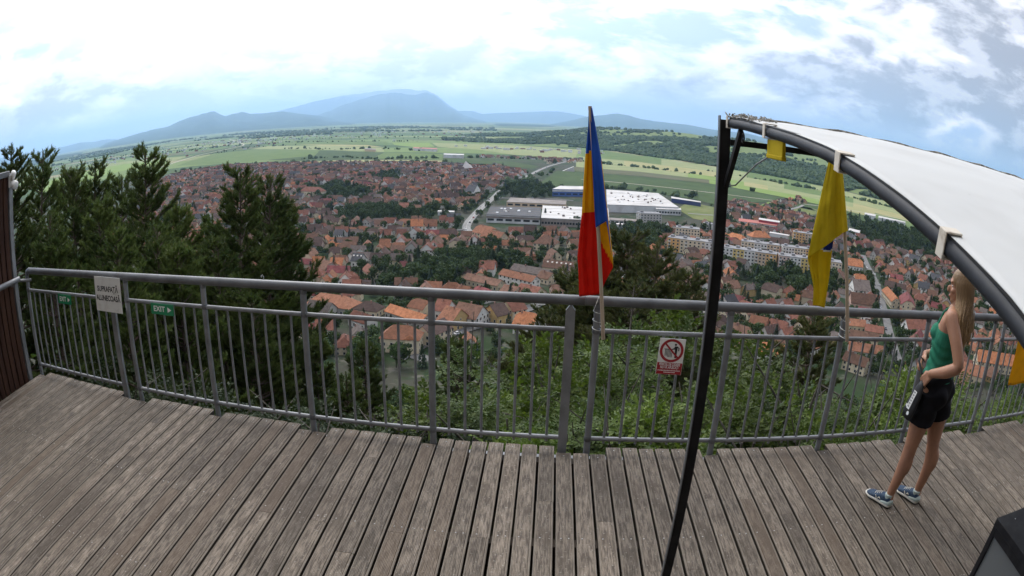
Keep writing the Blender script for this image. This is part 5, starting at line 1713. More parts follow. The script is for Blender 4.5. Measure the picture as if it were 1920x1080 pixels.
for y in (0.35, 1.25, 2.15, 3.1, 4.12):
    jb = MB(); jb.box((-5.25, y - 0.04, -0.22), (6.2, y + 0.04, -0.036)); jb.build('joist', M_BEAMWOOD, deck)
fb = MB(); fb.box((-5.25, 4.30, -0.85), (6.2, 4.36, -0.12)); fb.build('edge_beam_light_skirt', M_STEEL_DK, deck)  # edge beam deepened unseen into a skirt that keeps light from under the deck


# ---- railing in sections
def railing(x0, x1, posts, label, z_end_left=False, heavy=()):
    root = empty('railing_section', ((x0 + x1) / 2, RAIL_Y, 0)); tag(root, label, 'railing', 'railing sections along the deck edge')
    ox = (x0 + x1) / 2
    r = MB()
    pts = [(x0 - ox, 0, 1.1), (x1 - ox, 0, 1.1)]
    if z_end_left:
        pts = [(x0 - ox, 0, 1.0), (x0 - ox, 0, 1.055), (x0 - ox + 0.014, 0, 1.088), (x0 - ox + 0.048, 0, 1.1), (x1 - ox, 0, 1.1)]
    r.tube(pts, 0.034 if not z_end_left else [0.024, 0.026, 0.03, 0.034, 0.034], n=16); r.build('top_rail', M_STEEL_DK, root)
    for a, b in zip(posts, posts[1:]):
        if b - a < 0.3: continue
        for nm, z, rad in (('middle_rail', 0.898, 0.0165), ('bottom_rail', 0.10, 0.0165)):
            t = MB(); t.tube([(a + 0.02 - ox, 0, z), (b - 0.02 - ox, 0, z)], rad, n=12); t.build(nm, M_STEEL, root)
        n = int(round((b - a) / 0.1147)) - 1
        for k in range(n):
            x = a + (b - a) * (k + 1) / (n + 1) - ox
            link('baluster', BALUSTER, root, (x, 0, 0))
    for p in posts:
        hv = p in heavy
        t = MB()
        if hv:
            t.tube([(p - ox, 0, -0.25), (p - ox, 0, 1.03)], 1, flat=(0.062, 0.03)); t.mesh([(p - ox - 0.031, -0.015, 1.03), (p - ox + 0.031, -0.015, 1.03), (p - ox + 0.031, 0.015, 1.03), (p - ox - 0.031, 0.015, 1.03), (p - ox, -0.015, 1.075), (p - ox, 0.015, 1.075)], [(0, 1, 4), (2, 3, 5), (1, 2, 5, 4), (3, 0, 4, 5)])
        else:
            t.tube([(p - ox, 0, -0.25), (p - ox, 0, 1.075)], 0.0235, n=14)
        po = t.build('post', M_STEEL, root)
        for zz in (0.898, 0.10, 1.066):
            wb_ = MB(); wb_.lathe([(0.0236, -0.02), (0.0275, -0.012), (0.0275, 0.012), (0.0236, 0.02)], c=(p - ox, 0, zz), n=12)
            if not hv: wb_.build('weld_collar', M_STEEL_DK, po)
        bp = MB(); bp.cbox((p - ox - 0.055, -0.03, -0.2), (p - ox + 0.055, 0.075, -0.19), 0.002); bp.build('foot_plate', M_STEEL, po)
    return root


_bl = MB(); _bl.tube([(0, 0, 0.066), (0, 0, 0.89)], 0.0098, n=8); BALUSTER = _bl.data('baluster', M_STEEL)
railing(-5.217, -3.615, [-5.217, -3.718], 'grey steel railing section at the corner carrying the white sign', True, (-3.718,))
railing(-3.612, 0.187, [-3.517, -2.627, -1.745, -0.818, 0.099], 'long grey steel railing section left of the tricolour flag', heavy=(0.099,))
railing(0.19, 4.085, [0.275, 1.19, 2.115, 3.02, 4.001], 'grey steel railing section with prohibition sign and two flags')
railing(4.088, 6.1, [4.172, 5.09, 6.0], 'grey steel railing section at the edge with yellow sheet')


# ---- lettering
def letters(text, size, m, parent, loc, rot, name='lettering', align='CENTER', squeeze=1.0, bold=0.0):
    cu = bpy.data.curves.new('text', 'FONT'); cu.body = text; cu.size = size; cu.align_x = align; cu.align_y = 'CENTER'; cu.extrude = 0.0004; cu.offset = bold
    cu.resolution_u = 3
    tmp = bpy.data.objects.new('text', cu); COL.objects.link(tmp)
    me = bpy.data.meshes.new_from_object(tmp.evaluated_get(bpy.context.evaluated_depsgraph_get()))
    bpy.data.objects.remove(tmp); bpy.data.curves.remove(cu)
    me.name = name; me.materials.clear(); me.materials.append(m)
    o = link(name, me, parent, loc); o.rotation_euler = rot; o.scale = (squeeze, 1, 1)
    return o


M_WHITE = mat('sign_white', (0.62, 0.62, 0.60), 0.5, grain=(14, (0.50, 0.49, 0.47), 0.45, 0.75))
M_BLACK = mat('print_black', (0.015, 0.015, 0.016), 0.6)
M_GREEN = mat('sign_green', (0.01, 0.20, 0.085), 0.5)
M_SIGNRED = mat('sign_red', (0.33, 0.012, 0.02), 0.5, grain=(20, (0.26, 0.01, 0.015), 0.4, 0.7))
M_PRINTW = mat('print_white', (0.74, 0.74, 0.72), 0.5)
FACE = (pi / 2, 0, 0)
YS = RAIL_Y - 0.075


def plate(name, c, w, h, m, label, tilt=0.0, th=0.004):
    root = empty(name, c); root.rotation_euler = (0, tilt, 0); tag(root, label, 'sign')
    b = MB(); b.cbox((-w / 2, -th / 2, -h / 2), (w / 2, th / 2, h / 2), 0.0012); b.build('panel', m, root)
    return root


a, b = at_y(176, 519, YS), at_y(230, 585, YS)
c1, c2 = at_y(224, 520, YS), at_y(183, 585, YS)
w_ = ((c1 - a).length + (b - c2).length) / 2; h_ = ((c2 - a).length + (b - c1).length) / 2; cen = (a + b + c1 + c2) / 4
sg = plate('warning_sign', cen, w_, h_, M_WHITE, 'white sign reading SUPRAFAȚĂ ALUNECOASĂ on the railing', 0.02)
letters('SUPRAFAȚĂ', 0.066, M_BLACK, sg, (0, -0.0027, 0.045), FACE, bold=0.0018, squeeze=w_ * 0.86 / 0.385)
letters('ALUNECOASĂ', 0.066, M_BLACK, sg, (0, -0.0027, -0.035), FACE, bold=0.0018, squeeze=w_ * 0.95 / 0.445)
for (xa, ya), (xb, yb), lab in [((108, 551), (134, 572), 'small green EXIT sign near the railing corner'), ((282, 570), (326, 591), 'larger-looking green EXIT sign right of the white sign')]:
    a, b = at_y(xa, ya, YS + 0.03), at_y(xb, yb, YS + 0.03); w_ = (b.x - a.x); h_ = 0.092
    ex = plate('exit_sign', ((a.x + b.x) / 2, YS + 0.035, (a.z + b.z) / 2), w_, h_, M_GREEN, lab, 0.015)
    letters('EXIT', 0.062, M_PRINTW, ex, (-w_ * 0.13, -0.0027, 0.0), FACE, bold=0.0012, squeeze=w_ * 0.5 / 0.125)
    ar = MB(); ar.mesh([(w_ * 0.24, -0.003, -0.022), (w_ * 0.24, -0.003, 0.022), (w_ * 0.40, -0.003, 0.0)], [(0, 2, 1)]); ar.build('arrow', M_PRINTW, ex)
# prohibition sign
a, b, c1, c2 = at_y(1237, 634, YS), at_y(1279, 703, YS), at_y(1284, 636, YS), at_y(1230, 701, YS)
w_ = ((c1 - a).length + (b - c2).length) / 2; h_ = ((c2 - a).length + (b - c1).length) / 2; cen = (a + b + c1 + c2) / 4
pg = plate('prohibition_sign', cen, w_, h_, M_PRINTW, 'red and white no-leaning sign with PERICOL DE CĂDERE hung on railing', 0.035)
rb = MB(); rb.box((-w_ / 2 + 0.002, -0.0032, -h_ / 2 + 0.002), (w_ / 2 - 0.002, -0.0021, -h_ / 2 + h_ * 0.335)); rb.build('red_band', M_SIGNRED, pg)
zc = h_ * 0.17; R1, R2 = w_ * 0.46, w_ * 0.36
rg = MB()
N = 40
for k in range(N):
    t0, t1 = 2 * pi * k / N, 2 * pi * (k + 1) / N
    rg.face([(R2 * cos(t0), -0.0031, zc + R2 * sin(t0)), (R2 * cos(t1), -0.0031, zc + R2 * sin(t1)), (R1 * cos(t1), -0.0031, zc + R1 * sin(t1)), (R1 * cos(t0), -0.0031, zc + R1 * sin(t0))][::-1])
rg.build('red_ring', M_SIGNRED, pg)
sl = MB(); d = Vector((cos(-pi / 4), 0, sin(-pi / 4))); n_ = Vector((sin(pi / 4), 0, cos(pi / 4))) * w_ * 0.035
c0 = Vector((0, -0.0035, zc)); sl.face([c0 - d * R2 * 1.04 - n_, c0 + d * R2 * 1.04 - n_, c0 + d * R2 * 1.04 + n_, c0 - d * R2 * 1.04 + n_]); sl.build('red_slash', M_SIGNRED, pg)
fg = MB()
def pg_poly(pts): fg.face([(x * w_, -0.0029, zc + z * w_) for x, z in pts])
pg_poly([(-0.29, 0.045), (0.06, 0.045), (0.06, 0.07), (-0.29, 0.07)])
for k in range(6): pg_poly([(-0.25 + k * 0.05, -0.26 + (0.05 if k < 2 else 0)), (-0.225 + k * 0.05, -0.26 + (0.05 if k < 2 else 0)), (-0.225 + k * 0.05, 0.05), (-0.25 + k * 0.05, 0.05)])
pg_poly([(0.13 + 0.045 * cos(t * pi / 6), 0.245 + 0.045 * sin(t * pi / 6)) for t in range(12)])
pg_poly([(0.10, 0.18), (0.20, 0.185), (0.29, 0.12), (0.285, 0.0), (0.25, 0.0), (0.25, 0.10), (0.215, 0.125), (0.21, -0.28), (0.135, -0.28), (0.12, 0.05), (0.02, 0.055), (0.02, 0.09), (0.075, 0.10)])
fg.build('pictogram', M_BLACK, pg)
zb = -h_ / 2
letters('PERICOL DE CĂDERE', 0.026, M_PRINTW, pg, (0, -0.0036, zb + h_ * 0.285), FACE, bold=0.0006, squeeze=w_ * 0.9 / 0.27)
letters('NU VĂ APLECAȚI', 0.026, M_PRINTW, pg, (0, -0.0036, zb + h_ * 0.20), FACE, bold=0.0006, squeeze=w_ * 0.74 / 0.21)
ln = MB()
for k, (x0, x1, z) in enumerate([(-0.44, 0.44, 0.115), (-0.2, 0.24, 0.065)]):          # two lines of small print too fine to read
    x = x0
    while x < x1:
        q = 0.02 + 0.025 * ((k * 7 + int(x * 100)) % 3) / 2
        ln.face([(x * w_, -0.0036, zb + h_ * z - 0.003), (min(x + q, x1) * w_, -0.0036, zb + h_ * z - 0.003), (min(x + q, x1) * w_, -0.0036, zb + h_ * z + 0.003), (x * w_, -0.0036, zb + h_ * z + 0.003)]); x += q + 0.014
so = ln.build('small_print', M_PRINTW, pg); so['kind'] = 'stuff'


# ---- flags
def cloth_mat(name, c):
    m = bpy.data.materials.new(name); m.use_nodes = True
    nt = NT(m.node_tree)
    for n in list(nt.n): nt.n.remove(n)
    out = nt.new('ShaderNodeOutputMaterial'); p = nt.new('ShaderNodeBsdfPrincipled')
    co = nt.new('ShaderNodeTexCoord').outputs['Object']
    col = nt.mix(nt.maprange(nt.noise(co, 9, 4), 0.4, 0.7, 0, 0.5), (*c, 1), (*[x * 0.78 for x in c], 1))
    nt.l.new(col, p.inputs['Base Color']); p.inputs['Roughness'].default_value = 0.8; p.inputs['Specular IOR Level'].default_value = 0.15
    b = nt.new('ShaderNodeBump'); b.inputs['Strength'].default_value = 0.25; b.inputs['Distance'].default_value = 0.01
    nt.l.new(nt.noise(co, 22, 3), b.inputs['Height']); nt.l.new(b.outputs[0], p.inputs['Normal'])
    tr = nt.new('ShaderNodeBsdfTranslucent'); nt.l.new(col, tr.inputs[0])
    mx = nt.new('ShaderNodeMixShader'); mx.inputs[0].default_value = 0.35
    nt.l.new(p.outputs[0], mx.inputs[1]); nt.l.new(tr.outputs[0], mx.inputs[2]); nt.l.new(mx.outputs[0], out.inputs[0])
    return m


M_FBLUE = cloth_mat('flag_blue', (0.025, 0.10, 0.46)); M_FYEL = cloth_mat('flag_yellow', (0.72, 0.40, 0.012)); M_FRED = cloth_mat('flag_red', (0.62, 0.022, 0.01))
M_MUST = cloth_mat('flag_mustard', (0.62, 0.47, 0.018)); M_EMB = cloth_mat('emblem_blue', (0.03, 0.06, 0.25)); M_EMBW = cloth_mat('emblem_white', (0.6, 0.6, 0.55))
M_STICK = mat('pale_wood_stick', (0.42, 0.33, 0.24), 0.7, grain=(8, (0.30, 0.23, 0.16), 0.4, 0.7, (1, 1, 0.15)))
M_WIRE = mat('wire', (0.5, 0.5, 0.48), 0.4, metal=0.7)


def cloth(name, parent, edge, top, bottom, depth, colour, mats, nu=60, nv=70, origin=(0, 0, 0), rip=0.01):
    """hanging cloth: u runs along the folded hem, v down.  edge(u, py) -> px, bottom(u) -> py, depth(u, v) -> y"""
    vs = []; info = []
    for j in range(nv + 1):
        for i in range(nu + 1):
            u, v = i / nu, j / nv
            py = lerp(top(u), bottom(u), v); px = edge(u, py)
            y = depth(u, v) + rip * noise.noise(Vector((u * 9, v * 2.2, 1))) + rip * 0.5 * noise.noise(Vector((u * 22, v * 5, 2)))
            vs.append(at_y(px, py, y) - Vector(origin)); info.append((u, v, px, py))
    fs = []; ms = []
    for j in range(nv):
        for i in range(nu):
            a = j * (nu + 1) + i
            fs.append((a, a + 1, a + nu + 2, a + nu + 1))
            q = [info[k] for k in fs[-1]]; ms.append(colour(sum(t[0] for t in q) / 4, sum(t[1] for t in q) / 4, sum(t[2] for t in q) / 4, sum(t[3] for t in q) / 4))
    mb = MB(); mb.mesh(vs, fs, 0, True); mb.m = ms
    o = mb.build(name, mats, parent)
    so_ = o.modifiers.new('thick', 'SOLIDIFY'); so_.thickness = 0.0012
    return o


def edge_lines(lines):
    """lines: list of (u, [(py, px) ...]) outlines; linear in between"""
    def f(u, py):
        for (u0, l0), (u1, l1) in zip(lines, lines[1:]):
            if u <= u1:
                t = (u - u0) / (u1 - u0); return lerp(interp(l0, py), interp(l1, py), t)
        return interp(lines[-1][1], py)
    return f


FY = 4.12
f1b = at_y(1131, 636, FY); f1t = at_y(1106, 199, FY)
f1 = empty('tricolour_flag', f1b); tag(f1, 'blue, yellow and red flag drooping from a stick tied to railing', 'flag')
st = MB(); st.tube([(0, 0, 0), (f1t - f1b) * 0.5, f1t - f1b], [0.0125, 0.012, 0.011], n=10); st.build('stick', M_STICK, f1)
E1 = edge_lines([(0.0, [(200, 1104), (240, 1103), (300, 1097), (400, 1091), (480, 1083), (520, 1085), (556, 1086)]),
                 (0.22, [(200, 1105), (300, 1104), (400, 1101), (480, 1098), (556, 1104)]),
                 (0.45, [(200, 1106), (300, 1113), (400, 1118), (480, 1118), (556, 1122)]),
                 (0.58, [(200, 1107), (300, 1120), (400, 1127), (480, 1136), (550, 1130)]),
                 (0.70, [(200, 1110), (300, 1128), (400, 1140), (480, 1149), (500, 1150), (550, 1134)]),
                 (0.85, [(200, 1109), (300, 1119), (400, 1127), (480, 1130), (550, 1130)]),
                 (1.0, [(200, 1106), (300, 1110), (400, 1115), (430, 1117), (550, 1118)])])
B1 = lambda u: interp([(0, 556), (0.45, 552), (0.55, 545), (0.66, 520), (0.71, 497), (0.74, 414), (0.85, 420), (1.0, 427)], u)
D1 = lambda u, v: FY + interp([(0, 0.05), (0.12, 0.035), (0.22, 0.055), (0.34, 0.03), (0.45, 0.04), (0.58, 0.03), (0.7, -0.005), (0.76, -0.035), (0.85, -0.045), (1.0, -0.025)], u) * (0.25 + 0.75 * min(1, v * 2))
def C1(u, v, px, py):
    if u < 0.45: return 0 if py < interp([(0, 288), (0.3, 284), (0.45, 280)], u) else (1 if py < interp([(0, 402), (0.45, 396)], u) else 2)
    if u < 0.72: return 0 if py < 300 else (1 if py < interp([(0.45, 430), (0.58, 470), (0.72, 499)], u) else 2)
    return 0
cloth('cloth', f1, E1, lambda u: 202, B1, D1, C1, [M_FBLUE, M_FYEL, M_FRED], origin=f1b)
for k, (z, r) in enumerate([(0.93, 0.03), (0.985, 0.03), (1.045, 0.032)]):
    w = MB(); px_ = 0.275
    w.tube([(px_ - f1b.x + 0.03 * cos(t * pi / 6), RAIL_Y - f1b.y - 0.035 + 0.072 * sin(t * pi / 6) * 0.9, z - f1b.z + 0.004 * sin(t)) for t in range(13)], 0.0022, n=5); w.build('wire_tie', M_WIRE, f1)
w = MB(); w.tube([(0.275 - f1b.x - 0.03, RAIL_Y - f1b.y - 0.045, 1.04 - f1b.z), (0.275 - f1b.x, RAIL_Y - f1b.y - 0.05, 1.145 - f1b.z), (0.275 - f1b.x + 0.035, RAIL_Y - f1b.y - 0.045, 1.04 - f1b.z)], 0.0025, n=5); w.build('wire_loop', M_WIRE, f1)

f2b = at_y(1588, 640, FY); f2t = at_y(1571, 296, FY)
f2 = empty('yellow_flag', f2b); tag(f2, 'mustard yellow flag drooping from a stick tied to railing post', 'flag')
st = MB(); st.tube([(0, 0, 0), (f2t - f2b) * 0.5, f2t - f2b], [0.015, 0.0145, 0.012], n=10); st.build('stick', M_STICK, f2)
E2 = edge_lines([(0.0, [(300, 1578), (340, 1582), (400, 1587), (435, 1590), (580, 1592)]), (0.14, [(300, 1573), (400, 1574), (437, 1576), (580, 1578)]), (0.28, [(300, 1566), (400, 1556), (452, 1556), (580, 1556)]),
                 (0.5, [(300, 1554), (340, 1545), (430, 1525), (482, 1514), (505, 1518), (545, 1526), (575, 1520)]), (0.75, [(300, 1560), (430, 1540), (480, 1535), (580, 1536)]), (1.0, [(300, 1566), (430, 1566), (470, 1560), (520, 1555), (578, 1546)])])
B2 = lambda u: interp([(0, 433), (0.1, 437), (0.2, 446), (0.45, 477), (0.5, 484), (0.54, 572), (1.0, 577)], u)
D2 = lambda u, v: FY + interp([(0, -0.02), (0.1, -0.05), (0.2, -0.02), (0.3, -0.055), (0.42, -0.03), (0.5, 0.0), (0.6, 0.04), (0.75, 0.025), (0.88, 0.05), (1.0, 0.035)], u) * (0.3 + 0.7 * min(1, v * 2))
def C2(u, v, px, py):
    if u > 0.52:
        d = hypot(px - 1552, (py - 452))
        if d < 17: return 1
        if d < 20: return 2
    return 0
cloth('cloth', f2, E2, lambda u: 301, B2, D2, C2, [M_MUST, M_EMB, M_EMBW], origin=f2b, nu=80, nv=90)
for z in (0.93, 0.985, 1.05):
    w = MB(); w.tube([(2.115 - f2b.x + 0.03 * cos(t * pi / 6), RAIL_Y - f2b.y - 0.035 + 0.068 * sin(t * pi / 6), z - f2b.z) for t in range(13)], 0.0022, n=5); w.build('wire_tie', M_WIRE, f2)
w = MB(); w.tube([(2.115 - f2b.x - 0.03, RAIL_Y - f2b.y - 0.045, 1.04 - f2b.z), (2.115 - f2b.x, RAIL_Y - f2b.y - 0.05, 1.145 - f2b.z), (2.115 - f2b.x + 0.035, RAIL_Y - f2b.y - 0.045, 1.04 - f2b.z)], 0.0025, n=5); w.build('wire_loop', M_WIRE, f2)
# yellow sheet tied to the last bay
ya, yb = at_y(1908, 640, RAIL_Y - 0.04), at_y(1893, 722, RAIL_Y - 0.04)
ys = empty('yellow_sheet', (ya.x, RAIL_Y - 0.04, ya.z)); tag(ys, 'mustard yellow cloth sheet tied to the last railing bay', 'cloth')
mb = MB(); mb.grid(lambda u, v: Vector((u * 0.62 + 0.012 * sin(v * 5) + (yb.x - ya.x) * v * 0.4, 0.012 * sin(u * 11 + v * 3), (yb.z - ya.z) * v)), 24, 14); o = mb.build('cloth', M_FYEL, ys); o.modifiers.new('thick', 'SOLIDIFY').thickness = 0.0015
for (u, v) in ((0.03, 0.96), (0.55, 0.02)):
    w = MB(); w.lathe([(0.004, -0.002), (0.007, 0), (0.004, 0.002)], c=(0, 0, 0), n=10, M=Matrix.Rotation(pi / 2, 4, 'X')); w.build('eyelet', M_BLACK, ys, (u + 0.015, -0.008, (yb.z - ya.z) * v))

# ---- slatted timber wall at the left end
M_SLAT = mat('red_brown_slat', (0.055, 0.026, 0.016), 0.75, spec=0.2, grain=(3, (0.03, 0.013, 0.009), 0.4, 0.7, (3, 3, 0.3)))
M_LAMPW = mat('white_plastic', (0.68, 0.68, 0.66), 0.4)
WX = -5.30
wl = empty('slatted_wall', (WX, 3.5, 0)); tag(wl, 'dark red-brown vertical slat wall at the deck end', 'wall')
for k in range(16):
    s = MB(); y = 3.96 - k * 0.098 - 3.5
    s.cbox((-0.02, y - 0.040, -0.05), (0.012, y + 0.040, 2.10), 0.004); s.build('slat', M_SLAT, wl)
s = MB(); s.box((-0.10, -1.2, -0.05), (-0.06, 0.50, 2.08)); s.build('backing', M_BLACK, wl)
s = MB(); s.cbox((-0.06, 4.02 - 3.5, -0.12), (0.02, 4.085 - 3.5, 2.13), 0.004); s.build('steel_post', M_STEEL, wl)
s = MB(); s.cbox((-0.12, -1.2, 2.10), (0.03, 4.02 - 3.5, 2.16), 0.004); s.build('cap_rail', M_STEEL_DK, wl)
hr = empty('wall_handrail', (WX + 0.09, 3.4, 1.05)); tag(hr, 'grey tube handrail fixed along the slatted wall', 'handrail')
s = MB(); s.tube([(0, -1.0, 0), (0, 0.62, 0), (0.0, 0.66, 0.0)], 0.03, n=14); s.build('tube', M_STEEL, hr)
s = MB(); s.tube([(-0.07, 0.55, -0.05), (-0.02, 0.55, -0.05), (0, 0.55, -0.02)], 0.009, n=8); s.build('bracket', M_STEEL, hr)
s = MB(); s.tube([(-0.05, 0.66, -0.02), (0.09, 0.81, -0.04)], 0.016, n=10); s.build('stub', M_STEEL, hr)
fl = empty('flood_lamp', (WX + 0.03, 4.03, 2.05)); tag(fl, 'small white twin flood lamp at the slatted wall top', 'lamp')
s = MB(); s.lathe([(0.0, -0.02), (0.035, -0.018), (0.04, 0.06), (0.03, 0.075), (0.0, 0.078)], n=14, M=Matrix.Rotation(0.5, 4, 'Y')); s.build('head', M_LAMPW, fl, (0.05, 0, 0.03))
s = MB(); s.lathe([(0.0, -0.02), (0.038, -0.018), (0.048, 0.06), (0.04, 0.07), (0.0, 0.072)], n=14, M=Matrix.Rotation(1.9, 4, 'Y')); s.build('head', M_LAMPW, fl, (0.085, -0.01, -0.03))
s = MB(); s.cbox((-0.01, -0.03, -0.06), (0.03, 0.03, 0.06), 0.004); s.build('base', M_LAMPW, fl)

# ---- canopy on black posts
M_BLACKM = mat('black_painted_steel', (0.008, 0.008, 0.010), 0.65, spec=0.25, grain=(12, (0.02, 0.02, 0.022), 0.4, 0.7))
M_BEAM = mat('dark_grey_beam_paint', (0.024, 0.027, 0.034), 0.6, spec=0.3, grain=(10, (0.04, 0.043, 0.05), 0.4, 0.7))
M_STRAP = mat('white_strap', (0.66, 0.61, 0.53), 0.85, grain=(30, (0.45, 0.38, 0.30), 0.5, 0.75))
M_FUZZ = mat('frayed_hem', (0.42, 0.40, 0.36), 0.95, grain=(40, (0.15, 0.14, 0.12), 0.4, 0.6))
PX, PY = 0.605, 2.44
can = empty('canopy', (PX, PY, 0)); tag(can, 'white fabric canopy on a black post with curved dark beam', 'canopy')
ARCH = [(2.46, 2.292), (2.2, 2.283), (1.92, 2.268), (1.65, 2.25), (1.4, 2.227), (1.2, 2.197), (1.0, 2.162), (0.82, 2.126), (0.62, 2.082), (0.4, 2.025), (0.1, 1.94), (-0.3, 1.80)]
def arch_z(y): return interp(list(reversed(ARCH)), y)
s = MB(); s.cbox((-0.021, -0.021, 0.0), (0.021, 0.021, 2.30), 0.002); s.build('post', M_BLACKM, can)
s = MB(); s.cbox((-0.026, -0.03, 0.0), (-0.0215, 0.0, 2.315), 0.001); s.build('post_strip', M_STEEL_DK, can)
s = MB(); s.cbox((-0.07, -0.07, 0.001), (0.07, 0.07, 0.01), 0.002); s.build('base_plate', M_BLACKM, can)
s = MB(); yy = [lerp(2.415, -0.3, k / 40) for k in range(41)]
s.tube([(0.02, y - PY, arch_z(y) - 0.0) for y in yy], 0.0175, n=12); s.build('beam', M_BEAM, can)
s = MB(); s.tube([(0.02, -0.02, 2.216), (4.2, -0.02, 2.216)], 1, flat=(0.022, 0.022)); s.build('front_bar', M_BLACKM, can)
s = MB(); s.tube([(0.01, -0.02, 2.05), (0.018, -0.185, 2.262)], 1, flat=(0.018, 0.022)); s.build('brace', M_BLACKM, can)
s = MB(); s.tube([(0.02, -0.185 + 0.014 * cos(t * pi / 5) - 0.02, 2.25 + 0.016 * sin(t * pi / 5) - 0.012) for t in range(11)], 0.0035, n=6); s.build('hook', M_BLACKM, can)


def fabric(u, v):
    x = lerp(0.012, 4.2, u); y = lerp(2.455, -0.3, v)
    z = arch_z(y) + 0.019 + 0.012 * sin(pi * min(1, x / 1.2) * 0.5) * (1 - v) - 0.008 * sin(x * 2.1) * v
    z += 0.006 * sin(y * 4 + x) * min(1, x)
    z += 0.004 * sin(x * 21 + 3 * sin(y * 3)) * max(0, 1 - v * 2.5) + 0.003 * noise.noise(Vector((x * 5, y * 2.5, 0)))
    return Vector((x, y - PY, z))


fm_ = bpy.data.materials.new('white_canopy_fabric'); fm_.use_nodes = True
nt = NT(fm_.node_tree); p = nt.n['Principled BSDF']; p.inputs['Roughness'].default_value = 0.6; p.inputs['Specular IOR Level'].default_value = 0.3
co = nt.new('ShaderNodeTexCoord').outputs['Object']
c = nt.mix(nt.maprange(nt.noise(co, 2.2, 4), 0.4, 0.7, 0, 0.6), (0.57, 0.58, 0.575, 1), (0.46, 0.465, 0.455, 1))
c = nt.mix(nt.maprange(nt.noise(co, 26, 2), 0.745, 0.765, 0, 0.75), c, (0.18, 0.16, 0.13, 1))
nt.l.new(c, p.inputs['Base Color'])
b_ = nt.new('ShaderNodeBump'); b_.inputs['Strength'].default_value = 0.22; b_.inputs['Distance'].default_value = 0.02
nt.l.new(nt.noise(nt.mapping(co, sc=(1, 2, 1)), 2.0, 2.0, 0.5), b_.inputs['Height']); nt.l.new(b_.outputs[0], p.inputs['Normal'])
s = MB(); s.grid(fabric, 120, 90); fo = s.build('fabric', fm_, can); fo.modifiers.new('thick', 'SOLIDIFY').thickness = 0.002
s = MB(); s.tube([fabric(k / 50, 0.0) + Vector((0, 0, 0.006)) for k in range(1, 51)], [0.0035 + 0.0025 * abs(sin(k * 1.7)) for k in range(50)], n=6); s.build('hem_rope', M_FUZZ, can)
for sv in (0.30, 0.52, 0.72):
    s = MB(); s.tube([fabric(k / 60, sv) + Vector((0, 0, 0.0004)) for k in range(0, 61)], 1, flat=(0.010, 0.0012)); s.build('seam', fm_, can)
rr_ = random.Random(4); s = MB()
for k in range(130):                                                # frayed fibres where the hem rope is wound at the corner
    q = Vector((rr_.uniform(-0.005, 0.10), -0.02 - rr_.uniform(0, 0.36), 0)); q.z = arch_z(q.y + PY) + 0.019 + rr_.uniform(0, 0.012)
    d = Vector((rr_.uniform(-1, 1), rr_.uniform(-1, 1), rr_.uniform(0, 0.5))) * 0.018
    s.tube([q, q + d * 0.6 + Vector((0, 0, 0.006)), q + d], [0.0025, 0.002, 0.0008], n=3, caps=False)
so = s.build('frayed_fibres', M_FUZZ, can); so['kind'] = 'stuff'
s = MB(); s.tube([(0.02, y - PY, arch_z(y) + 0.018) for y in [lerp(2.4, 0.2, k / 30) for k in range(31)]], 1, flat=(0.02, 0.004)); s.build('fabric_channel', M_BLACK, can)
for y, w in ((2.40, 0.024), (1.92, 0.024), (1.33, 0.03), (0.84, 0.026)):
    s = MB(); z = arch_z(y); sl_ = (arch_z(y + 0.05) - arch_z(y - 0.05)) / 0.1
    M = Matrix.Translation((0.02, y - PY, z)) @ Matrix.Rotation(math.atan(sl_), 4, 'X')
    for lo, hi in (((-0.0215, -w / 2, -0.021), (-0.018, w / 2, 0.026)), ((-0.018, -w / 2, -0.021), (0.0215, w / 2, -0.018)), ((-0.018, -w / 2, 0.0225), (0.0215, w / 2, 0.026)), ((0.018, -w / 2, -0.018), (0.0215, w / 2, 0.0225))):
        s.cbox(lo, hi, 0.0012, M=M)
    s.build('strap', M_STRAP, can)
yb_ = empty('yellow_pennant', (PX + 0.02, 1.85, 2.19)); tag(yb_, 'small mustard-yellow cloth pennant with cable hanging under canopy beam', 'pennant')
s = MB(); s.cbox((-0.006, -0.075, 0.0), (0.006, 0.075, 0.056), 0.002); s.build('cloth', M_MUST, yb_)
s = MB(); s.cbox((-0.008, -0.0765, -0.002), (0.008, 0.0765, 0.011), 0.002); s.build('hem', M_MUST, yb_)
s = MB(); s.tube([(0, 0.06, 0.005), (0, 0.2, -0.03), (0, 0.34, -0.08), (0.0, 0.46, -0.125), (0, 0.53, -0.135), (0.0, 0.57, -0.11)], 0.0028, n=6); s.build('cable', M_STEEL, yb_)

# ---- black framed cabinet at the lower right
cb = empty('glazed_cabinet', (1.885, 1.50, 0)); tag(cb, 'black framed cabinet with grey glass side at the lower corner', 'cabinet')
M_GLASSG = mat('grey_glass', (0.13, 0.14, 0.145), 0.12, spec=0.6)
s = MB(); s.cbox((-0.002, -1.4, 0.965), (1.3, 0.0, 1.0), 0.002); s.build('top', M_BLACKM, cb)
for (x, y) in ((0.0, 0.0), (0.0, -1.36), (1.26, 0.0)):
    s = MB(); s.cbox((x, y - 0.034, 0.0), (x + 0.034, y, 0.963), 0.002); s.build('corner_post', M_BLACKM, cb)
s = MB(); s.cbox((0.0, -1.325, 0.925), (0.03, -0.036, 0.963), 0.002); s.build('side_rail', M_BLACKM, cb)
s = MB(); s.cbox((0.0, -1.325, 0.03), (0.03, -0.036, 0.07), 0.002); s.build('side_rail', M_BLACKM, cb)
s = MB(); s.box((0.012, -1.325, 0.072), (0.018, -0.036, 0.923)); s.build('glass_panel', M_GLASSG, cb)
s = MB(); s.box((0.036, -0.03, 0.03), (1.258, -0.02, 0.963)); s.build('back_panel', M_BLACKM, cb)
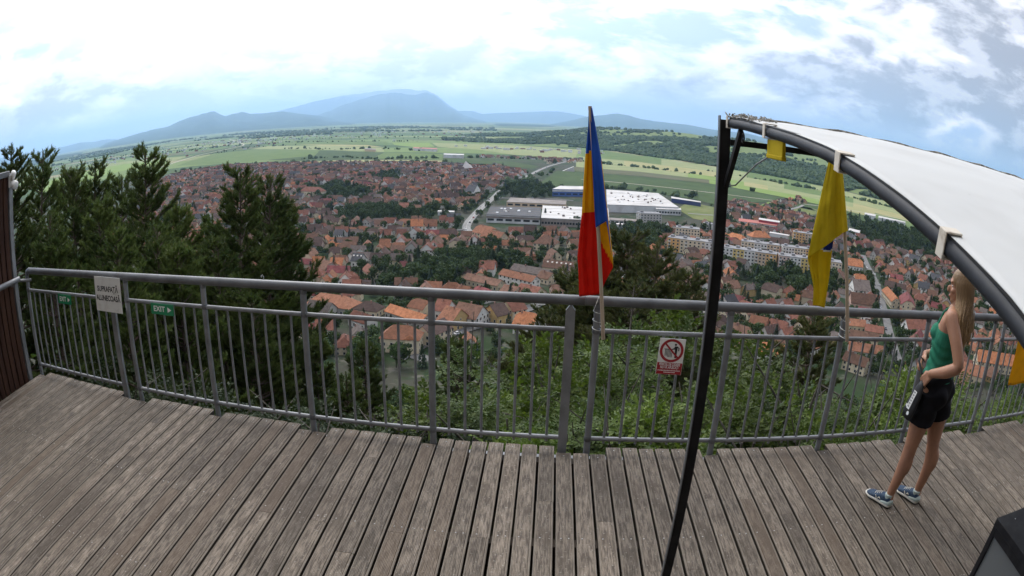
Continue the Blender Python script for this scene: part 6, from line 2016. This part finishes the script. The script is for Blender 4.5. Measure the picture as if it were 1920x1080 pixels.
s = MB(); s.lathe([(0.004, 0), (0.004, 0.002), (0.001, 0.003)], c=(0.11, -0.06, 1.0), n=8); s.build('screw', M_SCREW, cb)


# ---- unseen wall added behind the platform to keep sky light off the deck
M_STONE = mat('sky_blocker_stone', (0.26, 0.235, 0.20), 0.95, grain=(2.2, (0.17, 0.155, 0.135), 0.4, 0.65), bump=(3, 0.8, 0.08))
s = MB(); s.grid(lambda u, v: Vector((lerp(-9, 11, u), -1.75 + 0.06 * noise.noise(Vector((u * 14, v * 9, 0))), lerp(-1, 8.5, v))), 40, 20)
s.box((-9, -3.2, -1), (11, -1.9, 8.5))
tag(s.build('sky_blocker_wall', M_STONE), kind='structure')
# ================================================================== the woman at the railing
M_SKIN = mat('tanned_skin', (0.40, 0.205, 0.125), 0.5, spec=0.4, grain=(9, (0.33, 0.17, 0.11), 0.4, 0.7))
M_SKIN.node_tree.nodes['Principled BSDF'].inputs['Subsurface Weight'].default_value = 0.08
M_SKIN.node_tree.nodes['Principled BSDF'].inputs['Subsurface Radius'].default_value = (0.02, 0.008, 0.004)
M_TOP = mat('green_jersey', (0.03, 0.185, 0.115), 0.8, spec=0.2, grain=(7, (0.015, 0.15, 0.085), 0.4, 0.7), bump=(16, 0.35, 0.012))
M_SHORTS = mat('black_shorts', (0.007, 0.007, 0.010), 0.85, spec=0.2, bump=(10, 0.4, 0.02))
M_LIP = mat('lips', (0.42, 0.15, 0.12), 0.5)
M_EYEW = mat('eye_white', (0.6, 0.58, 0.55), 0.3)
M_SHOE = mat('navy_mesh_shoe', (0.018, 0.042, 0.085), 0.8, grain=(60, (0.045, 0.08, 0.13), 0.45, 0.65))
M_SOLE = mat('cream_foam_sole', (0.62, 0.60, 0.53), 0.7)
M_MINT = mat('pale_mint_heel', (0.42, 0.50, 0.47), 0.7)
M_BAG = mat('black_nylon', (0.012, 0.012, 0.014), 0.6, bump=(30, 0.3, 0.004))


def hair_material():
    m = bpy.data.materials.new('dark_blonde_hair'); m.use_nodes = True
    nt = NT(m.node_tree); p = nt.n['Principled BSDF']; p.inputs['Roughness'].default_value = 0.5; p.inputs['Specular IOR Level'].default_value = 0.4
    co = nt.new('ShaderNodeTexCoord').outputs['Object']
    st = nt.noise(nt.mapping(co, sc=(160, 160, 7)), 1.0, 3.0, 0.6)
    sp = nt.new('ShaderNodeSeparateXYZ'); nt.l.new(co, sp.inputs[0])
    low = nt.maprange(sp.outputs[2], 1.25, 1.6, 1.0, 0.0)
    c = nt.mix(low, (0.22, 0.135, 0.065, 1), (0.46, 0.30, 0.145, 1))            # grown-out darker roots, lighter lengths
    c = nt.mix(nt.maprange(st, 0.35, 0.7, 0, 0.75), c, (0.13, 0.078, 0.038, 1))
    nt.l.new(c, p.inputs['Base Color'])
    b = nt.new('ShaderNodeBump'); b.inputs['Strength'].default_value = 0.6; b.inputs['Distance'].default_value = 0.004
    nt.l.new(st, b.inputs['Height']); nt.l.new(b.outputs[0], p.inputs['Normal'])
    return m


M_HAIR = hair_material()


def ellipsoid(mb, c, r, M=None, nu=18, nv=12):
    vs = [Vector((0, 0, -1))]; fs = []
    for j in range(1, nv):
        ph = -pi / 2 + pi * j / nv
        for i in range(nu): vs.append(Vector((cos(ph) * cos(2 * pi * i / nu), cos(ph) * sin(2 * pi * i / nu), sin(ph))))
    vs.append(Vector((0, 0, 1)))
    for i in range(nu): fs.append((0, 1 + (i + 1) % nu, 1 + i))
    for j in range(nv - 2):
        for i in range(nu):
            a, b = 1 + j * nu + i, 1 + j * nu + (i + 1) % nu; fs.append((a, b, b + nu, a + nu))
    t = len(vs) - 1
    for i in range(nu): fs.append((t, 1 + (nv - 2) * nu + i, 1 + (nv - 2) * nu + (i + 1) % nu))
    P = [Vector((v.x * r[0], v.y * r[1], v.z * r[2])) for v in vs]
    if M is not None: P = [M @ p for p in P]
    mb.mesh([p + Vector(c) for p in P], fs)


def limb(mb, pts, rad, n=16):
    """closed tapered limb with round ends"""
    pts = [Vector(p) for p in pts]
    Q = []; R = []
    for k in range(len(pts) - 1):
        for t in range(6):
            Q.append(pts[k].lerp(pts[k + 1], t / 6)); R.append(lerp(rad[k], rad[k + 1], t / 6))
    Q.append(pts[-1]); R.append(rad[-1])
    for _ in range(2): Q = [Q[0]] + [(Q[i - 1] + 2 * Q[i] + Q[i + 1]) / 4 for i in range(1, len(Q) - 1)] + [Q[-1]]
    mb.tube(Q, R, n=n)
    ellipsoid(mb, Q[0], (R[0],) * 3, nu=12, nv=8); ellipsoid(mb, Q[-1], (R[-1],) * 3, nu=12, nv=8)


def rings(mb, secs, grow=0.0, n=28):
    """secs: (x, y, z, half width, half depth)"""
    vs = []; fs = []
    S_ = []
    for a, b in zip(secs, secs[1:]):
        for t in range(4): S_.append([lerp(a[k], b[k], t / 4) for k in range(5)])
    S_.append(list(secs[-1]))
    for _ in range(2): S_ = [S_[0]] + [[(S_[i - 1][k] + 2 * S_[i][k] + S_[i + 1][k]) / 4 for k in range(5)] for i in range(1, len(S_) - 1)] + [S_[-1]]
    for (x, y, z, a, b) in S_:
        for k in range(n):
            t = 2 * pi * k / n; vs.append((x + (a + grow) * cos(t), y + (b + grow) * sin(t), z))
    m = len(S_)
    for i in range(m - 1):
        for k in range(n): fs.append((i * n + k, i * n + (k + 1) % n, (i + 1) * n + (k + 1) % n, (i + 1) * n + k))
    fs.append(tuple(reversed(range(n)))); fs.append(tuple(range((m - 1) * n, m * n)))
    mb.mesh(vs, fs)


def fuse(mb, name, m, parent, voxel=0.006, smooth=4, wobble=None):
    """one continuous skin over all the overlapping volumes"""
    me = mb.data(name + '_src', m); tmp = bpy.data.objects.new('tmp', me); COL.objects.link(tmp)
    rm = tmp.modifiers.new('r', 'REMESH'); rm.mode = 'VOXEL'; rm.voxel_size = voxel
    if smooth:
        sm = tmp.modifiers.new('s', 'SMOOTH'); sm.factor = 0.5; sm.iterations = smooth
    out = bpy.data.meshes.new_from_object(tmp.evaluated_get(bpy.context.evaluated_depsgraph_get()))
    bpy.data.objects.remove(tmp); out.name = name
    out.materials.clear(); out.materials.append(m)
    if wobble:
        for v in out.vertices: v.co += wobble(v.co)
    out.polygons.foreach_set('use_smooth', [True] * len(out.polygons))
    return link(name, out, parent)


woman = empty('person', (2.48, 3.33, 0.0), radians(33))
tag(woman, 'woman in green tank top and black shorts looking out over railing', 'person')
TORSO = [(0, -0.09, 0.79, 0.158, 0.115), (0, -0.095, 0.87, 0.178, 0.136), (0, -0.095, 0.95, 0.164, 0.124), (0, -0.10, 1.05, 0.134, 0.106), (0, -0.105, 1.13, 0.136, 0.108), (0, -0.105, 1.21, 0.144, 0.112), (0, -0.115, 1.28, 0.146, 0.102), (0, -0.13, 1.365, 0.150, 0.087), (0, -0.14, 1.412, 0.120, 0.068), (0, -0.143, 1.44, 0.06, 0.055)]
HY = radians(22)                                                     # head turned towards her left
HC = Vector((0, -0.145, 1.565)); HM = Matrix.Translation(HC) @ Matrix.Rotation(HY, 4, 'Z') @ Matrix.Rotation(radians(-4), 4, 'X')
hd = lambda x, y, z: HM @ Vector((x, y, z))
bd = MB()
rings(bd, TORSO)
for sx in (-1, 1):
    ellipsoid(bd, (sx * 0.062, -0.035, 1.255), (0.058, 0.055, 0.058)); ellipsoid(bd, (sx * 0.078, -0.155, 0.86), (0.085, 0.08, 0.09))
limb(bd, [(0, -0.142, 1.40), (0, -0.142, 1.46), hd(0, -0.012, -0.06)], [0.058, 0.049, 0.05])
R3 = (Matrix.Rotation(HY, 4, 'Z') @ Matrix.Rotation(radians(-4), 4, 'X'))
ellipsoid(bd, hd(0, -0.01, 0.025), (0.070, 0.092, 0.085), R3)
ellipsoid(bd, hd(0, 0.018, -0.035), (0.056, 0.066, 0.072), R3)
ellipsoid(bd, hd(0, 0.052, -0.085), (0.030, 0.028, 0.026), R3)                                  # chin
ellipsoid(bd, hd(0, 0.090, -0.022), (0.011, 0.020, 0.024), R3); ellipsoid(bd, hd(0, 0.099, -0.032), (0.012, 0.012, 0.010), R3)   # nose
ellipsoid(bd, hd(0, 0.078, -0.062), (0.020, 0.012, 0.012), R3); ellipsoid(bd, hd(0, 0.074, 0.028), (0.045, 0.014, 0.014), R3)     # mouth, brow
for sx in (-1, 1):
    ellipsoid(bd, hd(sx * 0.068, -0.012, -0.012), (0.010, 0.019, 0.032), R3)                       # ears
    ellipsoid(bd, hd(sx * 0.035, 0.058, -0.028), (0.020, 0.020, 0.020), R3)                        # cheeks
# legs: hip, knee, ankle
LEG = {-1: [(-0.088, -0.09, 0.88), (-0.098, -0.072, 0.66), (-0.102, -0.060, 0.48), (-0.108, -0.055, 0.33), (-0.112, -0.022, 0.11)],
       1: [(0.088, -0.105, 0.88), (0.096, -0.150, 0.66), (0.100, -0.180, 0.48), (0.104, -0.212, 0.33), (0.110, -0.185, 0.11)]}
for sx, P in LEG.items():
    limb(bd, P, [0.100, 0.084, 0.058, 0.056, 0.036], 18)
    k = Vector(P[3]); ellipsoid(bd, k + Vector((0, -0.014, 0.02)), (0.050, 0.052, 0.10))            # calf
    ellipsoid(bd, Vector(P[2]) + Vector((0, 0.018, 0.0)), (0.042, 0.036, 0.05))                     # knee
    limb(bd, [P[4], (P[4][0], P[4][1] - 0.005, 0.05)], [0.034, 0.036])
ARM = {-1: [(-0.160, -0.165, 1.388), (-0.202, -0.258, 1.262), (-0.235, -0.335, 1.135), (-0.238, -0.235, 1.08), (-0.230, -0.115, 1.035)],
       1: [(0.160, -0.145, 1.388), (0.205, -0.165, 1.24), (0.215, -0.13, 1.085), (0.14, 0.00, 1.065), (0.045, 0.075, 1.055)]}
for sx, P in ARM.items():
    limb(bd, P, [0.054, 0.048, 0.042, 0.041, 0.028], 14)
    limb(bd, [(sx * 0.09, -0.14, 1.405), P[0]], [0.045, 0.05])


def hand(mb, wrist, d, across, curl, sc=1.0):
    """palm, four unequal bent fingers and a thumb leaving the side of the palm; d along the hand, across from index to little finger, curl where the fingers close"""
    d = Vector(d).normalized(); a = Vector(across); a = (a - d * a.dot(d)).normalized(); c = d.cross(a)
    if c.dot(Vector(curl)) < 0: c = -c
    w = Vector(wrist)
    for k in range(4):
        o = (k - 1.5) * 0.019 * sc
        limb(mb, [w + a * o * 0.55 + d * 0.01, w + a * o + d * 0.082 * sc], [0.0145, 0.0125], 8)
        ln = (0.070, 0.078, 0.073, 0.058)[k] * sc
        b = w + a * o + d * 0.085 * sc; p1 = b + (d * 0.92 + c * 0.38).normalized() * ln * 0.45; p2 = p1 + (d * 0.45 + c * 0.9).normalized() * ln * 0.32; p3 = p2 + (c * 0.95 - d * 0.3).normalized() * ln * 0.25
        limb(mb, [b, p1, p2, p3], [0.0092, 0.0085, 0.0078, 0.0068], 8)
    b = w - a * 0.024 * sc + d * 0.028 * sc
    p1 = b + (-a * 0.55 + d * 0.7 + c * 0.35).normalized() * 0.036; p2 = p1 + (d * 0.9 + c * 0.35).normalized() * 0.028
    limb(mb, [w + d * 0.01, b, p1, p2], [0.013, 0.013, 0.0098, 0.008], 8)


hand(bd, (-0.230, -0.115, 1.035), (0.10, 0.66, -0.75), (-0.25, -0.55, -0.75), (0.95, 0.1, -0.2))
hand(bd, (0.045, 0.075, 1.055), (-0.86, 0.05, -0.45), (0.15, 0.55, -0.80), (-0.2, -0.6, -0.6))
body = fuse(bd, 'body', M_SKIN, woman, 0.0052, 3)

# clothing
tp = MB()
rings(tp, [s for s in [(0, -0.095, 0.955, 0.163, 0.127), (0, -0.098, 1.0, 0.150, 0.116)] + TORSO[3:6] + [(0, -0.112, 1.275, 0.142, 0.102), (0, -0.115, 1.30, 0.128, 0.094)]], 0.008)
for sx in (-1, 1): ellipsoid(tp, (sx * 0.062, -0.033, 1.252), (0.064, 0.061, 0.062))
for sx in (-1, 1):
    limb(tp, [(sx * 0.062, -0.022, 1.285), (sx * 0.082, -0.065, 1.40), (sx * 0.088, -0.138, 1.452), (sx * 0.075, -0.210, 1.37), (sx * 0.055, -0.222, 1.27)], [0.014, 0.009, 0.008, 0.009, 0.012], 8)
fuse(tp, 'tank_top', M_TOP, woman, 0.006, 3, lambda p: Vector((p.x, p.y + 0.1, 0)).normalized() * (0.004 * sin(p.z * 95 + 5 * sin(p.x * 14 + p.y * 9)) * (1 if p.z < 1.2 else 0.4)))
sh = MB()
rings(sh, [(0, -0.09, 0.80, 0.160, 0.118)] + TORSO[1:3] + [(0, -0.10, 1.00, 0.148, 0.113)], 0.012)
for sx in (-1, 1): ellipsoid(sh, (sx * 0.078, -0.157, 0.86), (0.096, 0.092, 0.10))
for sx, P in LEG.items():
    a, b = Vector(P[0]), Vector(P[1])
    sh.tube([a, a.lerp(b, 0.5), a.lerp(b, 1.0)], [0.116, 0.112, 0.112], n=20)
fuse(sh, 'shorts', M_SHORTS, woman, 0.0065, 2, lambda p: Vector((0.004 * sin(p.z * 60 + p.y * 25), 0.004 * sin(p.z * 45 + p.x * 30), 0)))

# hair: scalp cap and long locks down the back
hr_ = random.Random(12); hm = MB()
ellipsoid(hm, hd(0, -0.018, 0.032), (0.080, 0.096, 0.090), R3)
ellipsoid(hm, hd(0, -0.06, -0.03), (0.070, 0.06, 0.09), R3)
for k in range(64):
    a = lerp(-2.2, 2.2, (k + hr_.random()) / 64)                   # round the head, 0 = back
    x0, y0 = 0.074 * sin(a), -0.02 - 0.086 * cos(a)
    p0 = hd(x0 * 0.55, y0 * 0.45 - 0.012, 0.108); p1 = hd(x0 * 1.04, y0 * 1.03, 0.03); p2 = hd(x0 * 1.06, y0 * 1.0 - 0.01, -0.07)
    sx = x0 * 1.15
    down = hr_.uniform(1.17, 1.31)
    back = -0.225 - 0.02 * cos(a) + hr_.uniform(-0.018, 0.02)
    fx = max(-0.135, min(0.135, sx * 1.7 + hr_.uniform(-0.02, 0.02)))
    if abs(a) > 1.75: back += 0.02
    pts = [p0, p1, p2, Vector((fx * 0.9, back + 0.012, 1.40)), Vector((fx, back - 0.012, 1.30)), Vector((fx * 1.0 + hr_.uniform(-0.02, 0.02), back - 0.012 + hr_.uniform(-0.012, 0.012), down))]
    Q = []
    for i in range(len(pts) - 1):
        for t in range(5): Q.append(pts[i].lerp(pts[i + 1], t / 5))
    Q.append(pts[-1])
    for _ in range(3): Q = [Q[0]] + [(Q[i - 1] + 2 * Q[i] + Q[i + 1]) / 4 for i in range(1, len(Q) - 1)] + [Q[-1]]
    rad = [interp([(0, 0.010), (0.2, 0.014), (0.6, 0.013), (0.9, 0.009), (1, 0.003)], i / (len(Q) - 1)) for i in range(len(Q))]
    hm.tube(Q, rad, n=7)
hair = fuse(hm, 'hair', M_HAIR, woman, 0.0045, 1)
hs = MB()
for k in range(150):                                               # loose strands over the mass
    a = hr_.uniform(-2.0, 2.0); x0, y0 = 0.078 * sin(a), -0.02 - 0.09 * cos(a); fx = x0 * 1.9 + hr_.uniform(-0.03, 0.03); bk = -0.24 - 0.025 * cos(a) + hr_.uniform(-0.02, 0.02); w1 = hr_.uniform(-0.026, 0.026)
    pts = [hd(x0 * 0.6, y0 * 0.5 - 0.012, 0.118), hd(x0 * 1.1, y0 * 1.08, 0.03), hd(x0 * 1.14, y0 * 1.04 - 0.01, -0.07), Vector((fx * 0.85 + w1, bk + 0.006, 1.40)), Vector((fx - w1, bk - 0.012, 1.30)), Vector((fx + w1 * 2, bk - 0.012, hr_.uniform(1.14, 1.30)))]
    Q = []
    for i in range(len(pts) - 1):
        for t in range(5): Q.append(pts[i].lerp(pts[i + 1], t / 5))
    for _ in range(2): Q = [Q[0]] + [(Q[i - 1] + 2 * Q[i] + Q[i + 1]) / 4 for i in range(1, len(Q) - 1)] + [Q[-1]]
    hs.tube(Q, [interp([(0, 0.001), (0.2, 0.0035), (0.7, 0.003), (1, 0.0008)], i / (len(Q) - 1)) for i in range(len(Q))], n=4, caps=False)
hs.build('loose_strands', M_HAIR, hair)['kind'] = 'stuff'
ey = MB()
for sx in (-1, 1):
    e = MB(); ellipsoid(e, hd(sx * 0.030, 0.066, 0.002), (0.010, 0.008, 0.006), R3, 10, 8); e.build('eye', M_EYEW, woman)
e = MB(); ellipsoid(e, hd(0, 0.086, -0.063), (0.019, 0.006, 0.007), R3, 12, 8); e.build('lips', M_LIP, woman)


def shoe(c, yaw):
    root_m = Matrix.Translation(c) @ Matrix.Rotation(yaw, 4, 'Z')
    PROF = [(-0.080, 0.024, 0.040), (-0.065, 0.033, 0.086), (-0.02, 0.037, 0.092), (0.03, 0.038, 0.082), (0.08, 0.043, 0.060), (0.13, 0.046, 0.048), (0.165, 0.038, 0.042), (0.185, 0.020, 0.032)]
    up = MB(); so = MB(); ml = MB()
    def loft(mb, secs, n=18):
        vs = []; fs = []
        for (s, hw, z0, z1) in secs:
            for k in range(n):
                t = 2 * pi * k / n; sq = lambda q: (abs(q) ** 0.7) * (1 if q > 0 else -1)
                vs.append(root_m @ Vector((hw * sq(cos(t)), s, (z0 + z1) / 2 + (z1 - z0) / 2 * sq(sin(t)))))
        m = len(secs)
        for i in range(m - 1):
            for k in range(n): fs.append((i * n + k, i * n + (k + 1) % n, (i + 1) * n + (k + 1) % n, (i + 1) * n + k))
        fs.append(tuple(reversed(range(n)))); fs.append(tuple(range((m - 1) * n, m * n)))
        mb.mesh(vs, fs, 0, True)
    loft(up, [(s, w, 0.018, h) for s, w, h in PROF])
    loft(so, [(s * 1.05, w + 0.005, 0.008 + (0.012 if s > 0.15 else 0), 0.036 - 0.006 * (s > 0.1)) for s, w, h in PROF])
    loft(ml, [(-0.090, 0.022, 0.02, 0.05), (-0.072, 0.037, 0.018, 0.062), (-0.03, 0.0405, 0.02, 0.055), (0.01, 0.0415, 0.022, 0.042)])
    sh_ = up.build('shoe', M_SHOE, woman)
    so.build('sole', M_SOLE, sh_); ml.build('heel_counter', M_MINT, sh_)
    tr = MB(); loft(tr, [(s * 1.03, w - 0.002, 0.0, 0.012) for s, w, h in PROF if s < 0.15]); tr.build('tread', M_BLACK, sh_)
    for k in range(4):
        y = 0.035 + k * 0.02; z = 0.083 - k * 0.0085
        l_ = MB(); l_.tube([root_m @ Vector((-0.022, y, z - 0.004)), root_m @ Vector((0, y + 0.004, z + 0.004)), root_m @ Vector((0.022, y, z - 0.004))], 0.003, n=5); l_.build('lace', M_SOLE, sh_)
    mk = MB()                                                       # pale curved side mark
    mk.tube([root_m @ Vector((-0.0405 - 0.002 * (k % 2), 0.015 + 0.008 * k, 0.045 + 0.012 * sin(k * 1.1))) for k in range(8)], 0.0035, n=5); mk.build('side_mark', M_SOLE, sh_)
    sock = MB(); sock.tube([root_m @ Vector((0, -0.035, 0.06)), root_m @ Vector((0, -0.037, 0.098))], [0.034, 0.036], n=14); sock.build('sock', M_MINT, sh_)


shoe((-0.120, 0.018, 0.0), radians(-10)); shoe((0.104, -0.148, 0.0), radians(-14))

# the pouch she is holding at her hip
bag = empty('pouch', (2.48, 3.33, 0.0), radians(33)); tag(bag, 'black pouch with white lettering held at the hip by woman', 'pouch')
T_, B_ = Vector((-0.215, -0.055, 0.965)), Vector((-0.262, 0.0, 0.715))
ax = (T_ - B_).normalized(); sd_ = Vector((0.35, 0.94, 0)); sd_ = (sd_ - ax * sd_.dot(ax)).normalized(); nn = ax.cross(sd_).normalized()
if nn.x > 0: nn = -nn
pm = MB()
for k in range(9):
    t = k / 8; c = B_.lerp(T_, t); w = interp([(0, 0.046), (0.1, 0.056), (0.6, 0.052), (0.85, 0.035), (1, 0.018)], t); h = interp([(0, 0.016), (0.15, 0.028), (0.7, 0.026), (1, 0.012)], t)
    if k == 0: ringsv = []
    ringsv.append([c + sd_ * (w * cos(a_ * pi / 8)) + nn * (h * sin(a_ * pi / 8)) for a_ in range(16)])
vs = [p for r in ringsv for p in r]; fs = [(i * 16 + k, i * 16 + (k + 1) % 16, (i + 1) * 16 + (k + 1) % 16, (i + 1) * 16 + k) for i in range(8) for k in range(16)] + [tuple(reversed(range(16))), tuple(range(128, 144))]
pm.mesh(vs, fs, 0, True); pm.build('body', M_BAG, bag)
st = MB(); st.tube([T_, T_ + Vector((0.01, 0.03, 0.04)), T_ + Vector((0.07, 0.10, 0.09)), T_ + Vector((0.14, 0.125, 0.10)), T_ + Vector((0.20, 0.10, 0.06))], 1, flat=(0.02, 0.006)); st.build('strap', M_BAG, bag)
pb = MB(); c = B_.lerp(T_, 0.48) + nn * 0.030
q1, q2 = sd_ * 0.017, ax * 0.062
pb.face([c - q1 - q2, c + q1 - q2, c + q1 + q2, c - q1 + q2]); pb.build('white_print', M_PRINTW, bag)
pl_ = MB()
for k in range(6):
    d = c + nn * 0.0015 + ax * (-0.05 + k * 0.019)
    for o_ in (-0.006, 0.004): pl_.face([d + sd_ * o_, d + sd_ * (o_ + 0.005), d + sd_ * (o_ + 0.005) + ax * 0.011, d + sd_ * o_ + ax * 0.011])
pl_.build('print_marks', M_BLACK, bag)['kind'] = 'stuff'
for off, rr2 in ((0.16, 0.013), (0.30, 0.010)):
    pd = MB(); cc_ = B_.lerp(T_, off) + nn * 0.0295 + sd_ * (0.022 if off > 0.2 else -0.022); pd.face([cc_ + sd_ * rr2 * cos(t * pi / 6) + ax * rr2 * sin(t * pi / 6) for t in range(12)]); pd.build('white_print', M_PRINTW, bag)
